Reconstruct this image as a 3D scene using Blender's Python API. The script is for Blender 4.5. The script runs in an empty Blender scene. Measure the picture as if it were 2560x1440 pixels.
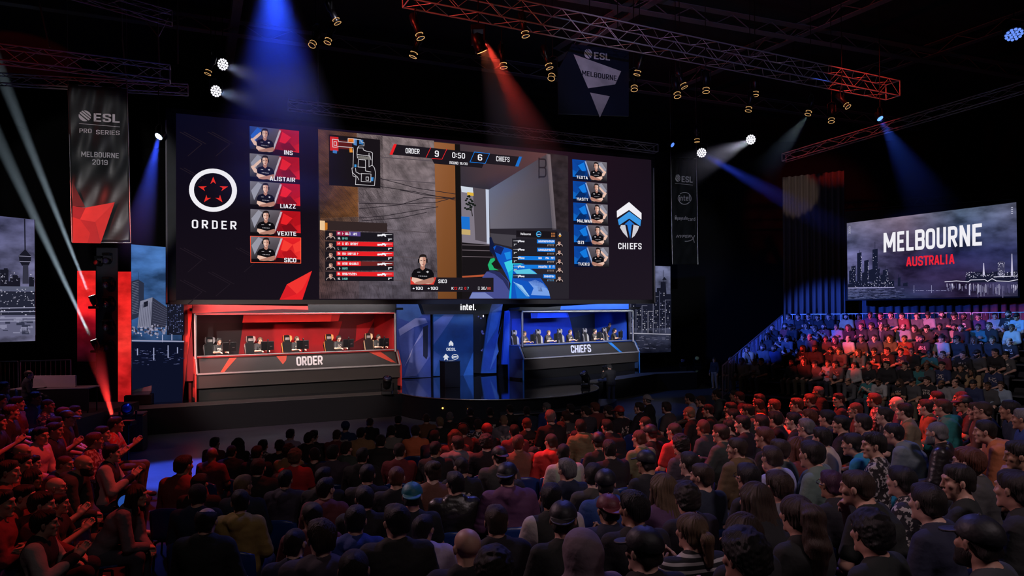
import bpy, math, random
import numpy as np
from mathutils import Vector, Matrix

random.seed(7)
S = bpy.context.scene
COL = S.collection
PI = math.pi

# ------------------------------------------------------------------ camera
CAM_H = 4.0                      # eye height above the hall floor
FOCAL = 1750.0                   # focal length in pixels of the 2560 wide frame
ROLL = math.radians(0.6)
HORIZON = 790.0
cr, sr = math.cos(ROLL), math.sin(ROLL)
cam = bpy.data.cameras.new('camera')
cam_o = bpy.data.objects.new('camera', cam)
COL.objects.link(cam_o)
cam.sensor_width = 36.0
cam.lens = FOCAL / 2560.0 * 36.0
cam.shift_y = (HORIZON - 720.0) / 2560.0
cam.clip_start, cam.clip_end = 0.1, 200.0
M = Matrix(((cr, sr, 0, 0), (0, 0, -1, 0), (-sr, cr, 0, CAM_H), (0, 0, 0, 1)))
cam_o.matrix_world = M
S.camera = cam_o


def ray(px, py):
    a, b = (px - 1280.0) / FOCAL, (HORIZON - py) / FOCAL
    return Vector((a * cr + b * sr, 1.0, -a * sr + b * cr))


EYE = Vector((0, 0, CAM_H))


def at(px, py, y):
    """world point seen at a pixel, y metres deep"""
    return EYE + ray(px, py) * y


def on_z(px, py, z):
    d = ray(px, py)
    return EYE + d * ((z - CAM_H) / d.z)


class Plane:
    """a vertical plane through (x, y), running along unit vector u; n points to its front"""

    def __init__(s, o, u):
        s.o = Vector((o[0], o[1], 0))
        s.u = Vector((u[0], u[1], 0)).normalized()
        s.n = Vector((s.u.y, -s.u.x, 0))

    def hit(s, px, py, off=0.0):
        d = ray(px, py)
        t = (s.o + s.n * off - EYE).dot(s.n) / d.dot(s.n)
        return EYE + d * t

    def pt(s, a, off, z):
        return s.o + s.u * a + s.n * off + Vector((0, 0, z))

    def a_of(s, px, off=0.0):
        return (s.hit(px, 790, off) - s.o).dot(s.u)


# ------------------------------------------------------------------ world, exposure
w = bpy.data.worlds.new('dark_hall')
S.world = w
w.use_nodes = True
w.node_tree.nodes['Background'].inputs[0].default_value = (0.12, 0.10, 0.2, 1)
w.node_tree.nodes['Background'].inputs[1].default_value = 0.012
S.view_settings.view_transform = 'Standard'
S.view_settings.look = 'None'
S.view_settings.exposure = 0.0
S.view_settings.gamma = 1.0
S.view_settings.use_curve_mapping = False
S.cycles.max_bounces = 5
S.cycles.diffuse_bounces = 2
S.cycles.glossy_bounces = 3
S.cycles.transmission_bounces = 4
S.cycles.transparent_max_bounces = 8
S.cycles.volume_bounces = 0
S.cycles.sample_clamp_indirect = 3.0
S.cycles.caustics_reflective = False
S.cycles.caustics_refractive = False


def srgb(r, g=None, b=None):
    if g is None:
        r, g, b = int(r[1:3], 16), int(r[3:5], 16), int(r[5:7], 16)
    f = lambda c: (c / 12.92 if c <= 0.04045 else ((c + 0.055) / 1.055) ** 2.4)
    return (f(r / 255.0), f(g / 255.0), f(b / 255.0))


def spot(name, loc, target, energy, color, angle, blend=0.4, size=0.12):
    l = bpy.data.lights.new(name, 'SPOT')
    l.energy, l.color = energy, color
    l.spot_size, l.spot_blend = math.radians(angle), blend
    l.shadow_soft_size = size
    o = bpy.data.objects.new(name, l)
    COL.objects.link(o)
    o.location = loc
    d = (Vector(target) - Vector(loc)).normalized()
    o.rotation_euler = d.to_track_quat('-Z', 'Y').to_euler()
    return o


def area(name, loc, target, energy, color, sx, sy, spread=180):
    l = bpy.data.lights.new(name, 'AREA')
    l.energy, l.color = energy, color
    l.shape, l.size, l.size_y = 'RECTANGLE', sx, sy
    l.spread = math.radians(spread)
    o = bpy.data.objects.new(name, l)
    COL.objects.link(o)
    o.location = loc
    d = (Vector(target) - Vector(loc)).normalized()
    o.rotation_euler = d.to_track_quat('-Z', 'Y').to_euler()
    return o


RED, BLUE, WHITE = (1.0, 0.05, 0.04), (0.03, 0.10, 1.0), (1.0, 0.86, 0.80)
# ------------------------------------------------------------------ lamps of the rig (above or behind the frame) and front-of-house spots
spot('desk_key_left', (-6, -1.8, 9.5), (-8.6, 27.6, 2.4), 24633, (1.0, .82, .74), 17, .5, .25)
spot('desk_key_right', (3, -1.8, 9.5), (3.7, 36.0, 3.2), 48384, (.92, .90, 1.0), 11, .5, .25)
spot('red_wash_booth', (-15.5, 17, 8.5), (-9.5, 28, 3.0), 1404, (1, .10, .08), 48, .6, .3)
spot('blue_wash_booth', (-1, 31.5, 8.5), (4.5, 38.0, 3.0), 2080, (.05, .20, 1), 70, .6, .3)
spot('blue_wash_backdrop', (-1.5, 30.0, 8.0), (-2.2, 36.6, 2.5), 3900, (.10, .28, 1), 85, .7, .3)
spot('white_wash_backdrop', (-4.0, 30.0, 8.0), (-4.6, 36.0, 2.8), 1260, (.75, .72, 1), 60, .7, .3)
# grandstand: blue on the upper rows, red on the middle
spot('stand_blue_left', (-16, 14, 9.5), (12.0, 29.6, 3.4), 115920, (.04, .12, 1), 8.5, .5, .2)
spot('stand_blue_mid', (-15.5, 13, 9.8), (15.0, 27.6, 4.1), 58240, (.05, .12, 1), 7, .5, .2)
spot('stand_blue_right', (-15, 12, 9.5), (18.2, 25.0, 3.9), 60480, (.05, .20, 1), 8, .5, .2)
spot('stand_cyan', (-14, 11, 9.5), (18.6, 24.0, 3.7), 19600, (.10, .75, 1), 5, .6, .2)
spot('stand_red', (-15.5, 15, 8.5), (14.1, 26.2, 3.0), 70840, (1, .045, .03), 7.6, .35, .15)
spot('stand_red_warm', (-15.5, 15, 8.5), (14.4, 26.2, 3.2), 40800, (1, .30, .10), 5, .6, .15)
spot('stand_white', (2, 8, 12.0), (14.0, 23.0, 1.8), 2700, (1, .82, .85), 26, .7, .2)
# audience
spot('crowd_red_centre', (-5, 15.5, 14.2), (1.2, 10.8, 1.9), 11340, (1, .05, .03), 24, .7, .2)
spot('crowd_red_right', (1, 17, 14.2), (6.4, 12.6, 2.0), 26520, (1, .04, .03), 26, .7, .2)
spot('crowd_red_left', (-1, 13, 13), (-6.6, 9.2, 2.2), 3400, (1, .05, .04), 36, .6, .2)
spot('crowd_blue_left', (-12, 20, 14), (-7.8, 12.0, 2.2), 3600, (.08, .14, 1), 22, .6, .2)
spot('crowd_blue_rim', (2, 17.3, 14.4), (1.5, 5.0, 2.3), 2880, (.16, .18, 1), 40, .8, .3)
spot('crowd_blue_right', (13, 17, 14.0), (8.0, 9.5, 2.4), 1800, (.12, .2, 1), 34, .7, .3)
spot('crowd_soft_back', (1.5, -1.5, 12.5), (1.5, 9.0, 1.8), 297, (1.0, .80, .82), 75, .9, .8)
spot('crowd_soft_right', (6.5, -1, 11.5), (5.0, 7.0, 2.2), 1229, (1.0, .76, .84), 60, .9, .8)
# floor in front of the stage
spot('floor_blue', (-3.5, 16, 14.2), (-8.5, 18.2, 0), 108000, (.05, .11, 1), 15, .5, .2)
spot('floor_blue_right', (12, 22, 14.6), (5.8, 30.0, 0), 3000, (.06, .14, 1), 16, .5, .2)
spot('floor_white', (-10, 15, 14.0), (-6.5, 21.5, 0), 2376, (.85, .8, .9), 26, .6, .3)
spot('stage_apron', (-12, 15, 13), (-9, 26.3, 1.0), 1320, (1, .9, .85), 34, .6, .3)
spot('stage_apron_right', (6, 8, 14.4), (6.5, 36.3, 1.0), 2250, (1, .9, .85), 18, .5, .3)
spot('thrust_white', (-5, 18, 14.4), (-1, 29, .9), 2310, (.9, .85, 1), 30, .6, .3)
# banners, sign, drape
spot('banner_left', (0, -1.8, 5.0), (-13.3, 22.0, 8.3), 7500, (1, .95, .95), 12.5, .25, .2)
spot('banner_right', (4, 2, 8), (8.2, 33.3, 8.0), 4800, (.9, .95, 1), 13, .6, .2)
spot('sign_key', (1.5, 8, 9.8), (2.6, 21.5, 11.4), 700, (1, .88, .85), 17, .6, .2)
spot('drape_warm', (7, 20, 14.5), (12.9, 31.6, 9.4), 1950, (1, .75, .6), 8, .3, .1)
spot('drape_low_blue', (13, 21, 14.5), (17.0, 30.0, 4.4), 2600, (.05, .12, 1), 22, .6, .2)
spot('drape_low_magenta', (15, 21, 14.5), (18.5, 28.6, 4.5), 1500, (.9, .06, .35), 12, .7, .2)
# truss colours
spot('truss_red_near', (-6.0, 14.0, 11.0), (-1.6, 18.0, 12.9), 1638, (1, .05, .03), 40, .6, .1)
spot('truss_red_far', (9.5, 16.0, 13.0), (12.8, 25.6, 12.2), 6075, (1, .05, .03), 17, .5, .1)
spot('truss_blue_mid', (3.0, 12.0, 11.5), (5.0, 21.5, 12.4), 701, (.35, .38, 1), 56, .7, .1)
spot('truss_left_red', (-16.5, 12, 10.0), (-13.8, 18.6, 11.0), 156, (1, .05, .03), 26, .5, .1)
spot('truss_left_blue', (-9, 10, 11.0), (-11.0, 20.2, 10.8), 20, (.15, .25, 1), 24, .5, .1)
spot('rig_warm', (2, 6, 6), (3, 21, 11), 175, (1, .72, .42), 80, .8, .2)
spot('backdrop_front', (0, -1.8, 6.0), (-2.2, 36.3, 2.7), 25600, (.36, .46, 1), 9.5, .5, .2)
spot('crowd_front_pink', (-13, 14, 13.0), (4.0, 6.5, 2.3), 3640, (1, .60, .70), 34, .8, .2)
spot('fin_red', (-15.5, 19, 4.8), (-12.3, 27.0, 2.6), 7800, (1, .30, .26), 22, .5, .1)  # unseen spot added to brighten the leaning booth fin
spot('tech_fill', (-15.5, 18.5, 5.5), (-13.4, 21.2, 1.9), 160, (1, .45, .55), 50, .8, .1)  # unseen spot added to lift the dark tech table


# ------------------------------------------------------------------ materials
MATS = {}


def nmat(name):
    m = bpy.data.materials.new(name)
    m.use_nodes = True
    nt = m.node_tree
    nt.nodes.clear()
    out = nt.nodes.new('ShaderNodeOutputMaterial')
    return m, nt, out


def plain(name, col, rough=0.6, metal=0.0, spec=0.5, noise=0.0, nscale=8.0, bump=0.0, bscale=60.0):
    """principled material with a mild procedural variation"""
    if name in MATS:
        return MATS[name]
    m, nt, out = nmat(name)
    p = nt.nodes.new('ShaderNodeBsdfPrincipled')
    nt.links.new(p.outputs[0], out.inputs[0])
    p.inputs['Roughness'].default_value = rough
    p.inputs['Metallic'].default_value = metal
    p.inputs['Specular IOR Level'].default_value = spec
    tc = nt.nodes.new('ShaderNodeTexCoord')
    nz = nt.nodes.new('ShaderNodeTexNoise')
    nz.inputs['Scale'].default_value = nscale
    nz.inputs['Detail'].default_value = 3
    nt.links.new(tc.outputs['Object'], nz.inputs['Vector'])
    r = nt.nodes.new('ShaderNodeMix')
    r.data_type = 'RGBA'
    k = max(noise, 0.04)
    r.inputs[6].default_value = (*[c * (1 - k) for c in col], 1)
    r.inputs[7].default_value = (*[min(1, c * (1 + k)) for c in col], 1)
    nt.links.new(nz.outputs[0], r.inputs[0])
    nt.links.new(r.outputs[2], p.inputs['Base Color'])
    if bump:
        n2 = nt.nodes.new('ShaderNodeTexNoise')
        n2.inputs['Scale'].default_value = bscale
        nt.links.new(tc.outputs['Object'], n2.inputs['Vector'])
        b = nt.nodes.new('ShaderNodeBump')
        b.inputs['Strength'].default_value = bump
        b.inputs['Distance'].default_value = 0.02
        nt.links.new(n2.outputs[0], b.inputs['Height'])
        nt.links.new(b.outputs[0], p.inputs['Normal'])
    MATS[name] = m
    return m


def glow(name, col, strength=1.0):
    if name in MATS:
        return MATS[name]
    m, nt, out = nmat(name)
    e = nt.nodes.new('ShaderNodeEmission')
    e.inputs[0].default_value = (*col, 1)
    e.inputs[1].default_value = strength
    nt.links.new(e.outputs[0], out.inputs[0])
    MATS[name] = m
    return m


def led(name, strength=1.0, noise=0.0, nscale=1.0, stretch=(1, 1, 1), detail=4, lo=0.35, hi=0.65):
    """picture shown on an LED wall or screen: colours live in the mesh's colour attribute"""
    if name in MATS:
        return MATS[name]
    m, nt, out = nmat(name)
    e = nt.nodes.new('ShaderNodeEmission')
    e.inputs[1].default_value = strength
    a = nt.nodes.new('ShaderNodeAttribute')
    a.attribute_name = 'Col'
    src = a.outputs['Color']
    if noise:
        tc = nt.nodes.new('ShaderNodeTexCoord')
        mp = nt.nodes.new('ShaderNodeMapping')
        mp.inputs['Scale'].default_value = stretch
        nt.links.new(tc.outputs['Object'], mp.inputs[0])
        nz = nt.nodes.new('ShaderNodeTexNoise')
        nz.inputs['Scale'].default_value = nscale
        nz.inputs['Detail'].default_value = detail
        nt.links.new(mp.outputs[0], nz.inputs['Vector'])
        mr = nt.nodes.new('ShaderNodeMapRange')
        mr.inputs[1].default_value, mr.inputs[2].default_value = lo, hi
        mr.inputs[3].default_value, mr.inputs[4].default_value = 1 - noise, 1 + noise
        nt.links.new(nz.outputs[0], mr.inputs[0])
        mx = nt.nodes.new('ShaderNodeVectorMath')
        mx.operation = 'SCALE'
        nt.links.new(src, mx.inputs[0])
        nt.links.new(mr.outputs[0], mx.inputs['Scale'])
        src = mx.outputs[0]
    nt.links.new(src, e.inputs[0])
    nt.links.new(e.outputs[0], out.inputs[0])
    MATS[name] = m
    return m


def vinyl(name, rough=0.5, noise=0.25, nscale=1.2, bump=0.0):
    """printed matt panel: colours live in the mesh's colour attribute"""
    if name in MATS:
        return MATS[name]
    m, nt, out = nmat(name)
    p = nt.nodes.new('ShaderNodeBsdfPrincipled')
    p.inputs['Roughness'].default_value = rough
    a = nt.nodes.new('ShaderNodeAttribute')
    a.attribute_name = 'Col'
    tc = nt.nodes.new('ShaderNodeTexCoord')
    nz = nt.nodes.new('ShaderNodeTexNoise')
    nz.inputs['Scale'].default_value = nscale
    nz.inputs['Detail'].default_value = 4
    nt.links.new(tc.outputs['Object'], nz.inputs['Vector'])
    mr = nt.nodes.new('ShaderNodeMapRange')
    mr.inputs[1].default_value, mr.inputs[2].default_value = 0.3, 0.7
    mr.inputs[3].default_value, mr.inputs[4].default_value = 1 - noise, 1 + noise
    nt.links.new(nz.outputs[0], mr.inputs[0])
    mx = nt.nodes.new('ShaderNodeVectorMath')
    mx.operation = 'SCALE'
    nt.links.new(a.outputs['Color'], mx.inputs[0])
    nt.links.new(mr.outputs[0], mx.inputs['Scale'])
    nt.links.new(mx.outputs[0], p.inputs['Base Color'])
    if bump:
        b = nt.nodes.new('ShaderNodeBump')
        b.inputs['Strength'].default_value = bump
        nt.links.new(nz.outputs[0], b.inputs['Height'])
        nt.links.new(b.outputs[0], p.inputs['Normal'])
    nt.links.new(p.outputs[0], out.inputs[0])
    MATS[name] = m
    return m


BLACK = plain('black_paint', (0.008, 0.008, 0.009), 0.5)
BLACKM = plain('black_metal', (0.012, 0.012, 0.014), 0.35, 0.6)
STEEL = plain('steel', (0.5, 0.5, 0.52), 0.3, 1.0)
ALU = plain('aluminium', (0.62, 0.62, 0.65), 0.42, 0.6)
DARKGREY = plain('dark_grey', (0.03, 0.03, 0.033), 0.6)


# ------------------------------------------------------------------ objects
def tag(o, label=None, cat=None, group=None, kind=None):
    if label:
        o['label'] = label
    if cat:
        o['category'] = cat
    if group:
        o['group'] = group
    if kind:
        o['kind'] = kind
    return o


def empty(name, loc=(0, 0, 0), rz=0.0, label=None, cat=None, group=None):
    o = bpy.data.objects.new(name, None)
    o.empty_display_size = 0.1
    COL.objects.link(o)
    o.location = loc
    o.rotation_euler = (0, 0, rz)
    return tag(o, label, cat, group)


class MB:
    """collects shapes; build() links them as ONE mesh object"""

    def __init__(s):
        s.v, s.f, s.c, s.smooth = [], [], [], []

    def add(s, vs, fs, col=None, smooth=False):
        b = len(s.v)
        s.v += [tuple(p) for p in vs]
        s.f += [tuple(b + i for i in f) for f in fs]
        s.c += [col or (1, 1, 1)] * len(vs)
        s.smooth += [smooth] * len(fs)
        return s

    def box(s, c, size, rz=0.0, rot=None, col=None):
        x, y, z = [q / 2 for q in size]
        R = rot if rot is not None else Matrix.Rotation(rz, 3, 'Z')
        vs = [Vector(c) + R @ Vector((i * x, j * y, k * z)) for i in (-1, 1) for j in (-1, 1) for k in (-1, 1)]
        return s.add(vs, [(0, 1, 3, 2), (4, 6, 7, 5), (0, 4, 5, 1), (2, 3, 7, 6), (0, 2, 6, 4), (1, 5, 7, 3)], col)

    def bbox(s, c, size, b=0.01, rz=0.0, rot=None, col=None):
        """box with chamfered edges"""
        x, y, z = [q / 2 for q in size]
        R = rot if rot is not None else Matrix.Rotation(rz, 3, 'Z')
        b = min(b, x * .9, y * .9, z * .9)
        vs, idx = [], {}
        for i in (-1, 1):
            for j in (-1, 1):
                for k in (-1, 1):
                    for ax, p in enumerate(((x, y - b, z - b), (x - b, y, z - b), (x - b, y - b, z))):
                        idx[(i, j, k, ax)] = len(vs)
                        vs.append(Vector(c) + R @ Vector((i * p[0], j * p[1], k * p[2])))
        fs = []
        I = lambda i, j, k, a: idx[(i, j, k, a)]
        for e in (-1, 1):
            fs.append([I(e, -1, -1, 0), I(e, 1, -1, 0), I(e, 1, 1, 0), I(e, -1, 1, 0)][::e])
            fs.append([I(-1, e, -1, 1), I(-1, e, 1, 1), I(1, e, 1, 1), I(1, e, -1, 1)][::e])
            fs.append([I(-1, -1, e, 2), I(1, -1, e, 2), I(1, 1, e, 2), I(-1, 1, e, 2)][::e])
        for i in (-1, 1):
            for j in (-1, 1):
                fs.append([I(i, j, -1, 0), I(i, j, 1, 0), I(i, j, 1, 1), I(i, j, -1, 1)][::-i * j])
                fs.append([I(i, -1, j, 0), I(i, 1, j, 0), I(i, 1, j, 2), I(i, -1, j, 2)][::i * j])
                fs.append([I(-1, i, j, 1), I(1, i, j, 1), I(1, i, j, 2), I(-1, i, j, 2)][::-i * j])
                for k in (-1, 1):
                    fs.append([I(i, j, k, 0), I(i, j, k, 1), I(i, j, k, 2)][::i * j * k])
        return s.add(vs, fs, col)

    def tube(s, a, b, r, r2=None, n=8, col=None, caps=True):
        a, b = Vector(a), Vector(b)
        r2 = r if r2 is None else r2
        d = (b - a).normalized()
        q = d.to_track_quat('Z', 'Y').to_matrix()
        vs = []
        for p, rr in ((a, r), (b, r2)):
            for i in range(n):
                t = 2 * PI * i / n
                vs.append(p + q @ Vector((rr * math.cos(t), rr * math.sin(t), 0)))
        fs = [(i, (i + 1) % n, n + (i + 1) % n, n + i) for i in range(n)]
        s.add(vs, fs, col, True)
        if caps:
            s.add(vs[:n], [tuple(range(n))[::-1]], col)
            s.add(vs[n:], [tuple(range(n))], col)
        return s

    def path(s, pts, r, n=6, col=None):
        for a, b in zip(pts, pts[1:]):
            s.tube(a, b, r, n=n, col=col)
        return s

    def lathe(s, prof, o=(0, 0, 0), axis=(0, 0, 1), n=16, col=None):
        """prof: (radius, height) pairs"""
        q = Vector(axis).normalized().to_track_quat('Z', 'Y').to_matrix()
        vs, fs = [], []
        for r, h in prof:
            for i in range(n):
                t = 2 * PI * i / n
                vs.append(Vector(o) + q @ Vector((r * math.cos(t), r * math.sin(t), h)))
        for k in range(len(prof) - 1):
            for i in range(n):
                j = (i + 1) % n
                fs.append((k * n + i, k * n + j, k * n + n + j, k * n + n + i))
        s.add(vs, fs, col, True)
        s.add(vs[:n], [tuple(range(n))[::-1]], col)
        s.add(vs[-n:], [tuple(range(n))], col)
        return s

    def ball(s, c, r, n=10, col=None):
        rr = r if isinstance(r, (tuple, list)) else (r, r, r)
        vs, fs = [], []
        for k in range(n + 1):
            t = PI * k / n
            for i in range(2 * n):
                p = PI * i / n
                vs.append((c[0] + rr[0] * math.sin(t) * math.cos(p), c[1] + rr[1] * math.sin(t) * math.sin(p), c[2] + rr[2] * math.cos(t)))
        for k in range(n):
            for i in range(2 * n):
                j = (i + 1) % (2 * n)
                fs.append((k * 2 * n + i, k * 2 * n + 2 * n + i, k * 2 * n + 2 * n + j, k * 2 * n + j))
        return s.add(vs, fs, col, True)

    def prism(s, poly, d, col=None):
        """polygon (3-D points) swept along vector d"""
        n = len(poly)
        poly = [Vector(p) for p in poly]
        vs = poly + [p + Vector(d) for p in poly]
        fs = [tuple(range(n))[::-1], tuple(range(n, 2 * n))] + [(i, (i + 1) % n, n + (i + 1) % n, n + i) for i in range(n)]
        return s.add(vs, fs, col)

    def build(s, name, mat, parent=None, world=True):
        me = bpy.data.meshes.new(name)
        me.from_pydata(s.v, [], s.f)
        me.materials.append(mat)
        if any(s.smooth):
            me.polygons.foreach_set('use_smooth', s.smooth)
        ca = me.color_attributes.new('Col', 'FLOAT_COLOR', 'POINT')
        ca.data.foreach_set('color', np.array([(*c, 1.0) for c in s.c], dtype=np.float32).ravel())
        o = bpy.data.objects.new(name, me)
        COL.objects.link(o)
        if parent is not None:
            o.parent = parent
            if world:   # shapes were given in world coordinates
                o.matrix_parent_inverse = Matrix.LocRotScale(parent.location, parent.rotation_euler, parent.scale).inverted()
        return o


def struct(o, label=None):
    o['kind'] = 'structure'
    if label:
        o['label'] = label
    return o


# ------------------------------------------------------------------ lettering: a condensed sans drawn from strokes
_TXT = {}
_a, _b, _l, _h = .075, .485, .075, .925


def rpath(pts, r=.17, closed=False):
    """polyline with its corners rounded"""
    out, n = [], len(pts)
    for i in range(n):
        if not closed and i in (0, n - 1):
            out.append(pts[i])
            continue
        p, q, t = pts[i - 1], pts[i], pts[(i + 1) % n]
        l1, l2 = math.dist(p, q), math.dist(q, t)
        k = min(r, l1 * .5, l2 * .5)
        s0 = (q[0] + (p[0] - q[0]) * k / l1, q[1] + (p[1] - q[1]) * k / l1)
        s1 = (q[0] + (t[0] - q[0]) * k / l2, q[1] + (t[1] - q[1]) * k / l2)
        for j in range(6):
            u = j / 5
            out.append(((1 - u) ** 2 * s0[0] + 2 * u * (1 - u) * q[0] + u * u * s1[0], (1 - u) ** 2 * s0[1] + 2 * u * (1 - u) * q[1] + u * u * s1[1]))
    if closed:
        out.append(out[0])
    return out


def _glyphs():
    a, b, l, h = _a, _b, _l, _h
    V = [(a, 0), (a, 1)]
    R = lambda *p, **k: rpath(list(p), **k)
    O = R((a, l), (a, h), (b, h), (b, l), closed=True)
    return {
        'A': (.56, [(.06, 0), (.27, .96)], [(.50, 0), (.29, .96)], [(.14, .27), (.42, .27)]), 'B': (.56, V, R((a, h), (b, h), (b, .52), (a, .52), r=.14), R((a, .52), (b, .52), (b, l), (a, l), r=.14)),
        'C': (.56, R((b, .66), (b, h), (a, h), (a, l), (b, l), (b, .34))), 'D': (.56, V, R((a, h), (b, h), (b, l), (a, l))), 'E': (.50, V, [(a, h), (.5, h)], [(a, .5), (.45, .5)], [(a, l), (.5, l)]),
        'F': (.48, V, [(a, h), (.48, h)], [(a, .5), (.43, .5)]), 'G': (.56, R((b, .68), (b, h), (a, h), (a, l), (b, l), (b, .47), (.29, .47), r=.15)), 'H': (.56, V, [(b, 0), (b, 1)], [(a, .5), (b, .5)]),
        'I': (.15, V), 'K': (.56, V, [(a, .36), (.50, 1)], [(.20, .52), (.50, 0)]), 'L': (.48, V, [(a, l), (.48, l)]), 'M': (.74, V, [(.665, 0), (.665, 1)], [(.09, .97), (.37, .25)], [(.65, .97), (.37, .25)]),
        'N': (.58, V, [(.505, 0), (.505, 1)], [(.09, .97), (.49, .03)]), 'O': (.56, O), 'P': (.54, V, R((a, h), (b, h), (b, .44), (a, .44))), 'R': (.56, V, R((a, h), (b, h), (b, .46), (a, .46)), [(.27, .46), (.50, 0)]),
        'S': (.56, R((b, .69), (b, h), (a, h), (a, .56), (b, .44), (b, l), (a, l), (a, .31), r=.15)), 'T': (.52, [(.26, 0), (.26, 1)], [(0, h), (.52, h)]), 'U': (.56, R((a, 1), (a, l), (b, l), (b, 1))),
        'V': (.56, [(.06, 1), (.27, .03)], [(.50, 1), (.29, .03)]), 'W': (.8, [(.06, 1), (.21, .03)], [(.40, .9), (.22, .03)], [(.40, .9), (.58, .03)], [(.74, 1), (.59, .03)]), 'X': (.56, [(.06, 0), (.50, 1)], [(.50, 0), (.06, 1)]),
        'Y': (.54, [(.05, 1), (.27, .45)], [(.49, 1), (.27, .45)], [(.27, 0), (.27, .5)]), 'Z': (.54, [(.03, h), (.51, h)], [(.47, .9), (.07, .1)], [(.03, l), (.51, l)]),
        '0': (.56, O), '1': (.36, [(.27, 0), (.27, 1)], [(.27, .92), (.06, .76)]), '2': (.56, R((a, .68), (a, h), (b, h), (b, .56), (.08, .1)), [(.02, l), (.54, l)]), '3': (.56, R((a, .72), (a, h), (b, h), (b, .52), (.2, .52)), R((.2, .52), (b, .52), (b, l), (a, l), (a, .28))),
        '5': (.56, R((.50, h), (a, h), (a, .56), (b, .56), (b, l), (a, l), (a, .26), r=.12)), '6': (.56, R((b, .74), (b, h), (a, h), (a, l), (b, l), (b, .53), (a, .53))), '7': (.54, [(.02, h), (.52, h)], [(.47, .92), (.2, 0)]),
        '9': (.56, R((a, .26), (a, l), (b, l), (b, h), (a, h), (a, .47), (b, .47))), ':': (.16, [(.08, .22), (.08, .38)], [(.08, .62), (.08, .78)]), '+': (.56, [(.03, .45), (.53, .45)], [(.28, .2), (.28, .7)]), '/': (.46, [(.04, 0), (.42, 1)]),
        ' ': (.26,),
        'i': (.15, [(a, 0), (a, .66)], [(a, .8), (a, .95)]), 'n': (.52, [(a, 0), (a, .68)], R((a, .45), (a, .605), (.445, .605), (.445, 0), r=.15)), 't': (.42, R((.15, .9), (.15, l), (.40, l), r=.14), [(0, .61), (.40, .61)]),
        'e': (.54, R((.08, .33), (.46, .33), (.46, .605), (a, .605), (a, l), (.46, l), r=.16)), 'l': (.15, V), 'c': (.48, R((.44, .605), (a, .605), (a, l), (.44, l), r=.17)), 'a': (.5, R((.08, .605), (.425, .605), (.425, 0), r=.15), R((.425, .34), (a, .34), (a, l), (.425, l), r=.13)),
        'r': (.36, [(a, 0), (a, .68)], R((a, .42), (a, .605), (.34, .605), r=.14)), 'd': (.52, [(.445, 0), (.445, 1)], R((.445, .605), (a, .605), (a, l), (.445, l), r=.16)), 's': (.48, R((.43, .605), (a, .605), (a, .38), (.42, .31), (.42, l), (.03, l), r=.12)),
        'f': (.36, R((.12, 0), (.12, h), (.34, h), r=.14), [(0, .6), (.32, .6)]), 'p': (.52, [(a, -.28), (a, .68)], R((a, .605), (.445, .605), (.445, l), (a, l), r=.16)), 'y': (.5, [(.05, .68), (.25, .05)], [(.45, .68), (.2, -.28)]),
        'b': (.52, V, R((a, .605), (.445, .605), (.445, l), (a, l), r=.16)), 'o': (.52, R((a, l), (a, .605), (.445, .605), (.445, l), closed=True)), 'u': (.52, R((a, .68), (a, l), (.445, l), (.445, .68), r=.15)),
    }


GLYPH = _glyphs()


def letters(s, bold=0.0, shear=0.0):
    """flat triangles of a word, fitted into the unit square: (verts, faces)"""
    key = (s, bold, shear)
    if key in _TXT:
        return _TXT[key]
    t = (.125 + bold * 1.6) / 2
    V, F, x = [], [], 0.0
    for ch in s:
        g = GLYPH[ch]
        for line in g[1:]:
            n = len(line)
            shut = n > 3 and line[0] == line[-1]
            L = []
            for i in range(n):
                p = line[i - 1] if i else (line[-2] if shut else None)
                q = line[i + 1] if i < n - 1 else (line[1] if shut else None)
                d = []
                for u, w in ((p, line[i]), (line[i], q)):
                    if u is not None and w is not None:
                        k = math.dist(u, w) or 1e-6
                        d.append(((w[0] - u[0]) / k, (w[1] - u[1]) / k))
                dx, dy = sum(e[0] for e in d), sum(e[1] for e in d)
                k = math.hypot(dx, dy) or 1
                L.append((-dy / k * t, dx / k * t))
            b = len(V)
            for (px, py), (ox, oy) in zip(line, L):
                for sg in (1, -1):
                    V.append((x + px + ox * sg + shear * py, py + oy * sg))
            F += [(b + 2 * i, b + 2 * i + 1, b + 2 * i + 3, b + 2 * i + 2) for i in range(n - 1)]
        x += g[0] + .115
    v = np.array(V)
    lo, hi = v.min(0), v.max(0)
    v = (v - lo) / (hi - lo)
    _TXT[key] = (v, F)
    return _TXT[key]


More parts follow.
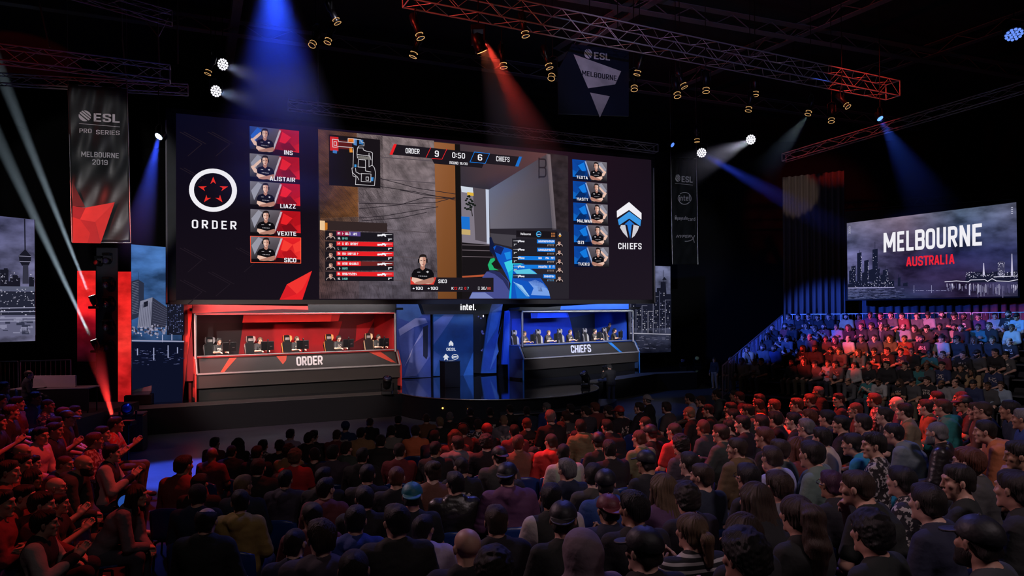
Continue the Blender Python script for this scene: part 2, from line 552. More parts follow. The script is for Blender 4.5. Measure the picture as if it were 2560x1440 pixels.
class Face:
    """draws flat shapes, given in photo pixels, onto a vertical plane (a screen, banner or panel front)"""

    def __init__(s, plane, off=0.0):
        s.p, s.off, s.mb = plane, off, MB()

    def poly(s, pts, col, lift=0.0):
        s.mb.add([s.p.hit(x, y, s.off + lift) for x, y in pts], [tuple(range(len(pts)))[::-1]], col)
        return s

    def grad(s, pts, cols, lift=0.0):
        b = len(s.mb.v)
        s.poly(pts, (1, 1, 1), lift)
        for i, c in enumerate(cols):
            s.mb.c[b + i] = c
        return s

    def grid(s, quad, rows, lift=0.0, n=12):
        """quad TL, TR, BR, BL filled from a small table of colours, smoothly blended"""
        TL, TR, BR, BL_ = quad
        R, C = len(rows) - 1, len(rows[0]) - 1
        vs, cs, fs = [], [], []
        for j in range(n + 1):
            for i in range(n + 1):
                u, v = i / n, j / n
                x = (TL[0] * (1 - u) + TR[0] * u) * (1 - v) + (BL_[0] * (1 - u) + BR[0] * u) * v
                y = (TL[1] * (1 - u) + TR[1] * u) * (1 - v) + (BL_[1] * (1 - u) + BR[1] * u) * v
                vs.append(s.p.hit(x, y, s.off + lift))
                a, b = min(int(u * C), C - 1), min(int(v * R), R - 1)
                fu, fv = u * C - a, v * R - b
                cs.append(tuple((rows[b][a][k] * (1 - fu) + rows[b][a + 1][k] * fu) * (1 - fv) + (rows[b + 1][a][k] * (1 - fu) + rows[b + 1][a + 1][k] * fu) * fv for k in range(3)))
                if i < n and j < n:
                    q = j * (n + 1) + i
                    fs.append((q, q + n + 1, q + n + 2, q + 1))
        b = len(s.mb.v)
        s.mb.add(vs, fs)
        s.mb.c[b:] = cs
        return s

    def quad(s, x0, y0, x1, y1, col, lift=0.0, sl=0.0):
        """upright box from (x0,y0) to (x1,y1); sl = pixels the horizontals drop per pixel to the right"""
        k = sl * (x1 - x0)
        return s.poly([(x0, y0), (x1, y0 + k), (x1, y1 + k), (x0, y1)], col, lift)

    def ell(s, cx, cy, rx, ry, col, lift=0.0, n=24, a0=0.0, a1=2 * PI, sk=0.0):
        pts = []
        for i in range(n if a1 - a0 > 6.2 else n + 1):
            t = a0 + (a1 - a0) * i / n
            x = rx * math.cos(t)
            pts.append((cx + x, cy + ry * math.sin(t) + sk * x))
        return s.poly(pts, col, lift)

    def ring(s, cx, cy, rx, ry, wd, col, lift=0.0, n=40, sk=0.0, a0=0.0, a1=2 * PI):
        vs, fs = [], []
        for i in range(n + 1):
            t = a0 + (a1 - a0) * i / n
            for k in (1.0, 1.0 - wd):
                x = rx * k * math.cos(t)
                vs.append(s.p.hit(cx + x, cy + ry * k * math.sin(t) + sk * x, s.off + lift))
        for i in range(n):
            fs.append((2 * i, 2 * i + 1, 2 * i + 3, 2 * i + 2))
        s.mb.add(vs, fs, col)
        return s

    def line(s, pts, wd, col, lift=0.0):
        for (x0, y0), (x1, y1) in zip(pts, pts[1:]):
            L = math.hypot(x1 - x0, y1 - y0) or 1
            dx, dy = -(y1 - y0) / L * wd / 2, (x1 - x0) / L * wd / 2
            ex, ey = (x1 - x0) / L * wd * .3, (y1 - y0) / L * wd * .3
            s.poly([(x0 - dx - ex, y0 - dy - ey), (x1 - dx + ex, y1 - dy + ey), (x1 + dx + ex, y1 + dy + ey), (x0 + dx - ex, y0 + dy - ey)], col, lift)
        return s

    def text(s, word, bl, br, tl, tr, col, lift=0.0, bold=0.0, shear=0.0):
        """word stretched into the pixel quad bottom-left, bottom-right, top-left, top-right"""
        v, f = letters(word, bold, shear)
        vs = []
        for a, b in v:
            x = (bl[0] * (1 - a) + br[0] * a) * (1 - b) + (tl[0] * (1 - a) + tr[0] * a) * b
            y = (bl[1] * (1 - a) + br[1] * a) * (1 - b) + (tl[1] * (1 - a) + tr[1] * a) * b
            vs.append(s.p.hit(x, y, s.off + lift))
        s.mb.add(vs, f, col)
        return s

    def word(s, word, x0, x1, ybase, h, col, sl=0.0, sl2=None, lift=0.0, bold=0.0, shear=0.0):
        sl2 = sl if sl2 is None else sl2
        L = x1 - x0
        return s.text(word, (x0, ybase), (x1, ybase + sl * L), (x0, ybase - h), (x1, ybase - h + sl2 * L), col, lift, bold, shear)

    def build(s, name, mat, parent=None):
        return s.mb.build(name, mat, parent)

# ------------------------------------------------------------------ hall shell
def quadmesh(name, pts, mat):
    return struct(MB().add(pts, [tuple(range(len(pts)))]).build(name, mat))


STZ = 0.9         # stage height
FLOORM = plain('hall_floor', (.055, .055, .062), .32, 0, .5, .35, 1.3, .15, 5)
quadmesh('floor', [(-30, -3, 0), (30, -3, 0), (30, 48, 0), (-30, 48, 0)], FLOORM)
quadmesh('ceiling', [(-30, -3, 15.5), (-30, 48, 15.5), (30, 48, 15.5), (30, -3, 15.5)], plain('ceiling_black', (.010, .010, .011), .9))
WALLM = plain('wall_drape_black', (.010, .010, .013), .85, 0, .3, .3, .6)
quadmesh('wall_back', [(-30, 47, 0), (30, 47, 0), (30, 47, 15.5), (-30, 47, 15.5)], WALLM)
quadmesh('wall_left', [(-29, -3, 0), (-29, 48, 0), (-29, 48, 15.5), (-29, -3, 15.5)], WALLM)
quadmesh('wall_right', [(29, -3, 0), (29, 48, 0), (29, 48, 15.5), (29, -3, 15.5)], WALLM)
quadmesh('wall_rear', [(-30, -2.8, 0), (30, -2.8, 0), (30, -2.8, 15.5), (-30, -2.8, 15.5)], WALLM)

# roof joists
jm = plain('joist_steel', (.16, .15, .16), .6)
for i, (a, b, zz) in enumerate((((-20, 22), (24, 41), 14.6), ((-22, 14), (26, 33), 14.6), ((-16, 8), (26, 25), 14.6), ((2, 8), (26, 17.5), 14.6), ((2, 30), (12, 12), 14.9), ((8, 34), (19, 14), 14.9), ((-12, 30), (-2, 8), 14.9), ((16, 34), (24, 18), 14.9))):
    m = MB()
    A, B = Vector((*a, zz)), Vector((*b, zz))
    d = (B - A).normalized()
    s = Vector((-d.y, d.x, 0))
    up = Vector((0, 0, 1))
    for h, wd in ((0, .32), (.5, .32)):
        p = A + up * h
        m.add([p - s * wd / 2, p + s * wd / 2, B + up * h + s * wd / 2, B + up * h - s * wd / 2, p - s * wd / 2 + up * .03, p + s * wd / 2 + up * .03, B + up * (h + .03) + s * wd / 2, B + up * (h + .03) - s * wd / 2],
              [(0, 3, 2, 1), (4, 5, 6, 7), (0, 1, 5, 4), (1, 2, 6, 5), (2, 3, 7, 6), (3, 0, 4, 7)])
    n = int((B - A).length / .9)
    for k in range(n):
        p, q = A.lerp(B, k / n), A.lerp(B, (k + 1) / n)
        m.tube(p + up * (0 if k % 2 else .5), q + up * (.5 if k % 2 else 0), .02, n=5)
    o = m.build('roof_joist', jm)
    o['kind'] = 'structure'

# ------------------------------------------------------------------ stage
def rot_pts(pts, z0, z1):
    return [Vector((x, y, z0)) for x, y in pts], Vector((0, 0, z1 - z0))


SGLOSS = plain('stage_gloss', (.010, .011, .016), .07, 0, .7, .2, 2)
SMATT = plain('stage_carpet', (.085, .083, .082), .75, 0, .3, .25, 6, .3, 40)
SFACE = plain('stage_skirt', (.006, .006, .008), .85, 0, .15)
front = [on_z(318, 1026, STZ), on_z(980, 985.5, STZ)]
fr = [on_z(1492, 957, STZ), on_z(1642, 935, STZ), on_z(1742, 931, STZ)]
root = empty('stage', (-4, 33, 0), 0, 'broad low black stage carrying both booths, with a glossy centre', 'stage')
poly = [(front[0].x, front[0].y), (front[1].x, front[1].y), (fr[0].x, fr[0].y), (fr[1].x, fr[1].y), (fr[2].x, fr[2].y), (13, 46), (-16, 44), (front[0].x - 2.6, front[0].y + 2.2)]
vs, d = rot_pts(poly, .01, STZ)
dko = MB().prism(vs, d).build('deck', SFACE, root)
dko.data.materials.append(SGLOSS)
dko.data.polygons[1].material_index = 1
# matt walkway along the front of each booth
ed = (front[1] - front[0]).normalized()
en = Vector((ed.y, -ed.x, 0))
m = MB()
m.prism([front[0] - en * .02 + Vector((0, 0, .004)), front[1] - en * .02 + Vector((0, 0, .004)), front[1] - en * 1.05 + Vector((0, 0, .004)), front[0] - en * 1.25 + Vector((0, 0, .004))], Vector((0, 0, .01)))
m.build('walkway', SMATT, root)
m = MB()
ed2 = (fr[1] - fr[0]).normalized()
en2 = Vector((ed2.y, -ed2.x, 0))
m.prism([fr[0] + Vector((0, 0, .004)), fr[1] + Vector((0, 0, .004)), fr[2] + Vector((0, 0, .004)), fr[2] + Vector((0, .9, .004)), fr[1] - en2 * 1.0 + Vector((0, 0, .004)), fr[0] - en2 * .9 + Vector((0, 0, .004))], Vector((0, 0, .01)))
m.build('walkway', SMATT, root)
# round thrust deck with a step below it and bright edging
CX, CY, CR = -.62, 30.25, 4.3
arc = lambda r, a0, a1, n=40: [(CX + r * math.cos(a0 + (a1 - a0) * i / n), CY + r * math.sin(a0 + (a1 - a0) * i / n)) for i in range(n + 1)]
A0, A1 = math.radians(-172), math.radians(12)
vs, d = rot_pts(arc(CR, A0, A1), .02, STZ + .006)
dko = MB().prism(vs, d).build('thrust_deck', SFACE, root)
dko.data.materials.append(SGLOSS)
dko.data.polygons[1].material_index = 1
vs, d = rot_pts(arc(CR + .75, math.radians(-88), math.radians(-8)) + [(CX, CY)], .02, .45)
MB().prism(vs, d).build('step', plain('step_black', (.012, .012, .014), .3), root)
for r, z, a0, a1 in ((CR, STZ, A0, A1), (CR + .75, .45, math.radians(-86), math.radians(-30))):
    m = MB()
    p = arc(r + .01, a0, a1)
    m.path([(x, y, z) for x, y in p], .022, 6)
    m.build('edging', plain('edging_metal', (.55, .50, .48), .28, 1.0), root)
m = MB()
for a in (-118, -104):
    t = math.radians(a)
    m.ball((CX + (CR + .03) * math.cos(t), CY + (CR + .03) * math.sin(t), .55), .035, 6)
m.build('amber_lamp', glow('amber_lamp', (1, .45, .08), 3), root)

# ------------------------------------------------------------------ seating banks
RAMP = plain('riser_black', (.014, .014, .016), .8)
HC = np.array((3.016, .0709, -.0704))          # height of seated head tops over the centre bank
SIT = 1.345


def floor_c(x, y):
    return HC[0] + HC[1] * x + HC[2] * y - SIT


def floor_l(x, y):
    return 2.3 - .12 * (x + 5.2) - SIT


def bank(name, pts, fl, label):
    m = MB()
    n = len(pts)
    top = [(x, y, fl(x, y)) for x, y in pts]
    bot = [(x, y, 0) for x, y in pts]
    m.add(top + bot, [tuple(range(n)), tuple(range(n, 2 * n))[::-1]] + [(i, n + i, n + (i + 1) % n, (i + 1) % n) for i in range(n)])
    o = m.build(name, RAMP)
    return tag(o, label, 'seating bank', None, 'structure')



# ------------------------------------------------------------------ figures: smooth implicit surfaces meshed once and shared
def noise3(P, f, seed, n=6):
    r = np.random.RandomState(seed)
    out = 0
    for i in range(n):
        k = r.normal(size=3)
        k = k / np.linalg.norm(k) * f * r.uniform(0.7, 1.5)
        out = out + np.sin(P @ k + r.uniform(0, 6.28))
    return out / n


def d_cone(P, a, b, r1, r2):
    a, b = np.array(a, float), np.array(b, float)
    ba = b - a
    h = np.clip(((P - a) @ ba) / max(ba @ ba, 1e-9), 0, 1)
    return np.linalg.norm(P - a - h[..., None] * ba, axis=-1) - (r1 + (r2 - r1) * h)


def d_ell(P, c, r, R=None):
    q = P - np.array(c, float)
    if R is not None:
        q = q @ np.array(R)
    r = np.array(r, float)
    k0 = np.linalg.norm(q / r, axis=-1)
    k1 = np.linalg.norm(q / (r * r), axis=-1)
    return k0 * (k0 - 1) / np.maximum(k1, 1e-6)


def prim_eval(p, P):
    if p[0] == 'c':
        return d_cone(P, *p[1:5])
    return d_ell(P, *p[1:3], p[4] if len(p) > 4 else None)


def prim_box(p, m):
    if p[0] == 'c':
        a, b = np.array(p[1], float), np.array(p[2], float)
        r = max(p[3], p[4]) + m
        return np.minimum(a, b) - r, np.maximum(a, b) + r
    c, r = np.array(p[1], float), max(p[2]) + m
    return c - r, c + r


def field(prims, h, k=0.02, inflate=0.0, pad=0.03):
    """smooth union of prims ('c',a,b,r1,r2[,..]) / ('e',c,r,k,R) on a grid of step h"""
    lo = np.min([prim_box(p, inflate + pad)[0] for p in prims], axis=0)
    hi = np.max([prim_box(p, inflate + pad)[1] for p in prims], axis=0)
    n = np.ceil((hi - lo) / h).astype(int) + 2
    D = np.full(n, 0.2, dtype=np.float32)
    ax = [lo[i] + h * np.arange(n[i]) for i in range(3)]
    for p in prims:
        kk = k if len(p) < 6 or p[0] != 'c' else p[5]
        if p[0] == 'e' and len(p) > 3 and p[3] is not None:
            kk = p[3]
        a, b = prim_box(p, inflate + 0.05 + kk)
        i0 = np.clip(((a - lo) / h).astype(int), 0, n - 1)
        i1 = np.clip(((b - lo) / h).astype(int) + 2, 1, n)
        sl = tuple(slice(i0[i], i1[i]) for i in range(3))
        G = np.stack(np.meshgrid(*[ax[i][sl[i]] for i in range(3)], indexing='ij'), -1)
        d = prim_eval(p, G) - inflate
        e = D[sl]
        t = np.clip(0.5 + 0.5 * (e - d) / kk, 0, 1)
        D[sl] = e * (1 - t) + d * t - kk * t * (1 - t)
    return D, lo, h


def grid_of(D, lo, h):
    return np.stack(np.meshgrid(*[lo[i] + h * np.arange(D.shape[i]) for i in range(3)], indexing='ij'), -1)


def surface(D, lo, h):
    """surface nets: (verts, quads)"""
    s = D < 0
    nx, ny, nz = D.shape
    acc = np.zeros((nx - 1, ny - 1, nz - 1, 3), np.float32)
    cnt = np.zeros((nx - 1, ny - 1, nz - 1), np.float32)
    offs = [(0, 0), (1, 0), (0, 1), (1, 1)]
    for a in range(3):
        b, c = [(1, 2), (0, 2), (0, 1)][a]
        for ob, oc in offs:
            s0, s1 = [None] * 3, [None] * 3
            s0[a], s1[a] = slice(0, -1), slice(1, None)
            for q, o in ((b, ob), (c, oc)):
                s0[q] = s1[q] = slice(o, D.shape[q] - 1 + o)
            d0, d1 = D[tuple(s0)], D[tuple(s1)]
            x = (d0 < 0) != (d1 < 0)
            t = np.where(x, d0 / np.where(x, d0 - d1, 1), 0)
            acc[..., a] += np.where(x, t, 0)
            acc[..., b] += np.where(x, ob, 0)
            acc[..., c] += np.where(x, oc, 0)
            cnt += x
    on = cnt > 0
    idx = -np.ones(on.shape, int)
    idx[on] = np.arange(on.sum())
    ijk = np.argwhere(on)
    V = lo + h * (ijk + acc[on] / cnt[on][:, None])
    F = []
    for a in range(3):
        b, c = [(1, 2), (2, 0), (0, 1)][a]
        s0, s1 = [slice(None)] * 3, [slice(None)] * 3
        s0[a], s1[a] = slice(0, -1), slice(1, None)
        x = s[tuple(s0)] != s[tuple(s1)]
        E = np.argwhere(x)
        E = E[(E[:, b] > 0) & (E[:, c] > 0) & (E[:, b] < on.shape[b]) & (E[:, c] < on.shape[c])]
        q = []
        for db, dc in ((-1, -1), (0, -1), (0, 0), (-1, 0)):
            e = E.copy()
            e[:, b] += db
            e[:, c] += dc
            q.append(idx[e[:, 0], e[:, 1], e[:, 2]])
        q = np.stack(q, 1)
        inside = s[E[:, 0], E[:, 1], E[:, 2]]
        q[~inside] = q[~inside][:, ::-1]
        F.append(q[(q >= 0).all(1)])
    return V, np.concatenate(F)


def fast_mesh(name, V, F, mats, cols=None):
    me = bpy.data.meshes.new(name)
    me.vertices.add(len(V))
    me.vertices.foreach_set('co', np.asarray(V, np.float32).ravel())
    me.loops.add(F.size)
    me.loops.foreach_set('vertex_index', F.astype(np.int32).ravel())
    me.polygons.add(len(F))
    me.polygons.foreach_set('loop_start', np.arange(0, F.size, 4, dtype=np.int32))
    me.polygons.foreach_set('use_smooth', np.ones(len(F), bool))
    for m in mats:
        me.materials.append(m)
    if cols is not None:
        ca = me.color_attributes.new('Feat', 'FLOAT_COLOR', 'POINT')
        ca.data.foreach_set('color', np.asarray(cols, np.float32).ravel())
    me.update(calc_edges=True)
    return me


# ---- materials coloured by the object's own colour, so that copies share a mesh
def own_colour(name, rough, kind='cloth'):
    m, nt, out = nmat(name)
    p = nt.nodes.new('ShaderNodeBsdfPrincipled')
    p.inputs['Roughness'].default_value = rough
    nt.links.new(p.outputs[0], out.inputs[0])
    oi = nt.nodes.new('ShaderNodeObjectInfo')
    tc = nt.nodes.new('ShaderNodeTexCoord')
    src = oi.outputs['Color']

    def mix(a, b, fac, bcol=None):
        x = nt.nodes.new('ShaderNodeMix')
        x.data_type = 'RGBA'
        nt.links.new(a, x.inputs[6])
        if bcol is not None:
            x.inputs[7].default_value = (*bcol, 1)
        else:
            nt.links.new(b, x.inputs[7])
        nt.links.new(fac, x.inputs[0])
        return x.outputs[2]

    def math_(op, a, b=None, c=None):
        x = nt.nodes.new('ShaderNodeMath')
        x.operation = op
        for i, q in enumerate((a, b, c)):
            if q is None:
                continue
            if isinstance(q, (int, float)):
                x.inputs[i].default_value = q
            else:
                nt.links.new(q, x.inputs[i])
        return x.outputs[0]

    if kind == 'skin':
        a = nt.nodes.new('ShaderNodeAttribute')
        a.attribute_name = 'Feat'
        sp = nt.nodes.new('ShaderNodeSeparateColor')
        nt.links.new(a.outputs['Color'], sp.inputs[0])
        src = mix(src, None, sp.outputs[0], (0.02, 0.012, 0.01))      # brows, eyes, painted shade in the ear hollows
        src = mix(src, None, sp.outputs[1], (0.35, 0.10, 0.09))       # lips
        p.inputs['Specular IOR Level'].default_value = 0.45
    elif kind == 'hair':
        sx = nt.nodes.new('ShaderNodeSeparateXYZ')
        nt.links.new(tc.outputs['Object'], sx.inputs[0])
        az = math_('ARCTAN2', sx.outputs[0], math_('ADD', sx.outputs[1], .05))
        cb = nt.nodes.new('ShaderNodeCombineXYZ')
        nt.links.new(math_('MULTIPLY', az, 15.0), cb.inputs[0])
        nt.links.new(math_('MULTIPLY', sx.outputs[2], 14.0), cb.inputs[1])
        nt.links.new(math_('MULTIPLY', oi.outputs['Random'], 20.0), cb.inputs[2])
        nz = nt.nodes.new('ShaderNodeTexNoise')
        nz.inputs['Scale'].default_value = 1.6
        nz.inputs['Detail'].default_value = 5
        nz.inputs['Roughness'].default_value = .65
        nt.links.new(cb.outputs[0], nz.inputs['Vector'])
        src = mix(src, None, math_('MULTIPLY', nz.outputs[0], .9), (.004, .003, .003))
        b = nt.nodes.new('ShaderNodeBump')
        b.inputs['Strength'].default_value = 0.9
        b.inputs['Distance'].default_value = 0.012
        nt.links.new(nz.outputs[0], b.inputs['Height'])
        nt.links.new(b.outputs[0], p.inputs['Normal'])
    else:
        nz = nt.nodes.new('ShaderNodeTexNoise')
        nz.inputs['Scale'].default_value = 9
        nz.inputs['Detail'].default_value = 3
        nt.links.new(tc.outputs['Object'], nz.inputs['Vector'])
        b = nt.nodes.new('ShaderNodeBump')
        b.inputs['Strength'].default_value = 0.5
        b.inputs['Distance'].default_value = 0.03
        nt.links.new(nz.outputs[0], b.inputs['Height'])
        nt.links.new(b.outputs[0], p.inputs['Normal'])
        sx = nt.nodes.new('ShaderNodeSeparateXYZ')
        nt.links.new(tc.outputs['Object'], sx.inputs[0])
        if kind == 'striped':
            s_ = math_('SINE', math_('MULTIPLY', sx.outputs[2], 150))
            src = mix(src, None, math_('GREATER_THAN', s_, 0.25), (0.45, 0.42, 0.42))
        if kind == 'patterned':
            n2 = nt.nodes.new('ShaderNodeTexNoise')
            n2.inputs['Scale'].default_value = 26
            n2.inputs['Detail'].default_value = 4
            nt.links.new(tc.outputs['Object'], n2.inputs['Vector'])
            src = mix(src, None, math_('GREATER_THAN', n2.outputs[0], 0.54), (0.42, 0.38, 0.37))
        if kind in ('chest_print', 'back_print'):
            n2 = nt.nodes.new('ShaderNodeTexNoise')
            n2.inputs['Scale'].default_value = 24
            n2.inputs['Detail'].default_value = 2
            mp = nt.nodes.new('ShaderNodeVectorMath')
            mp.operation = 'ADD'
            nt.links.new(tc.outputs['Object'], mp.inputs[0])
            cb = nt.nodes.new('ShaderNodeCombineXYZ')
            nt.links.new(math_('MULTIPLY', oi.outputs['Random'], 9.0), cb.inputs[1])
            nt.links.new(math_('MULTIPLY', oi.outputs['Random'], 5.0), cb.inputs[0])
            nt.links.new(cb.outputs[0], mp.inputs[1])
            nt.links.new(mp.outputs[0], n2.inputs['Vector'])
            inx = math_('LESS_THAN', math_('ABSOLUTE', sx.outputs[0]), 0.11)
            inz = math_('LESS_THAN', math_('ABSOLUTE', math_('SUBTRACT', sx.outputs[2], 0.88)), 0.075)
            side = math_('GREATER_THAN', sx.outputs[1], 0.05) if kind == 'chest_print' else math_('LESS_THAN', sx.outputs[1], -0.02)
            f = math_('MULTIPLY', math_('MULTIPLY', inx, inz), math_('MULTIPLY', side, math_('GREATER_THAN', n2.outputs[0], 0.52)))
            src = mix(src, None, f, (0.6, 0.52, 0.45))
        if kind == 'raglan':      # dark body, pale sleeves
            src = mix(src, None, math_('GREATER_THAN', math_('ABSOLUTE', sx.outputs[0]), 0.17), (0.45, 0.38, 0.36))
        if kind == 'leather':
            p.inputs['Specular IOR Level'].default_value = 0.7
    nt.links.new(src, p.inputs['Base Color'])
    return m


SKIN = own_colour('skin', 0.5, 'skin')
HAIR = own_colour('hair', 0.55, 'hair')
CLOTH = {k: own_colour('cloth_' + k, r, k) for k, r in (('plain', 0.85), ('striped', 0.85), ('patterned', 0.8), ('chest_print', 0.85),
                                                       ('back_print', 0.85), ('raglan', 0.85), ('leather', 0.38))}
GLOSSY_OWN = own_colour('cap_cloth', 0.55, 'plain')

# ---- head, in its own frame: centre of the head at the origin, looking along +Y
HEAD = [
    ('e', (0, -.012, .035), (.077, .098, .086), .02), ('e', (0, .022, -.045), (.057, .066, .072), .03),
    ('c', (-.012, .07, -.098), (.012, .07, -.098), .021, .021, .02),
    ('c', (0, .088, .02), (0, .103, -.022), .009, .0125, .012), ('c', (-.03, .082, .036), (.03, .082, .036), .013, .013, .015),
    ('c', (-.011, .094, -.026), (.011, .094, -.026), .0075, .0075, .008),
    ('e', (0, .083, -.056), (.025, .014, .013), .008), ('e', (-.045, .062, -.012), (.02, .02, .02), .02), ('e', (.045, .062, -.012), (.02, .02, .02), .02),
    ('e', (-.080, -.006, .0), (.010, .018, .030), .006), ('e', (.080, -.006, .0), (.010, .018, .030), .006),
]
NECK0 = (0, -.028, -.07)


def xf_prims(prims, T):
    R = np.array(T.to_3x3())
    out = []
    for p in prims:
        q = list(p)
        if p[0] == 'c':
            q[1], q[2] = tuple(T @ Vector(p[1])), tuple(T @ Vector(p[2]))
        else:
            q[1] = tuple(T @ Vector(p[1]))
            q = q[:4] + [R @ (np.array(p[4]) if len(p) > 4 else np.eye(3))]
        out.append(tuple(q))
    return out


def hand_prims(wrist, d, palm, curl=0.5, side=1):
    """palm and five fingers; d = direction of the fingers, palm = direction the palm faces, side = +1 thumb on d x palm"""
    w, d, pn = Vector(wrist), Vector(d).normalized(), Vector(palm).normalized()
    s = d.cross(pn).normalized() * side
    pr = [('c', tuple(w), tuple(w + d * .03), .026, .027, .015)]
    for i, (o, L) in enumerate(((.030, .072), (.010, .080), (-.010, .074), (-.029, .058))):
        k0 = w + d * .085 + s * o
        pr.append(('c', tuple(w + d * .03 + s * o * .7), tuple(k0), .016, .0125, .012))
        p, a = k0, 0.15 + .1 * i * curl
        for j, f in enumerate((.45, .32, .23)):
            a += curl * (.75 + .1 * i)
            q = p + (d * math.cos(a) + pn * math.sin(a)) * L * f
            pr.append(('c', tuple(p), tuple(q), .0105 - j * .001, .0095 - j * .001, .004))
            p = q
    t0 = w + d * .025 + s * .026
    t1 = t0 + (d * .6 + s * .65 + pn * .35).normalized() * .045
    t2 = t1 + (d * .85 + s * .2 + pn * .4).normalized() * .032
    pr += [('c', tuple(t0), tuple(t1), .015, .0125, .01), ('c', tuple(t1), tuple(t2), .0125, .010, .004)]
    return pr


def pose(name):
    """joint positions of a pose, seat height 0.45 m, facing +Y"""
    lean, yaw, tilt = {'lap': (.02, 0, .05), 'clap': (.03, 8, .0), 'cross': (-.02, -5, .02), 'chin': (.16, 6, .08), 'lean': (.24, -6, .05),
                       'turn': (.0, 24, .02), 'look': (.05, -22, .0), 'desk': (.06, -6, .08), 'stand': (0, 10, .1), 'coach': (.22, 18, .2),
                       'camera': (.06, 0, .15)}[name]
    J = {}
    st = name in ('stand', 'coach', 'camera')
    hz = .93 if st else .55
    J['pel'] = Vector((0, 0, hz))
    J['waist'] = Vector((0, lean * .35, hz + .19))
    J['chest'] = Vector((0, lean * .8, hz + .37))
    J['neck'] = Vector((0, lean * 1.25 + .005, hz + .53))
    hd = J['neck'] + Vector((0, .03 + lean * .25, .135 - lean * .08))
    J['head'] = Matrix.Translation(hd) @ Matrix.Rotation(math.radians(yaw), 4, 'Z') @ Matrix.Rotation(-tilt, 4, 'X')
    sh = J['neck'] + Vector((0, -.005, -.06))
    for s, k in ((-1, 'l'), (1, 'r')):
        J['sh' + k] = sh + Vector((s * .178, 0, 0))
        J['hip' + k] = J['pel'] + Vector((s * .095, .02, -.03))
        if st:
            J['kn' + k] = Vector((s * .11, .03, .49))
            J['an' + k] = Vector((s * .12, -.02, .09))
        else:
            J['kn' + k] = Vector((s * .145, .44, .53))
            J['an' + k] = Vector((s * .13, .40, .10))
        J['toe' + k] = J['an' + k] + Vector((s * .03, .17, -.055))
        up = J['sh' + k]
        if name in ('lap', 'turn', 'look', 'chin') and not (name == 'chin' and s > 0):
            J['el' + k] = up + Vector((s * .07, .05, -.28))
            J['wr' + k] = Vector((s * .13, .30, .66))
            J['ha' + k] = (Vector((-s * .35, 1, -.25)), Vector((0, -.2, -1)), .35)
        elif name == 'chin':
            J['el' + k] = Vector((.17, .36, .72))
            J['wr' + k] = hd + Vector((.07, .10, -.19))
            J['ha' + k] = (Vector((-.5, .1, .9)), Vector((-.4, -.8, .2)), .9)
        elif name == 'clap':
            J['el' + k] = up + Vector((s * .09, .10, -.26))
            J['wr' + k] = Vector((s * .075, .34, .90))
            J['ha' + k] = (Vector((-s * .35, .6, .7)), Vector((-s, .1, 0)), .18)
        elif name == 'cross':
            J['el' + k] = up + Vector((s * .06, .09, -.26))
            J['wr' + k] = Vector((-s * .06, .235 + .03 * s, .83 + .02 * s))
            J['ha' + k] = (Vector((-s, -.1, .1)), Vector((0, -1, 0)), .4)
        elif name == 'lean':
            J['el' + k] = Vector((s * .19, .36, .66))
            J['wr' + k] = Vector((s * .05, .50, .60 + .02 * s))
            J['ha' + k] = (Vector((-s * .7, .7, -.2)), Vector((0, -.3, -1)), .5)
        elif name == 'desk':
            J['el' + k] = up + Vector((s * .08, .12, -.24))
            J['wr' + k] = Vector((s * .17, .42, .80))
            J['ha' + k] = (Vector((-s * .2, 1, -.1)), Vector((0, 0, -1)), .3)
        elif name == 'stand':
            J['el' + k] = up + Vector((s * .07, -.02, -.29))
            J['wr' + k] = up + Vector((s * .08, .10, -.53))
            J['ha' + k] = (Vector((0, .2, -1)), Vector((-s, 0, 0)), .45)
        elif name == 'coach':
            J['el' + k] = up + Vector((s * .08, .10, -.26))
            J['wr' + k] = up + Vector((s * .06, .26, -.44))
            J['ha' + k] = (Vector((0, 1, -.4)), Vector((0, -.2, -1)), .2)
        else:   # camera: hands up at a shoulder camera
            J['el' + k] = up + Vector((s * .10, .14, -.22))
            J['wr' + k] = up + Vector((s * -.02, .34, -.05))
            J['ha' + k] = (Vector((-s * .3, .9, .3)), Vector((-s, 0, 0)), .6)
    return J


def t3(v):
    return tuple(v)


def torso_prims(J, w=1.0):
    X = lambda c, x: (c.x + x, c.y, c.z)
    p, wa, ch, n = J['pel'], J['waist'], J['chest'], J['neck']
    return [('c', X(p, -.075 * w), X(p, .075 * w), .115 * w, .115 * w, .05), ('c', X(wa, -.06 * w), X(wa, .06 * w), .108 * w, .108 * w, .08),
            ('c', X(ch, -.075 * w), X(ch, .075 * w), .115 * w, .115 * w, .08),
            ('c', (n.x - .12, n.y - .02, n.z - .08), (n.x + .12, n.y - .02, n.z - .08), .072, .072, .06),
            ('c', (n.x - .035, n.y - .02, n.z - .02), (n.x + .035, n.y - .02, n.z - .02), .06, .06, .05)]


def arm_prims(J, upto=2):
    pr = []
    for k in 'lr':
        pr.append(('c', t3(J['sh' + k]), t3(J['el' + k]), .056, .045, .04))
        if upto > 1:
            pr.append(('c', t3(J['el' + k]), t3(J['wr' + k]), .043, .028, .02))
    return pr


def leg_prims(J):
    pr = []
    for k in 'lr':
        pr += [('c', t3(J['hip' + k]), t3(J['kn' + k]), .088, .060, .04), ('c', t3(J['kn' + k]), t3(J['an' + k]), .057, .038, .03)]
    return pr


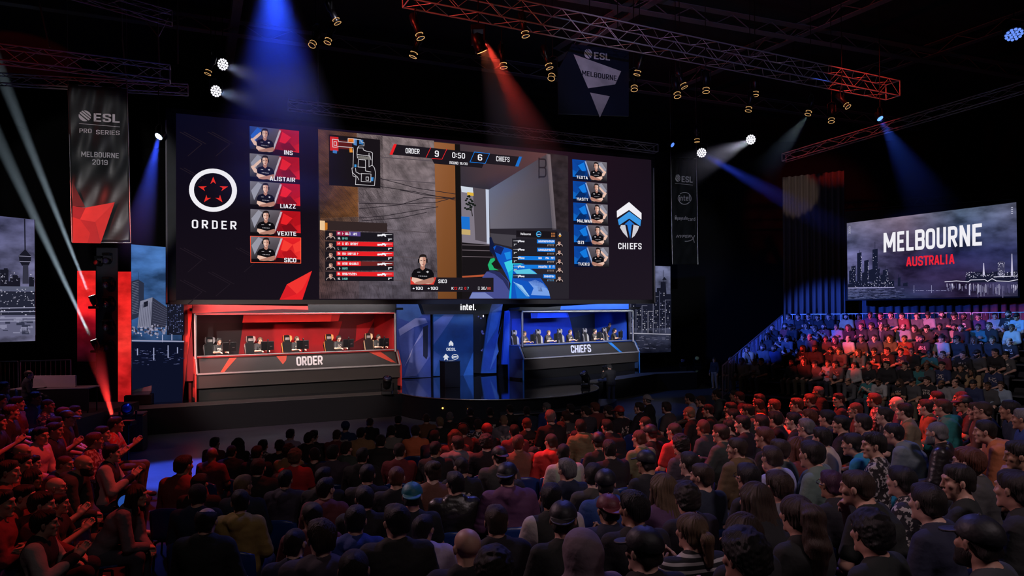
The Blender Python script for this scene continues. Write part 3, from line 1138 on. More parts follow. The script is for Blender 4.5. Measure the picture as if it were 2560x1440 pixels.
def body_prims(J):
    pr = torso_prims(J) + leg_prims(J)
    for s, k in ((-1, 'l'), (1, 'r')):
        pr.append(('c', t3(J['an' + k]), t3(J['toe' + k]), .038, .03, .02))
    pr += arm_prims(J)
    H = J['head']
    pr.append(('c', t3(H @ Vector(NECK0)), (J['neck'].x, J['neck'].y - .015, J['neck'].z - .02), .056, .062, .03))
    pr += xf_prims(HEAD, H)
    for s, k in ((-1, 'l'), (1, 'r')):
        d, pn, curl = J['ha' + k]
        cr_ = Vector(d).cross(Vector(pn))
        inward = Vector((-s, 0, .6))
        pr += hand_prims(J['wr' + k], d, pn, curl, 1 if cr_.dot(inward) > 0 else -1)
    return pr


_PROTO = {}


def body_mesh(name):
    key = ('body', name)
    if key in _PROTO:
        return _PROTO[key]
    J = pose(name)
    D, lo, h = field(body_prims(J), .0075, .015)
    V, F = surface(D, lo, h)
    Hi = np.array(J['head'].inverted())
    Q = V @ Hi[:3, :3].T + Hi[:3, 3]
    feat = np.zeros((len(V), 4), np.float32)
    feat[:, 3] = 1
    fr = Q[:, 1] > .05
    for sx in (-1, 1):
        e = np.exp(-(((Q[:, 0] - sx * .032) / .013) ** 2 + ((Q[:, 2] - .012) / .006) ** 2) ** 2) * .6
        b = np.exp(-(((Q[:, 0] - sx * .033) / .02) ** 2 + ((Q[:, 2] - .036) / .006) ** 2) ** 2) * .5
        feat[:, 0] = np.maximum(feat[:, 0], np.maximum(e, b) * fr)
    for sx in (-1, 1):
        e = np.exp(-(((Q[:, 1] + .002) / .010) ** 2 + ((Q[:, 2] - .002) / .017) ** 2) ** 2) * .6 * (sx * Q[:, 0] > .08)
        feat[:, 0] = np.maximum(feat[:, 0], e)  # shade in the hollow of each ear, painted dark
    feat[:, 1] = np.exp(-((Q[:, 0] / .024) ** 2 + ((Q[:, 2] + .056) / .011) ** 2) ** 2) * .55 * fr
    _PROTO[key] = fast_mesh('person', V, F, [SKIN], feat)
    return _PROTO[key]


def wrinkle(D, lo, h, amp, f, seed):
    near = np.abs(D) < .05
    P = grid_of(D, lo, h)[near]
    D[near] += amp * noise3(P, f, seed) + amp * .5 * noise3(P * np.array([1, 1, 2.2]), f * 1.9, seed + 5)
    return D


def top_mesh(name, kind):
    """shirt, jacket or hooded top over a pose"""
    key = (kind, name)
    if key in _PROTO:
        return _PROTO[key]
    J = pose(name)
    n, H = J['neck'], J['head']
    fat = {'tee': .010, 'sweater': .016, 'jacket': .020, 'hoodie': .022, 'hood_up': .022}[kind]
    pr = torso_prims(J, 1.0)[1:]
    p = J['pel']
    pr.append(('c', (p.x - .07, p.y, p.z + .05), (p.x + .07, p.y, p.z + .05), .112, .112, .05))
    if kind == 'tee':
        for k in 'lr':
            a, b = J['sh' + k], J['el' + k]
            pr.append(('c', t3(a), t3(a + (b - a) * .72), .058, .056, .04))
    else:
        for k in 'lr':
            a, b, c = J['sh' + k], J['el' + k], J['wr' + k]
            pr += [('c', t3(a), t3(b), .060, .050, .04), ('c', t3(b), t3(b + (c - b) * .93), .048, .038, .02)]
    D, lo, h = field(pr, .0105, .02, fat, .04)
    if kind == 'hoodie':      # the hood lying on the shoulders, open at the front
        c = np.array(n) + np.array((0, -.075, .005))
        hp = [('c', (n.x - .075, n.y + .02, n.z - .0), (n.x - .085, n.y - .07, n.z - .01), .022, .036, .03),
              ('c', (n.x - .085, n.y - .07, n.z - .01), (n.x, n.y - .125, n.z - .03), .036, .045, .03),
              ('c', (n.x + .075, n.y + .02, n.z - .0), (n.x + .085, n.y - .07, n.z - .01), .022, .036, .03),
              ('c', (n.x + .085, n.y - .07, n.z - .01), (n.x, n.y - .125, n.z - .03), .036, .045, .03),
              ('c', (n.x, n.y - .11, n.z - .02), (n.x, n.y - .13, n.z - .12), .05, .03, .04)]
        D, lo, h = field(pr + [q[:3] + (q[3] - fat * .6, q[4] - fat * .6, q[5]) for q in hp], .0105, .02, fat, .04)
    if kind == 'jacket':
        hp = [('c', (n.x - .06, n.y + .03, n.z + .0), (n.x - .065, n.y - .05, n.z + .005), .012, .016, .02), ('c', (n.x - .065, n.y - .05, n.z + .005), (n.x + .065, n.y - .05, n.z + .005), .018, .018, .02),
              ('c', (n.x + .06, n.y + .03, n.z + .0), (n.x + .065, n.y - .05, n.z + .005), .012, .016, .02)]
        D, lo, h = field(pr + hp, .0105, .02, fat, .04)
    if kind == 'hood_up':
        E = xf_prims([('e', (0, -.03, .03), (.10, .125, .125), .04), ('c', (0, -.04, -.05), (0, -.05, -.14), .085, .10, .05)], H)
        D, lo, h = field(pr + E, .0105, .02, fat * .8, .05)
        P = grid_of(D, lo, h)
        Hi = np.array(H.inverted())
        Q = P @ Hi[:3, :3].T + Hi[:3, 3]
        hole = d_ell(Q, (0, .12, -.005), (.078, .11, .115))
        D = np.maximum(D, -hole.astype(np.float32))
    P = grid_of(D, lo, h)
    # neckline and hem
    if kind != 'hood_up':
        nk = d_ell(P, (n.x, n.y + .035, n.z + .055), (.066 if kind == 'tee' else .058, .085, .085))
        D = np.maximum(D, -nk.astype(np.float32))
    z0 = p.z - (.02 if kind == 'tee' else .0)
    if kind in ('jacket', 'hoodie', 'sweater', 'hood_up'):
        z0 -= .03
    D = np.maximum(D, (z0 - P[..., 2]).astype(np.float32) * .9)
    D = wrinkle(D, lo, h, {'tee': .004, 'sweater': .005, 'jacket': .007, 'hoodie': .007, 'hood_up': .006}[kind], 26, hash_(name + kind))
    V, F = surface(D, lo, h)
    _PROTO[key] = fast_mesh(kind, V, F, [CLOTH['plain']])
    return _PROTO[key]


def hash_(s):
    v = 7
    for ch in s:
        v = (v * 31 + ord(ch)) % 99991
    return v


def trousers_mesh(name):
    key = ('trousers', name)
    if key in _PROTO:
        return _PROTO[key]
    J = pose(name)
    p = J['pel']
    pr = [('c', (p.x - .075, p.y, p.z - .01), (p.x + .075, p.y, p.z - .01), .116, .116, .05)]
    for k in 'lr':
        a, b, c = J['hip' + k], J['kn' + k], J['an' + k]
        pr += [('c', t3(a), t3(b), .090, .066, .04), ('c', t3(b), t3(c), .064, .050, .03)]
    D, lo, h = field(pr, .012, .02, .01, .04)
    P = grid_of(D, lo, h)
    D = np.maximum(D, (P[..., 2] - (p.z + .09)).astype(np.float32))
    D = wrinkle(D, lo, h, .005, 24, hash_(name))
    V, F = surface(D, lo, h)
    _PROTO[key] = fast_mesh('trousers', V, F, [CLOTH['plain']])
    return _PROTO[key]


def shoes_mesh(name):
    key = ('shoes', name)
    if key in _PROTO:
        return _PROTO[key]
    J = pose(name)
    pr = []
    for k in 'lr':
        a, t = J['an' + k], J['toe' + k]
        pr += [('c', (a.x, a.y - .03, .045), (t.x, t.y, .04), .046, .038, .02), ('c', t3(a), (a.x, a.y, .05), .048, .046, .02)]
    D, lo, h = field(pr, .012, .02, .004, .03)
    P = grid_of(D, lo, h)
    D = np.maximum(D, (0.004 - P[..., 2]).astype(np.float32))
    V, F = surface(D, lo, h)
    _PROTO[key] = fast_mesh('shoes', V, F, [CLOTH['plain']])
    return _PROTO[key]


def hair_mesh(kind):
    """hair, caps and beards in the head's frame"""
    key = ('hair', kind)
    if key in _PROTO:
        return _PROTO[key]
    h = .0045
    mat = HAIR
    sk = [('e', (0, -.018, .043), (.084, .104, .087), .02)]
    sk2 = [('e', (0, -.013, .037), (.079, .100, .088), .02)]
    back = [('c', (-.035, -.068, -.03), (.035, -.068, -.03), .032, .032, .03)]
    line = lambda Q, a=.0, b=.70: (a + b * Q[..., 1] - Q[..., 2]) * .82

    def strands(Q, n, amp, seed):
        az = np.arctan2(Q[..., 0], Q[..., 1] + .06)
        rr = np.random.RandomState(seed)
        o = 0
        for i in range(4):
            o = o + np.sin(az * n * rr.uniform(.6, 1.5) + Q[..., 2] * rr.uniform(-30, 30) + rr.uniform(0, 6))
        return amp * o / 4

    if kind in ('short', 'crop', 'messy', 'slick', 'buzz', 'curly', 'afro'):
        inf = {'buzz': .001, 'crop': .006, 'short': .010, 'slick': .008, 'messy': .017, 'curly': .028, 'afro': .048}[kind]
        pr = sk2 + back
        if kind in ('short', 'messy', 'slick'):
            pr = pr + [('c', (-.03, .05, .092), (.03, .05, .092), .016, .016, .03)]
        D, lo, h = field(pr, h, .02, .0, .06 + inf)
        Q = grid_of(D, lo, h)
        ln = line(Q, .0 if kind not in ('curly', 'afro') else -.015)
        D = D - (inf * np.clip(-ln / .07, .12, 1)).astype(np.float32)
        D = np.maximum(D, ln.astype(np.float32))
        for s in (-1, 1):
            D = np.maximum(D, -d_ell(Q, (s * .092, -.004, -.006), (.026, .026, .040)).astype(np.float32))
        if kind in ('curly', 'afro'):
            D += (.007 * noise3(Q, 95, 3) + .005 * noise3(Q, 190, 4)).astype(np.float32)
        elif kind != 'buzz':
            D += strands(Q, 34, {'crop': .001, 'short': .0025, 'slick': .002, 'messy': .006}[kind], 4).astype(np.float32) + (.004 * noise3(Q, 60, 8)).astype(np.float32) * (kind == 'messy')
    elif kind == 'balding':
        D, lo, h = field(sk + back, h, .02, .003, .04)
        Q = grid_of(D, lo, h)
        D = np.maximum(D, line(Q).astype(np.float32))
        D = np.maximum(D, -d_ell(Q, (0, .03, .13), (.085, .12, .085)).astype(np.float32))
    elif kind in ('long', 'wavy', 'ponytail', 'bun', 'bob'):
        pr = list(sk)
        if kind == 'wavy':
            pr += back + [('c', (0, -.10, .07), (0, -.16, .05), .03, .04, .02), ('c', (0, -.16, .05), (.01, -.185, -.14), .055, .065, .03), ('c', (.01, -.185, -.14), (-.01, -.20, -.36), .065, .035, .03)]
        elif kind == 'long':
            L = -.27
            for x in (-.07, -.04, 0, .04, .07):
                pr.append(('c', (x, -.06 + abs(x) * .4, .02), (x * 1.25, -.150 + abs(x) * .5, L), .048, .034, .03))
            for s in (-1, 1):
                pr.append(('c', (s * .078, .0, .04), (s * .095, .02, -.17), .026, .022, .02))
        elif kind == 'bob':
            for x in (-.07, -.035, 0, .035, .07):
                pr.append(('c', (x, -.05 + abs(x) * .4, .02), (x * 1.1, -.07 + abs(x) * .6, -.10), .05, .035, .03))
        elif kind == 'ponytail':
            pr += back + [('c', (0, -.12, .03), (0, -.155, .0), .02, .035, .015), ('c', (0, -.155, .0), (0.01, -.16, -.16), .035, .018, .02)]
        else:
            pr += back + [('e', (0, -.11, .10), (.042, .042, .038), .012)]
        D, lo, h = field(pr, h, .02, .008, .05)
        Q = grid_of(D, lo, h)
        fr = np.maximum((.0 + .70 * Q[..., 1] - Q[..., 2]) * .82, Q[..., 1] - .045) if kind in ('long', 'bob') else None
        if fr is not None:    # keep the face free
            D = np.maximum(D, -d_ell(Q, (0, .115, -.03), (.066, .09, .105)).astype(np.float32))
            D += (strands(Q, 26, .006, 2) + .003 * noise3(Q, 70, 6)).astype(np.float32)
        else:
            cut = np.where(Q[..., 1] < -.105, -1, line(Q))
            D = np.maximum(D, cut.astype(np.float32))
            D += strands(Q, 24, .004, 2).astype(np.float32)
            if kind == 'wavy':
                D += (.010 * noise3(Q * np.array([1, 1, .55]), 105, 5)).astype(np.float32) * (Q[..., 1] < -.12)
    elif kind in ('cap', 'cap_back', 'beanie'):
        mat = GLOSSY_OWN
        s = -1 if kind == 'cap_back' else 1
        D, lo, h = field([('e', (0, -.014, .045), (.086, .106, .092), .02)], h, .02, .008, .09)
        Q = grid_of(D, lo, h)
        rim = .035 if kind != 'beanie' else .0
        D = np.maximum(D, (rim + .12 * Q[..., 1] * s - Q[..., 2]).astype(np.float32))
        if kind != 'beanie':
            q = Q.copy()
            q[..., 2] += 1.6 * q[..., 0] ** 2 + .25 * (s * q[..., 1] - .09)
            br = np.maximum(np.abs(q[..., 2] - .052) - .006, np.linalg.norm((q[..., :2] - np.array([0, s * .075])) / np.array([.082, .115]), axis=-1) * .09 - .09)
            br = np.maximum(br, .04 - s * q[..., 1])
            D = np.minimum(D, br.astype(np.float32))
            D = np.minimum(D, (np.linalg.norm(Q - np.array([0, -.014, .147]), axis=-1) - .008).astype(np.float32))
        else:
            D += (.003 * np.sin(np.arctan2(Q[..., 0], Q[..., 1]) * 40)).astype(np.float32)
    elif kind == 'beard':
        D, lo, h = field([('e', (0, .026, -.055), (.064, .068, .07), .02), ('c', (-.015, .075, -.1), (.015, .075, -.1), .026, .026, .02)], h, .02, .006, .04)
        Q = grid_of(D, lo, h)
        D = np.maximum(D, (Q[..., 2] + .03 + .25 * (Q[..., 1] - .05)).astype(np.float32))
        D = np.maximum(D, -d_ell(Q, (0, .11, -.053), (.026, .03, .012)).astype(np.float32))
    V, F = surface(D, lo, h)
    _PROTO[key] = fast_mesh(kind, V, F, [mat])
    return _PROTO[key]


def gear_mesh(kind):
    key = ('gear', kind)
    if key in _PROTO:
        return _PROTO[key]
    m = MB()
    if kind == 'glasses':
        for s in (-1, 1):
            pts = [(s * .033 + .024 * math.cos(t), .104, .010 + .019 * math.sin(t)) for t in [i * PI / 6 for i in range(13)]]
            m.path(pts, .0026, 5)
            m.path([(s * .057, .102, .014), (s * .088, .06, .016), (s * .09, -.01, .012)], .003, 5)
        m.path([(-.01, .107, .014), (.01, .107, .014)], .0026, 5)
        mt = plain('spectacle_frame', (0.01, 0.01, 0.01), 0.3)
    else:   # headset
        pts = [(.104 * math.sin(a), -.01, .045 + .1 * math.cos(a)) for a in [(-95 + 190 * i / 12) * PI / 180 for i in range(13)]]
        m.path(pts, .010, 6)
        for s in (-1, 1):
            m.lathe([(.02, -.02), (.042, -.014), (.045, 0), (.042, .014), (.02, .02)], (s * .1, -.005, .0), (1, 0, 0), 14)
        m.path([(-.105, .02, -.02), (-.09, .09, -.06), (-.05, .118, -.065)], .004, 5)
        m.ball((-.045, .12, -.065), .01, 5)
        mt = plain('headset_plastic', (0.015, 0.015, 0.017), 0.35)
    o = m.build(kind, mt)
    me = o.data
    bpy.data.objects.remove(o)
    _PROTO[key] = me
    return me


SKINS = {'fair': (.55, .30, .22), 'pale': (.62, .38, .30), 'tan': (.40, .21, .13), 'brown': (.20, .10, .06), 'dark': (.09, .045, .03)}
HAIRS = {'black': (.012, .010, .010), 'dark': (.028, .019, .014), 'brown': (.075, .040, .024), 'light': (.22, .13, .07), 'blond': (.42, .29, .16),
         'grey': (.30, .29, .29), 'red': (.22, .06, .03), 'purple': (.10, .02, .07)}  # red also stands in for red light falling on heads


def add_child(name, me, parent, M4=None, colour=None, mat=None):
    o = bpy.data.objects.new(name, me)
    COL.objects.link(o)
    o.parent = parent
    if M4 is not None:
        o.matrix_basis = M4
    if colour is not None:
        o.color = (*colour, 1)
    if mat is not None:      # a fabric of its own on the shared mesh
        o.material_slots[0].link = 'OBJECT'
        o.material_slots[0].material = mat
    return o


def person(loc, yaw, ps='lap', hair='short', hcol='dark', skin='fair', top='tee', tcol=(.02, .02, .02), fabric='plain', legs=(.02, .022, .03),
           scale=1.0, extra=(), label=None, group=None, capcol=None, wide=1.0, shoes=True):
    """one figure: the body is the thing's own mesh, hair and clothes are its children"""
    o = bpy.data.objects.new('person', body_mesh(ps))
    COL.objects.link(o)
    o.location = loc
    o.rotation_euler = (0, 0, yaw)
    o.scale = (scale * wide, scale * wide, scale)
    o.color = (*SKINS[skin], 1)
    tag(o, label, 'person', group)
    H = pose(ps)['head']
    add_child('hooded_top' if top in ('hoodie', 'hood_up') else {'tee': 'shirt', 'sweater': 'sweater', 'jacket': 'jacket'}[top], top_mesh(ps, top), o, None, tcol, CLOTH[fabric])
    add_child('trousers', trousers_mesh(ps), o, None, legs)
    if shoes:
        add_child('shoes', shoes_mesh(ps), o, None, (.03, .03, .03))
    if hair not in ('bald', 'none') and not (top == 'hood_up'):
        if hair in ('cap', 'cap_back', 'beanie'):
            c = add_child('cap' if hair != 'beanie' else 'beanie', hair_mesh(hair), o, H, capcol or (.012, .012, .015))
            add_child('hair', hair_mesh('buzz'), o, H, HAIRS[hcol])
        else:
            add_child('hair', hair_mesh(hair), o, H, HAIRS[hcol])
    for e in extra:
        if e == 'beard':
            add_child('beard', hair_mesh('beard'), o, H, HAIRS[hcol])
        elif e in ('glasses', 'headset'):
            add_child(e, gear_mesh(e), o, H)
    return o

# ------------------------------------------------------------------ the audience
COLS = {'k': ('black', (.014, .013, .015)), 'n': ('navy', (.014, .020, .05)), 'g': ('grey', (.16, .155, .165)), 'G': ('dark grey', (.05, .05, .055)),
        'w': ('pale lavender', (.42, .38, .48)), 't': ('tan', (.34, .20, .09)), 'o': ('orange', (.62, .17, .07)), 'r': ('red', (.50, .03, .03)),
        'R': ('maroon', (.16, .03, .035)), 'b': ('brown', (.15, .07, .04)), 'e': ('olive', (.20, .16, .08)), 'T': ('bright blue', (.02, .22, .48)),
        'B': ('dark blue', (.02, .05, .18)), 'p': ('purple', (.12, .04, .13)), 'c': ('cream', (.52, .42, .32)), 'l': ('teal', (.02, .15, .17))}
# X Y-of-head-top width-of-head (pixels of an enlarged view), hair, hair colour (red also paints red-lit heads), top, colour, [fabric / pose / skin / extras]
VIEW_A = (400, 980, 3.13, """
1625 195 85 crop brown tee k|1450 230 75 beanie dark tee B back_print|1845 180 80 short black jacket k|1042 288 85 short black tee w|1150 315 85 messy dark jacket k
1225 297 80 short black tee k cross|1365 285 85 crop brown tee R|1555 275 80 short black sweater t|1705 325 85 short black sweater k|1790 258 80 short black tee g lap
430 352 95 short dark tee R lap|635 357 105 long dark jacket k|785 370 90 short black jacket G patterned|915 372 85 short black tee k|990 410 90 curly dark jacket t leather
1080 448 125 curly light tee r cross|430 430 100 bald dark tee R brown|540 415 110 crop black jacket k|770 420 95 short black tee k|1230 433 90 crop black tee k turn
1330 418 100 messy black jacket G|1450 382 90 short dark hoodie G look|1590 435 100 short black jacket k|165 490 115 short dark sweater R look|215 580 110 crop dark hoodie G
290 640 110 short black sweater k|315 722 125 short dark sweater n turn|790 520 115 short dark jacket k|675 645 120 short blond sweater n look|1005 608 110 short black hoodie G lap
1260 585 110 short black tee k|1300 665 120 short black hoodie R look|1600 565 100 short black sweater k|1620 735 140 short black jacket k turn|365 900 145 balding dark jacket k lap
605 765 125 short black hoodie t turn|1210 855 150 buzz dark tee R brown|1550 885 150 short black hoodie B lap|1235 1003 205 messy brown hoodie G turn|1080 1055 165 buzz dark sweater n look
1515 1228 250 crop dark sweater B lap|895 725 80 cap_back dark tee k""")
VIEW_B = (960, 960, 3.0, """
215 308 75 short dark sweater o lap|322 222 72 crop brown tee b lap|428 245 75 short blond tee k|500 208 70 crop grey tee k|640 178 72 short dark hoodie k
813 175 68 short black tee k back_print|945 155 70 short black tee k|1048 162 70 short dark jacket n|1197 140 70 short grey hoodie B turn|910 230 75 buzz blond hoodie g back_print
1090 250 75 buzz red tee k back_print|1268 190 80 short grey tee k look|1382 198 75 short dark tee G back_print|1405 148 65 short black tee k|1530 165 80 short dark jacket G
1570 138 65 messy red tee R|1660 160 65 short dark tee k|1740 165 65 cap dark tee k back_print|400 335 80 short black tee n|510 340 75 long red tee R
570 298 75 short brown tee R headset|715 262 75 short black tee k patterned|790 297 75 beanie dark tee k|975 302 70 short black tee R|1305 283 75 messy dark tee R
1495 262 80 short dark hoodie e look|1650 255 75 short black tee k|137 440 90 crop dark tee R lap|390 422 90 buzz black tee k|570 388 90 short dark hoodie g turn
745 380 90 curly dark tee k|840 470 95 cap_back dark sweater G|1028 378 90 short red sweater b look|1100 470 95 messy dark sweater n|1230 368 90 buzz brown hoodie r turn
1325 440 90 buzz dark raglan_tee c look|1450 345 70 buzz purple hoodie R|1628 360 70 cap brown tee k back_print|1708 412 90 short dark tee k look
555 545 95 buzz dark tee k back_print|115 615 100 crop red tee k lap|340 578 100 bun brown tee b turn|550 655 125 short black jacket k leather turn|190 745 138 cap_back dark tee k
905 590 130 cap_back dark hoodie p look|1365 560 130 messy grey jacket n turn|1550 590 90 short dark tee G look glasses|1640 640 130 cap dark hoodie B look|1275 740 120 short black raglan_tee k look
965 760 135 none dark hood_up k|860 905 190 short brown jacket k lap|110 900 190 short black jacket k turn|275 980 140 short black hoodie w look|620 1075 215 bald dark jacket k turn
830 1230 280 curly dark tee k|1345 880 210 cap_back dark tee k look|1500 1120 280 none dark hood_up g|1700 830 150 cap_back dark sweater n clap""")
VIEW_C = (1500, 960, 3.0, """
893 42 75 short dark hoodie G look|985 45 70 short dark tee k|1065 55 75 short dark tee R|1170 75 70 messy dark tee k clap|350 80 65 cap_back grey tee k|670 68 70 short black tee w look
770 85 75 crop dark tee k|275 135 85 short dark jacket k|508 130 80 short dark tee G back_print look|690 165 80 buzz blond tee k look|828 148 85 crop black tee k lap
955 135 80 short dark tee k turn|1092 142 85 short dark jacket G|1205 110 85 short dark jacket o look|1325 110 85 short red tee G look|1450 105 80 messy red tee R|1555 70 85 short red tee k look
320 232 80 buzz brown tee k|395 305 80 cap dark tee k|535 288 85 buzz brown tee r|600 380 100 curly dark hoodie G look|270 340 95 buzz red tee e lap
790 262 85 crop red sweater G look|905 302 95 short brown sweater G cross|985 268 85 short dark tee k turn|1085 232 95 short black tee k lap|1015 185 75 short black tee k
1225 225 90 short dark sweater G look|1330 205 100 messy dark sweater k look|1425 210 90 short black tee k|1250 318 110 short red tee k|1520 255 110 short grey sweater n glasses look
1545 190 90 messy red tee R|365 500 130 cap dark tee k lap look|645 505 120 short dark tee k clap|1045 402 120 short brown hoodie b turn|1246 415 105 messy black tee n
1360 410 110 short brown tee G|1310 460 140 short brown sweater w look|1450 395 110 long red tee R|1560 420 140 short dark sweater g look|780 595 155 short brown tee n turn
485 670 160 long light jacket p clap|1090 590 150 short black tee k glasses look|665 740 190 curly dark jacket k look|1170 725 180 long brown tee k chin|1357 650 190 messy brown tee g look
225 805 195 messy black tee k turn|700 965 235 ponytail light tee k striped|1040 965 225 bob brown tee k lap|1060 1120 320 afro black tee k|1490 830 235 wavy brown tee k look
300 1080 230 cap dark jacket k turn""")
VIEW_D = (2020, 960, 3.0, """
80 15 85 short grey jacket k look|205 68 80 short dark tee k|510 65 95 short red jacket G patterned look|640 88 90 bald dark tee n|700 140 100 short dark tee e look|860 112 105 short dark sweater b look
1030 110 110 short brown hoodie l look|985 50 80 short dark tee p|1130 42 85 buzz dark tee k beard|1185 85 80 cap dark tee k|1330 122 110 buzz brown tee k glasses look|1490 118 110 short black sweater n
1240 140 80 messy brown hoodie b|1590 180 150 short grey jacket B look|375 135 80 buzz red tee k glasses|125 190 110 short black hoodie G look|265 235 95 short black tee k
385 220 100 short dark tee k back_print look|590 170 95 short dark tee k look|650 280 125 short black hoodie g lean|985 275 165 buzz grey jacket k leather beard look|1290 255 145 short dark hoodie o lean
320 355 130 short dark hoodie T lean|490 365 150 messy dark tee k patterned|85 325 150 messy dark sweater c look|20 430 130 short black sweater g|1205 475 195 messy red jacket G glasses look
175 640 150 slick purple jacket k glasses look|394 635 250 short brown tee k chin|700 610 215 short black jacket k patterned look|1096 600 250 short dark tee k turn|1590 420 170 messy dark tee n chin
1530 640 220 short dark hoodie k look|900 740 320 short dark tee n look|480 950 390 curly black tee k look|1250 990 300 cap dark tee G look beard""")
# three pieces of the special colours above
CAPS = {('B', 190): (.02, .16, .2), ('B', 1740): (.30, .02, .02), ('B', 790): (.22, .02, .03), ('B', 1700): (.12, .02, .03), ('C', 350): (.3, .3, .32), ('A', 1450): (.015, .03, .14)}
HAIRWORD = {'short': 'short {} hair', 'crop': 'cropped {} hair', 'buzz': 'buzzed {} hair', 'messy': 'tousled {} hair', 'curly': 'curly {} hair', 'afro': 'big curly {} hair',
            'long': 'long {} hair', 'wavy': 'long wavy {} hair', 'ponytail': 'streaked {} ponytail', 'bun': '{} hair bun', 'bob': '{} bobbed hair', 'slick': 'slicked {} hair',
            'bald': 'bald head', 'balding': 'balding crown', 'cap': 'peaked cap', 'cap_back': 'backward cap', 'beanie': 'snug beanie', 'none': 'hood up'}
TOPWORD = {'tee': 'T-shirt', 'sweater': 'sweater', 'jacket': 'jacket', 'hoodie': 'hoodie', 'hood_up': 'hooded top', 'raglan_tee': 'raglan shirt'}
FABWORD = {'striped': 'striped', 'patterned': 'patterned', 'back_print': 'back-printed', 'leather': 'leather', 'chest_print': 'chest-printed'}
POSES = ('lap', 'clap', 'cross', 'chin', 'lean', 'turn', 'look')


def read_view(name, view):
    x0, y0, s, rows = view
    out = []
    for r in rows.strip().replace('\n', '|').split('|'):
        t = r.split()
        d = dict(view=name, X=int(t[0]), x=x0 + int(t[0]) / s, y=y0 + int(t[1]) / s, w=int(t[2]) / s, hair=t[3], hcol=t[4], top=t[5], col=t[6],
                 fabric='plain', pose=None, skin=None, extra=[])
        for q in t[7:]:
            if q in FABWORD:
                d['fabric'] = q
            elif q in POSES:
                d['pose'] = q if d['pose'] is None else d['pose']
            elif q in SKINS:
                d['skin'] = q
            else:
                d['extra'].append(q)
        out.append(d)
    return out
VIEW_L = (0, 940, 2.88, """
28 40 60 short black jacket k|15 130 70 short black tee k|145 145 90 short dark tee R|235 112 85 short dark jacket B|325 165 88 buzz dark tee B patterned|60 205 100 short red tee k|10 275 80 short black tee k
478 222 90 short red tee p|548 204 82 short dark tee k|465 250 88 cap dark tee k|420 290 100 short black tee R clap|372 332 105 short dark sweater n|272 364 120 short black sweater c look|190 470 115 bald dark tee R
815 292 95 short black tee r patterned clap|755 358 90 short black tee k clap|680 405 105 short red jacket R patterned|805 490 110 short black raglan_tee k clap|575 555 125 bald dark hoodie G lean beard
445 562 110 buzz red tee R|85 606 125 short brown jacket b|225 656 115 long black tee k|262 712 105 messy black tee R|425 725 135 bald dark tee k clap glasses|185 770 145 short black jacket b
283 836 140 messy black hoodie R|400 845 120 short black tee k clap|318 970 155 messy black raglan_tee k clap|995 770 115 long black sweater g lean|35 820 120 short black jacket R|180 560 110 short black tee R""")
VIEW_S = (1640, 760, 2.783, None)
# the grandstand, back row first: x of every head in the view above
STAND = ((928, 993, 1060, 1130, 1210, 1330, 1420, 1495, 1570, 1640, 1722, 1815, 1895, 1990, 2075, 2150, 2250, 2358, 2455, 2545),
         (818, 905, 985, 1050, 1112, 1175, 1255, 1340, 1428, 1505, 1572, 1645, 1725, 1800, 1890, 1980, 2075, 2150, 2240, 2325, 2480),
         (770, 870, 935, 1028, 1110, 1185, 1250, 1340, 1435, 1525, 1630, 1735, 1825, 1885, 1995, 2105, 2215, 2345, 2460),
         (675, 750, 830, 1018, 1115, 1215, 1310, 1450, 1515, 1620, 1700, 1780, 1905, 2000, 2145, 2240, 2370, 2440),
         (525, 600, 685, 738, 945, 1030, 1110, 1200, 1290, 1380, 1480, 1610, 1735, 1820, 1880, 1990, 2120, 2240, 2355),
         (1385, 1480, 1575, 1690, 1790, 1890, 1990, 2090, 2210, 2310, 2400))

# ------------------------------------------------------------------ the LED wall over the stage
P1, P2 = at(440, 520, 25.0), at(1628, 575, 33.57)
SCR = Plane(P1, (P2 - P1).xy)
LED = led('led_picture', 1.0)
LEDN = led('led_picture_grainy', 1.0, 0.30, 2.2, (1, 1, 1.6))
LEDC = led('led_picture_cloudy', 1.0, 0.65, 0.9, (1, 1, 2.0), 7, 0.33, 0.67)
Wt = srgb(240, 238, 244)
DK = srgb(23, 18, 27)
RD, RD2, RD3 = srgb(232, 34, 40), srgb(178, 18, 28), srgb(120, 14, 24)
BL, BL2, BL3 = srgb(20, 120, 220), srgb(12, 70, 160), srgb(8, 40, 96)
SKP = srgb(222, 178, 160)

wall_root = empty('led_video_wall', SCR.hit(1030, 757, 0), 0, 'giant dark LED video wall above the two player booths, showing a match broadcast', 'screen')


def slab(name, plane, px, off0, off1, mat, parent, kind=None):
    """a solid of given thickness whose front outline is drawn in photo pixels"""
    m = MB()
    f = [plane.hit(x, y, off1) for x, y in px]
    m.prism(f, plane.n * (off0 - off1))
    o = m.build(name, mat, parent)
    return o


slab('housing', SCR, [(414, 268), (1637, 393), (1637, 759), (414, 761)], -.5, -.02, plain('screen_housing', (.010, .010, .012), .55), wall_root)
eg = MB()
for a, b in (((415, 300), (418, 757)), ((1634, 420), (1637, 757))):
    eg.tube(SCR.hit(*a, .02), SCR.hit(*b, .02), .035, n=6)
eg.build('edge_strip', plain('edge_cloth', (.25, .24, .27), .4), wall_root)
sd = Face(SCR, .0)
sd.poly([(418, 290), (440, 292), (440, 752), (420, 752)], srgb(40, 46, 50))
sd.poly([(1628, 402), (1634, 403), (1636, 752), (1630, 752)], srgb(32, 34, 42))
sd.build('side_curtain', vinyl('side_curtain', .6), wall_root)

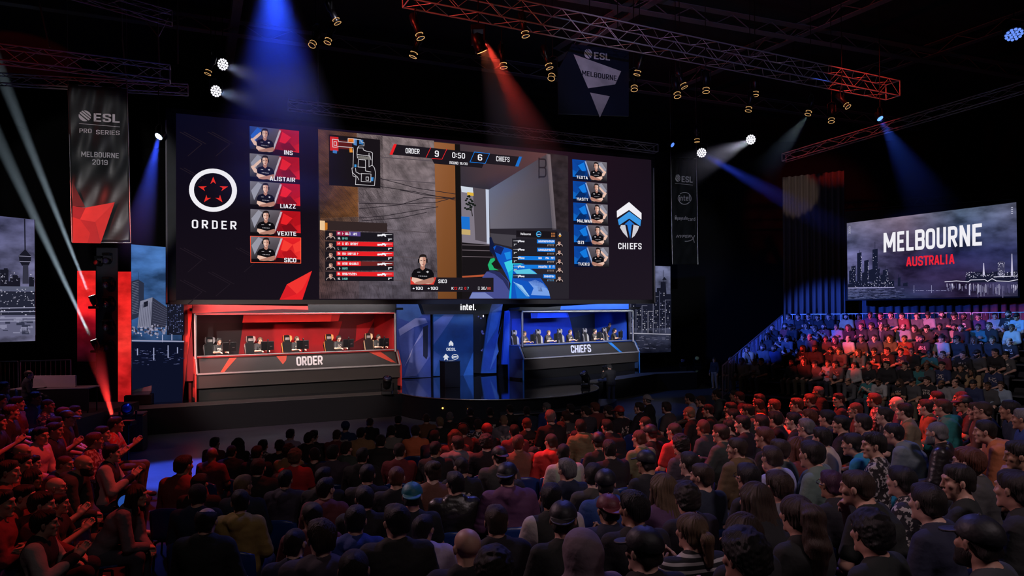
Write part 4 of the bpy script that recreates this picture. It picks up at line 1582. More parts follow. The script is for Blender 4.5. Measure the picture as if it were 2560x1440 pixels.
f = Face(SCR, .004)
f.grid(((440, 283), (1628, 400), (1631, 749), (440, 749)), [[srgb(8, 8, 28), srgb(20, 14, 34), srgb(40, 18, 32), srgb(24, 16, 26)], [srgb(16, 11, 22), srgb(20, 14, 24), srgb(28, 20, 30), srgb(26, 18, 30)], [srgb(22, 16, 24), srgb(24, 17, 27), srgb(28, 22, 32), srgb(30, 23, 33)]])
pat = srgb(33, 25, 34)
for k, (x, y) in enumerate([(450, 330), (520, 330), (450, 420), (590, 330), (450, 620), (520, 680), (590, 620), (450, 700)]):
    f.line([(x, y), (x + 55, y + 30), (x + 20, y + 60), (x + 55, y + 30)], 1.6, pat, .002)
    f.line([(x + 10, y), (x + 65, y + 30)], 1.6, pat, .002)
f.build('display', LED, wall_root)

# team emblem, left
f = Face(SCR, .012)
f.ring(532.5, 475.5, 60, 54, .205, Wt, sk=.02)
for k in range(5):
    a = -PI / 2 + k * 2 * PI / 5
    r = lambda q, s: (533 + (q * math.cos(a) - s * math.sin(a)) * 1.06, 477 + (q * math.sin(a) + s * math.cos(a)) * .95)
    f.poly([r(37, 0), r(18, 6.8), r(23.5, 0), r(18, -6.8)], srgb(226, 46, 40))
for ch, a, b in (('O', 479.5, 495.5), ('R', 504.5, 520.5), ('D', 530, 544.5), ('E', 553.5, 567), ('R', 576, 591.5)):
    f.word(ch, a, b, 570.5 + (a - 480) * .035, 21.5, Wt, .03, .045, bold=.02)
f.build('team_emblem', LED, wall_root)
f = Face(SCR, .012)
f.poly([(780, 677), (717, 711), (699, 749), (756, 749)], RD)
f.poly([(780, 677), (717, 711), (742, 735), (756, 722)], srgb(240, 52, 48), .004)
f.poly([(717, 711), (742, 735), (722, 742), (699, 749)], srgb(214, 30, 38), .004)
f.build('red_shard', LED, wall_root)
Z2 = lambda *p: [(1000 + x / 4, 310 + y / 4) for x, y in p]
f = Face(SCR, .012)
f.poly(Z2((2290, 780), (2415, 890), (2415, 957), (2290, 860), (2170, 937), (2168, 870)), Wt)
f.poly(Z2((2292, 875), (2411, 962), (2403, 1022), (2292, 945), (2190, 1013), (2178, 957)), srgb(60, 150, 226))
f.poly(Z2((2295, 960), (2345, 1005), (2318, 1005), (2302, 1147), (2272, 1008), (2245, 1003)), srgb(36, 118, 210))
f.poly(Z2((2210, 1010), (2252, 1010), (2280, 1140), (2232, 1088), (2200, 1036)), srgb(206, 204, 212))
f.poly(Z2((2335, 1006), (2392, 1022), (2378, 1064), (2345, 1120), (2318, 1140)), srgb(206, 204, 212))
for i, ch in enumerate('CHIEFS'):
    a = (1545.5, 1556.5, 1568, 1574.5, 1585, 1595.5)[i]
    f.word(ch, a, a + (8.5 if ch != 'I' else 2.6), 622.5 + (a - 1545) * .014, 15.5, Wt, .02, .03, bold=.02)
f.build('team_emblem', LED, wall_root)


def figure(f, T, arm=False, lift=.004, mirror=False):
    """a player in a black jersey, arms folded, drawn in a card's own 0..1 square (T maps it to pixels)"""
    q = (lambda u: 1 - u) if mirror else (lambda u: u)
    P = lambda *p: [T(q(u), v) for u, v in p]
    dk, sk, sk2 = srgb(16, 14, 18), srgb(230, 190, 172), srgb(176, 124, 108)
    f.poly(P((.13, .62), (.17, .50), (.26, .44), (.35, .44), (.45, .50), (.49, .62), (.49, .80), (.42, .93), (.2, .93), (.13, .8)), dk, lift)
    f.poly(P((.275, .36), (.34, .36), (.345, .46), (.31, .52), (.27, .46)), sk2, lift * 1.5)
    f.poly(P((.26, .12), (.36, .12), (.366, .27), (.345, .37), (.31, .41), (.28, .37), (.255, .27)), sk, lift * 2)
    f.poly(P((.256, .19), (.247, .13), (.262, .06), (.29, .035), (.33, .03), (.362, .055), (.374, .12), (.365, .19), (.357, .135), (.335, .105), (.29, .11), (.264, .135)), srgb(34, 26, 26), lift * 2.5)
    f.poly(P((.31, .12), (.36, .12), (.366, .27), (.345, .37), (.315, .41)), srgb(196, 142, 124), lift * 2.4)
    f.poly(P((.27, .21), (.30, .205), (.30, .225), (.27, .228)), srgb(60, 36, 34), lift * 3)
    f.poly(P((.325, .205), (.352, .21), (.352, .228), (.325, .225)), srgb(60, 36, 34), lift * 3)
    f.poly(P((.295, .325), (.33, .325), (.325, .345), (.30, .345)), srgb(150, 74, 70), lift * 3)
    for u in (.245, .375):
        f.poly(P((u - .012, .17), (u + .012, .17), (u + .012, .29), (u - .012, .29)), dk, lift * 3)
    if arm:
        f.poly(P((.14, .58), (.045, .44), (.02, .50), (.09, .70), (.15, .72)), sk, lift * 2)
        f.poly(P((.04, .50), (.13, .33), (.22, .18), (.25, .25), (.16, .42), (.09, .52)), sk, lift * 2.2)
    f.poly(P((.14, .72), (.2, .74), (.44, .86), (.47, .90), (.40, .93), (.18, .90), (.13, .82)), sk, lift * 2.5)
    f.poly(P((.48, .72), (.42, .75), (.20, .87), (.17, .92), (.26, .94), (.46, .90), (.5, .82)), sk2, lift * 3)
    f.poly(P((.36, .56), (.39, .53), (.41, .56), (.39, .60)), srgb(200, 196, 200), lift * 3)
    f.poly(P((.22, .56), (.27, .56), (.27, .58), (.22, .58)), srgb(180, 176, 182), lift * 3)
    f.poly(P((.24, .67), (.38, .68), (.38, .71), (.24, .70)), srgb(150, 146, 152), lift * 3)
    for k in range(4):
        f.poly(P((.255 + .033 * k, .672), (.265 + .033 * k, .673), (.265 + .033 * k, .705), (.255 + .033 * k, .704)), dk, lift * 3.5)


def card(quad, word, blue, first=False, hot=False):
    TL, TR, BR, BLc = quad

    def T(u, v):
        return (TL[0] * (1 - u) * (1 - v) + TR[0] * u * (1 - v) + BR[0] * u * v + BLc[0] * (1 - u) * v,
                TL[1] * (1 - u) * (1 - v) + TR[1] * u * (1 - v) + BR[1] * u * v + BLc[1] * (1 - u) * v)
    m = (lambda u: 1 - u) if blue else (lambda u: u)
    P = lambda *p: [T(m(u), v) for u, v in p]
    c1, c2, c3 = (BL2, BL, BL3) if blue else ((RD, srgb(246, 60, 50), RD2) if hot else (RD2, RD, RD3))
    f = Face(SCR, .012)
    f.grad(P((0, 0), (.62, 0), (.52, 1), (0, 1)), [srgb(30, 70, 150) if first else srgb(120, 116, 126), srgb(96, 88, 96), srgb(30, 24, 30), srgb(20, 18, 22)])
    f.grad(P((.60, 0), (1, 0), (1, 1), (.46, 1)), [c1, c1, c2, c3])
    f.poly(P((.60, .05), (.64, .05), (.50, .80), (.46, .80)), srgb(190, 180, 190) if not blue else srgb(150, 170, 210), .002)
    f.poly(P((.02, .35), (.16, .02), (.24, .1), (.08, .7)), srgb(150, 150, 164) if not first else srgb(40, 100, 200), .002)
    f.poly(P((.66, .10), (.84, .28), (.72, .55), (.60, .50)), c2, .002)
    f.poly(P((.84, .28), (1, .1), (1, .5), (.88, .6)), c2 if hot else c1, .002)
    f.poly(P((.62, .6), (.80, .48), (.94, .78), (.7, .9)), c3, .002)
    f.poly(P((.52, .80), (1, .86), (1, 1), (.46, 1)), srgb(40, 12, 18) if not blue else srgb(8, 18, 48), .003)
    if not blue:
        f.poly(P((0, .86), (.5, .9), (.46, 1), (0, 1)), srgb(16, 12, 16), .003)
    o = f.build('player_card', LED, wall_root)
    g = Face(SCR, .014)
    figure(g, T, arm=blue or first or word == 'ALISTAIR', mirror=blue)
    g.build('portrait', LED, o)
    g = Face(SCR, .030)
    wd = .068 * len(word) + (.02 if 'W' in word or 'M' in word else 0) if not blue else .062 * len(word) + .02
    if 'I' in word:
        wd -= .03
    if blue:
        g.text(word, T(.11, .93), T(.11 + wd, .93), T(.11, .78), T(.11 + wd, .78), Wt, bold=.02)
    else:
        r = {'INS': .87}.get(word, .91)
        g.text(word, T(r - wd, .97), T(r, .97), T(r - wd, .80), T(r, .80), Wt, bold=.02)
    if hot:
        e = [T(0, 0), T(1, 0), T(1, 1), T(0, 1), T(0, 0)]
        g.line(e, 1.6, srgb(255, 90, 60))
    g.build('name_lettering', LED, o)


LEFT_CARDS = [((624, 315), (747.5, 327.5), (748, 391), (624, 381)), ((624, 383), (748, 394), (749.5, 458), (625, 450.5)), ((625, 452.5), (749.5, 461), (751, 524), (625.5, 520)),
              ((626, 522.5), (751, 529), (752, 592), (626, 589.5)), ((626, 590.5), (752, 594.5), (752, 658), (627, 656))]
RIGHT_CARDS = [((1430.5, 398), (1517, 406), (1517.5, 456), (1432, 449)), ((1432, 452), (1517.5, 459), (1519, 509), (1433, 504)), ((1433, 506), (1519, 512), (1520, 562.5), (1434, 559)),
               ((1434.5, 561), (1520.5, 565), (1522, 615.5), (1435, 613)), ((1435, 615.5), (1522, 618), (1522.5, 669), (1436, 667))]
for i, n in enumerate(('INS', 'ALISTAIR', 'LIAZZ', 'VEXITE', 'SICO')):
    card(LEFT_CARDS[i], n, False, i == 0, i == 4)
for i, n in enumerate(('TEXTA', 'HASTY', 'MALIWAN', 'OZI', 'TUCKS')):
    card(RIGHT_CARDS[i], n, True)

# ---- the game picture
f = Face(SCR, .010)
G = srgb
f.poly([(795, 323), (1372, 383), (1420, 390), (1422, 747), (798, 747)], G(46, 38, 42))
f.grad([(795, 323), (892, 333), (898, 542), (800, 546)], [G(150, 92, 66), G(116, 74, 46), G(136, 84, 34), G(122, 72, 26)])
f.grid(((892, 333), (1085, 352), (1095, 747), (898, 747)), [[G(128, 112, 110), G(140, 124, 126), G(136, 120, 120)], [G(136, 122, 126), G(122, 110, 114), G(132, 118, 124)], [G(112, 100, 108), G(104, 96, 106), G(104, 94, 102)], [G(84, 76, 86), G(92, 86, 98), G(78, 72, 80)]])
f.grid(((800, 545), (898, 540), (898, 747), (798, 747)), [[G(120, 78, 52), G(124, 96, 82)], [G(104, 74, 66), G(100, 82, 84)], [G(84, 62, 64), G(88, 76, 84)]])
f.build('game_picture', LEDN, wall_root)
gp = Face(SCR, .014)
for y in (395, 450, 510, 575, 640, 700):
    gp.line([(905, y - 6), (980, y), (1088, y + 8)], 2.2, G(88, 78, 84))
gp.grad([(1085, 355), (1137, 360), (1142, 747), (1095, 747)], [G(150, 96, 60), G(140, 86, 48), G(110, 66, 34), G(118, 72, 38)])
gp.poly([(1137, 360), (1150, 361), (1156, 747), (1142, 747)], G(20, 17, 17))
gp.grad([(1150, 361), (1369, 384), (1222, 474), (1152, 465)], [G(64, 52, 58), G(104, 66, 66), G(46, 44, 56), G(52, 48, 58)])
gp.grad([(1222, 474), (1369, 384), (1386, 570), (1225, 572)], [G(100, 106, 128), G(74, 66, 72), G(62, 60, 72), G(108, 104, 116)])
gp.grad([(1366, 385), (1376, 386), (1391, 574), (1381, 574)], [G(120, 106, 110)] * 2 + [G(104, 96, 104)] * 2)
gp.poly([(1152, 465), (1222, 474), (1224, 612), (1155, 606)], G(126, 118, 130))
gp.poly([(1152, 465), (1182, 469), (1184, 484), (1154, 480)], G(206, 214, 226), .002)
gp.poly([(1168, 480), (1184, 482), (1184, 490), (1168, 488)], G(220, 176, 60), .003)
gp.poly([(1182, 469), (1216, 473), (1218, 606), (1188, 600)], G(84, 76, 84), .002)
gp.poly([(1214, 473), (1222, 474), (1224, 610), (1217, 609)], G(196, 204, 224), .003)
gp.poly([(1153, 541), (1174, 542), (1175, 574), (1154, 572)], G(28, 112, 206), .003)
gp.poly([(1154, 573), (1176, 575), (1176, 588), (1154, 586)], G(196, 168, 110), .003)
random.seed(3)
for k in range(26):
    x, y = 1176 + random.gauss(0, 6), 512 + random.gauss(0, 10)
    gp.ell(x, y, 3.2, 2.6, G(24, 30, 26), .004, 6)
gp.line([(1178, 520), (1181, 540)], 2, G(30, 26, 24), .004)
gp.poly([(1155, 606), (1224, 612), (1262, 747), (1156, 747)], G(24, 20, 23))
for y in (612, 625, 641):
    gp.line([(1156, y), (1226 + (y - 610) * .3, y + 2)], 2, G(96, 86, 92), .002)
gp.poly([(1155, 690), (1215, 686), (1215, 691), (1156, 694)], G(178, 84, 52), .003)
gp.poly([(1225, 572), (1386, 570), (1422, 580), (1422, 747), (1262, 747)], G(40, 36, 44))
gp.poly([(1225, 583), (1290, 588), (1290, 620), (1228, 606)], G(70, 66, 74), .002)
gp.word('B', 1346, 1366, 446, 52, G(38, 32, 38), lift=.004, bold=-.035)
for c in (((1000, 459), (1040, 470), (1138, 485)), ((1000, 475), (1060, 487), (1137, 496)), ((898, 508), (1000, 510), (1090, 506), (1138, 493)), ((898, 522), (1000, 512), (1060, 494), (1138, 497)),
          ((898, 545), (960, 540), (1095, 517)), ((905, 552), (1000, 545), (1066, 531)), ((950, 446), (1000, 459)), ((950, 466), (1040, 480), (1138, 500))):
    gp.line(c, 1.6, G(40, 34, 40), .006)
gp.build('game_scenery', LED, wall_root)
Zg = lambda *p: [(1020 + x / 6.244, 560 + y / 6.244) for x, y in p]
gg = Face(SCR, .022)
gg.poly(Zg((950, 1164), (1000, 1070), (1170, 820), (1230, 740), (1310, 720), (1430, 750), (1570, 900), (1600, 1164)), G(70, 76, 140))
gg.poly(Zg((1230, 740), (1310, 720), (1430, 750), (1560, 900), (1590, 1060), (1480, 880), (1350, 780)), G(40, 44, 88), .002)
gg.poly(Zg((1000, 1070), (1200, 1068), (1340, 1164), (960, 1164)), G(120, 132, 190), .002)
gg.poly(Zg((1245, 640), (1290, 540), (1350, 530), (1365, 590), (1310, 620), (1345, 690), (1420, 720), (1270, 720)), G(34, 176, 110), .003)
gg.poly(Zg((1300, 620), (1380, 545), (1470, 700), (1360, 690)), G(26, 22, 26), .004)
gg.poly(Zg((1270, 210), (1300, 200), (1350, 330), (1400, 560), (1330, 480), (1275, 420)), G(18, 26, 60), .003)
gg.poly(Zg((1330, 360), (1380, 330), (1600, 390), (1640, 420), (1620, 560), (1750, 580), (1980, 740), (2080, 860), (2180, 1000), (2225, 1164), (1570, 1164), (1600, 930), (1480, 700), (1400, 560)), G(18, 84, 190), .004)
for pts, c in ((((1380, 330), (1500, 370), (1450, 480), (1340, 430)), G(20, 34, 92)), (((1500, 450), (1600, 430), (1610, 540), (1540, 560)), G(30, 140, 226)),
               (((1500, 600), (1620, 560), (1830, 640), (1640, 700), (1560, 760)), G(60, 206, 226)), (((1560, 760), (1640, 700), (1620, 930), (1610, 1164), (1575, 1164), (1600, 930)), G(20, 180, 214)),
               (((1640, 720), (1900, 700), (2020, 780), (1700, 780)), G(90, 196, 226)), (((1640, 850), (2060, 850), (2160, 1000), (1960, 960), (1880, 900)), G(28, 74, 170)),
               (((1880, 900), (1990, 870), (2110, 930), (2200, 1050), (2215, 1120), (1920, 1110), (1960, 1000)), G(120, 160, 230)), (((2020, 975), (2080, 980), (2100, 1055), (2035, 1050)), G(30, 50, 110)),
               (((1660, 900), (1860, 1100), (1900, 1164), (1700, 1164)), G(24, 110, 206)), (((1640, 900), (1780, 960), (1900, 1130), (1850, 1130)), G(150, 200, 240))):
    gg.poly(Zg(*pts), c, .007)
gg.build('game_weapon', LED, wall_root)

# minimap
mm = Face(SCR, .018)
mm.poly([(822, 336), (950, 349.5), (951, 471), (823, 463)], G(24, 19, 24))
mm.poly([(825, 341), (846, 343), (846, 378), (825, 376)], G(206, 40, 40), .002)
mm.poly([(846, 350), (880, 353), (880, 374), (846, 372)], G(90, 26, 26), .002)
mm.poly([(870, 345), (885, 346), (883, 358), (870, 356)], G(226, 120, 40), .002)
mm.poly([(873, 370), (880, 370), (882, 381), (874, 381)], G(226, 140, 50), .002)
mm.poly([(832, 375), (843, 376), (842, 384), (832, 382)], G(60, 120, 190), .002)
mm.poly([(884, 346), (892, 347), (892, 364), (884, 362)], G(80, 130, 190), .003)
mm.poly([(898, 348), (908, 350), (908, 362), (898, 360)], G(60, 120, 180), .003)
mm.poly([(886, 411), (891, 411), (891, 418), (886, 418)], G(60, 150, 220), .003)
mm.poly([(927, 443), (934, 443), (933, 453), (927, 452)], G(60, 140, 210), .003)
Zm = lambda *p: [(400 + x / 4, 270 + y / 4) for x, y in p]
for c in (((1725, 312), (1785, 318), (1785, 335), (1940, 350), (1940, 310), (1880, 305), (1880, 345)), ((1740, 335), (1765, 337), (1768, 375), (1740, 372), (1740, 335)), ((1725, 312), (1728, 390), (1760, 392), (1790, 385), (1930, 395), (1935, 430), (1930, 600)),
          ((1940, 310), (2010, 318), (2012, 340), (2040, 345), (2040, 378), (1990, 380), (1975, 400), (1970, 460), (1975, 500)), ((1975, 400), (2030, 400), (2035, 420), (2060, 430), (2110, 440), (2125, 450), (2122, 570), (2145, 600), (2155, 650), (2145, 775), (1955, 765), (1960, 690), (1930, 680), (1918, 600), (1930, 600)),
          ((1975, 465), (2100, 480), (2110, 520)), ((1985, 515), (2055, 520), (2055, 595), (1980, 590), (1985, 515)), ((2055, 570), (2055, 630), (2110, 640)), ((2015, 655), (2110, 660), (2108, 740), (2012, 735), (2015, 655)), ((2060, 690), (2085, 690), (2085, 725), (2060, 722), (2060, 690)),
          ((1955, 600), (1960, 640), (2000, 660), (2015, 655)), ((1920, 640), (1940, 660), (1975, 690), (1990, 720)), ((2090, 450), (2090, 590), (2122, 570))):
    mm.line(Zm(*c), 1.3, G(214, 210, 216), .005)
for k in range(6):
    x = 1990 + k * 20
    mm.line(Zm((x, 480 + k * 2), (x, 505 + k * 2)), 2, G(190, 186, 180), .005)
mm.build('minimap', LED, wall_root)

# score banner
sb = Face(SCR, .018)
sb.poly([(990, 361), (1302, 392), (1292, 416.5), (981, 386.5)], G(28, 23, 30))
sb.poly([(1079, 396), (1210, 408), (1205, 420), (1085, 409)], G(28, 23, 30))
sb.poly([(985, 359.5), (992, 360.5), (981, 387), (974, 386)], RD, .003)
sb.poly([(1298, 391), (1305, 392), (1296, 416.5), (1288, 415.5)], BL, .003)
sb.line([(1077, 369), (1065, 394)], 1.4, RD, .004)
sb.line([(1117, 373), (1105, 398), (1080, 396)], 1.4, RD, .004)
sb.line([(1186, 380), (1224, 384), (1213, 408.5), (1175, 405), (1186, 380)], 1.5, BL, .004)
sb.word('ORDER', 1014, 1049, 383.5, 13.5, Wt, .06, .07, .004, .02)
sb.word('9', 1087, 1097, 391.5, 15.5, Wt, .06, .07, .004, .015)
sb.word('0:50', 1130.5, 1162.5, 394.5, 14, Wt, .07, .08, .004, .01)
sb.word('6', 1194.5, 1205.5, 401, 15.5, Wt, .06, .07, .004, .015)
sb.word('CHIEFS', 1240.5, 1274, 403, 13, Wt, .07, .08, .004, .02)
sb.word('ROUND 16/30', 1124, 1169, 410, 7.2, Wt, .075, .08, .004, .01)
sb.build('score_banner', LED, wall_root)

RIFLE = [(0, .35), (.1, .42), (.12, .9), (.02, .95), (.0, .5), (.16, .42), (.30, .40), (.33, .2), (.5, .2), (.52, .34), (1, .42), (1, .5), (.62, .52), (.60, .6), (.55, .62), (.60, .98), (.52, 1.05), (.44, .66), (.40, .64), (.33, .9), (.25, .9), (.30, .58), (.14, .6)]
PISTOL = [(0, 0), (1, 0), (1, .3), (.4, .4), (.32, 1), (.02, 1), (.1, .35)]
# scoreboards: strips with names and weapons
Zs = lambda x, y: (780 + x / 8, 540 + y / 8)
bd = Face(SCR, .018)
bd.poly([Zs(260, 92), Zs(1505, 145), Zs(1505, 320), Zs(260, 285)], G(50, 38, 38))
bd.poly([Zs(158, 90), Zs(258, 95), Zs(258, 290), Zs(158, 275)], G(232, 196, 150), .002)
bd.poly([Zs(258, 130), Zs(310, 135), Zs(310, 270), Zs(258, 285)], G(196, 116, 36), .002)
for i, (y, rdw, c) in enumerate(((300, 970, G(150, 30, 66)), (505, 1625, RD), (705, 1630, RD), (905, 975, RD), (1110, 1632, RD))):
    s = (46, 22, 14, 10, 14)[i] / 1135
    yy = lambda x: y + s * (x - 490)
    bd.poly([Zs(265, y), Zs(1630, yy(1630)), Zs(1632, yy(1630) + 175), Zs(265, y + 188)], G(26, 23, 30), .001)
    bd.poly([Zs(490, y), Zs(rdw, yy(rdw)), Zs(rdw, yy(rdw) + 88), Zs(490, y + 90)], c, .003)
    if i == 3:
        bd.poly([Zs(975, yy(975)), Zs(1630, yy(1630)), Zs(1630, yy(1630) + 80), Zs(975, yy(975) + 88)], G(110, 36, 36), .003)
    if i == 0:
        bd.poly([Zs(740, yy(740)), Zs(970, yy(970)), Zs(970, yy(970) + 90), Zs(740, yy(740) + 90)], G(88, 70, 140), .004)
    random.seed(20 + i)
    for x0, n, h, dy in ((515, 2, 42, 24), (610, 12, 46, 24), (520, 2, 40, 122), (610, 4, 40, 122)):
        for k in range(n):       # tiny unreadable print
            x = x0 + k * 27
            if random.random() < .12:
                continue
            cc = Wt if dy < 100 else (G(226, 226, 230) if x0 < 600 else G(110, 190, 180))
            bd.line([Zs(x, yy(x) + dy), Zs(x, yy(x) + dy + h)], .9, cc, .006)
            bd.line([Zs(x, yy(x) + dy + random.choice((2, 20, 40))), Zs(x + 18, yy(x) + dy + random.choice((2, 20, 40)))], .9, cc, .006)
            if random.random() < .6:
                bd.line([Zs(x + 18, yy(x) + dy), Zs(x + 18, yy(x) + dy + h)], .9, cc, .006)
    bd.poly([Zs(1305 + u * 300, yy(1305) + 8 + v * 72) for u, v in RIFLE], Wt, .006)
    bd.poly([Zs(1518 + u * 82, yy(1518) + 112 + v * 44) for u, v in PISTOL], G(206, 206, 212), .006)
bd.build('scoreboard', LED, wall_root)
pf = Face(SCR, .024)


def bust(f, cx, cy, w, h):
    f.poly([(cx - w * .5, cy + h * .5), (cx - w * .42, cy + h * .2), (cx - w * .15, cy + h * .08), (cx + w * .15, cy + h * .08), (cx + w * .42, cy + h * .2), (cx + w * .5, cy + h * .5)], G(30, 22, 26))
    f.line([(cx - w * .46, cy + h * .38), (cx - w * .4, cy + h * .2), (cx - w * .16, cy + h * .1), (cx, cy + h * .28), (cx + w * .16, cy + h * .1), (cx + w * .4, cy + h * .2), (cx + w * .46, cy + h * .38)], 1.1, G(222, 196, 186), .002)
    f.ell(cx, cy - h * .15, w * .2, h * .3, SKP, .004, 12)
    f.poly([(cx - w * .22, cy - h * .12), (cx - w * .2, cy - h * .4), (cx, cy - h * .5), (cx + w * .2, cy - h * .4), (cx + w * .22, cy - h * .12), (cx + w * .14, cy - h * .26), (cx - w * .14, cy - h * .26)], G(40, 30, 32), .006)
    f.poly([(cx + w * .02, cy - h * .25), (cx + w * .17, cy - h * .22), (cx + w * .14, cy + h * .06), (cx + w * .03, cy + h * .14)], G(178, 122, 108), .005)
    f.line([(cx - w * .12, cy - h * .17), (cx + w * .12, cy - h * .17)], 1.0, G(70, 42, 40), .007)


for y in (390, 595, 795, 1000, 1210):
    bust(pf, *Zs(375, y), 23, 23)
pf.build('player_thumbnail', LED, wall_root)
bd = Face(SCR, .030)
Zr = lambda x, y: (1020 + x / 6.244, 560 + y / 6.244)
bd.poly([Zr(1690, 100), Zr(2330, 120), Zr(2330, 225), Zr(1690, 200)], G(24, 20, 26))
bd.ell(*Zr(2040, 158), 6.5, 7.5, G(60, 170, 226), .003, 16)
bd.ell(*Zr(2045, 158), 5, 5.5, G(14, 36, 80), .004, 14)
bd.line([Zr(2022, 164), Zr(2072, 160)], 1.6, Wt, .005)
bd.poly([Zr(2350, 180), Zr(2372, 135), Zr(2395, 180)], G(206, 206, 206), .003)
bd.ell(*Zr(2372, 185), 3, 3, G(220, 150, 50), .004, 10)
bd.word('Melbourne', *(Zr(1758, 0)[0], Zr(1918, 0)[0]), Zr(0, 172)[1], 6, Wt, .02, .02, .004, .01)
for k in range(4):
    for r in (0, 1):
        bd.line([Zr(2240 + k * 17, 140 + r * 38), Zr(2240 + k * 17, 162 + r * 38)], 1.4, G(190, 120, 70), .004)
for i, (y, x0, c) in enumerate(((240, 2012, BL), (370, 2015, BL), (500, 1720, BL), (635, 1650, BL), (785, 2112, BL))):
    bd.poly([Zr(1625, y - 12), Zr(2292, y - 6), Zr(2300, y + 118), Zr(1625, y + 116)], G(32, 30, 38), .001) if i < 3 else bd.poly([Zr(1640, y - 4), Zr(2300, y - 2), Zr(2300, y + 62), Zr(1640, y + 62)], G(30, 40, 70), .001)
    bd.poly([Zr(x0, y), Zr(2292 + i * 2, y + 6), Zr(2294 + i * 2, y + 68), Zr(x0, y + 60)], c, .003)
    bd.poly([Zr(1820 - u * 180, y + 2 + v * 48) for u, v in RIFLE], G(214, 214, 222), .005)
    if i < 4:
        bd.poly([Zr(1650 + u * 50, y + 68 + v * 30) for u, v in PISTOL], G(170, 170, 176), .005)
    random.seed(50 + i)
    for k in range(9 if i < 4 else 6):
        x = 2040 + k * 28 if i < 4 else 2130 + k * 26
        if random.random() < .15:
            continue
        bd.line([Zr(x, y + 18), Zr(x, y + 46)], 1.0, Wt, .006)
        bd.line([Zr(x, y + random.choice((18, 32, 46))), Zr(x + 17, y + random.choice((18, 32, 46)))], 1.0, Wt, .006)
        bd.line([Zr(x + 17, y + 18), Zr(x + 17, y + 46)], .9, Wt, .006)
    for k in range(5):
        x = 2180 + k * 22
        bd.line([Zr(x, y + 82), Zr(x, y + 106)], 1.0, G(170, 150, 140) if i < 4 else G(90, 170, 226), .006)
        bd.line([Zr(x, y + 84), Zr(x + 13, y + 84)], .8, G(170, 150, 140), .006)
bd.build('scoreboard', LED, wall_root)
pf = Face(SCR, .036)
for k, y in enumerate((305, 445, 585, 715, 855)):
    bust(pf, *Zr(2362 + k, y), 17, 18)
pf.build('player_thumbnail', LED, wall_root)
# caption of the watched player
cp = Face(SCR, .040)
cp.poly([Zr(40, 830), Zr(1335, 840), Zr(1335, 1060), Zr(40, 1056)], G(30, 25, 32))
cp.poly([Zr(40, 828), Zr(442, 832), Zr(402, 945), Zr(40, 943)], G(220, 58, 48), .003)
cp.word('SICO', Zr(474, 0)[0], Zr(606, 0)[0], Zr(0, 922)[1], 9.2, Wt, 0, 0, .004, .02)
cp.word('+100', Zr(72, 0)[0], Zr(234, 0)[0], Zr(0, 1028)[1], 7.8, Wt, 0, 0, .004, .02)
cp.word('+100', Zr(306, 0)[0], Zr(468, 0)[0], Zr(0, 1028)[1], 7.8, Wt, 0, 0, .004, .02)
cp.word('K', Zr(680, 0)[0], Zr(714, 0)[0], Zr(0, 1026)[1], 7, Wt, 0, 0, .004, .01)
cp.word('12', Zr(718, 0)[0], Zr(768, 0)[0], Zr(0, 1026)[1], 7, RD, 0, 0, .004, .01)
cp.word('A2', Zr(788, 0)[0], Zr(852, 0)[0], Zr(0, 1026)[1], 7, G(170, 170, 180), 0, 0, .004, .01)
cp.word('0', Zr(882, 0)[0], Zr(910, 0)[0], Zr(0, 1026)[1], 7, RD, 0, 0, .004, .03)
cp.word('7', Zr(922, 0)[0], Zr(950, 0)[0], Zr(0, 1026)[1], 7, G(130, 190, 200), 0, 0, .004, .01)
cp.line([Zr(1095, 980), Zr(1115, 980), Zr(1115, 1026), Zr(1095, 1026), Zr(1095, 980)], 1.0, G(170, 170, 176), .004)
cp.word('30/', Zr(1142, 0)[0], Zr(1232, 0)[0], Zr(0, 1028)[1], 8, Wt, 0, 0, .004, .01)
cp.word('90', Zr(1238, 0)[0], Zr(1292, 0)[0], Zr(0, 1026)[1], 6.5, G(220, 90, 84), 0, 0, .004, .02)
o = cp.build('player_caption', LED, wall_root)
g = Face(SCR, .044)
figure(g, lambda u, v: Zr(-70 + u * 970, 455 + v * 520))
g.build('portrait', LED, o)

# ------------------------------------------------------------------ the screen over the grandstand
R1, R2 = at(2118, 640, 30.0), at(2541, 625, 27.8)
RSC = Plane(R1, (R2 - R1).xy)
root = empty('projection_screen', RSC.hit(2330, 745, 0), 0, 'wide screen above the grandstand reading MELBOURNE AUSTRALIA over a night skyline', 'screen')
slab('housing', RSC, [(2113, 529), (2545, 502), (2549, 744), (2115, 752)], -.25, -.02, BLACK, root)
Zq = lambda x, y: (2080 + x / 4.5, 480 + y / 4.5)
f = Face(RSC, .004)
f.grid((Zq(167, 350), Zq(2073, 115), Zq(2092, 1172), Zq(178, 1210)),
       [[G(100, 98, 122), G(112, 98, 116), G(88, 104, 130), G(96, 98, 122)], [G(84, 88, 124), G(84, 72, 96), G(60, 74, 112), G(76, 80, 112)], [G(104, 104, 150), G(50, 40, 76), G(38, 40, 82), G(50, 54, 96)],
        [G(84, 88, 130), G(46, 38, 72), G(44, 34, 66), G(40, 42, 76)], [G(50, 58, 92), G(40, 48, 82), G(46, 34, 66), G(60, 58, 88)]])
f.build('display', LEDC, root)
f = Face(RSC, .010)
ct, lt = G(22, 26, 48), G(206, 204, 226)
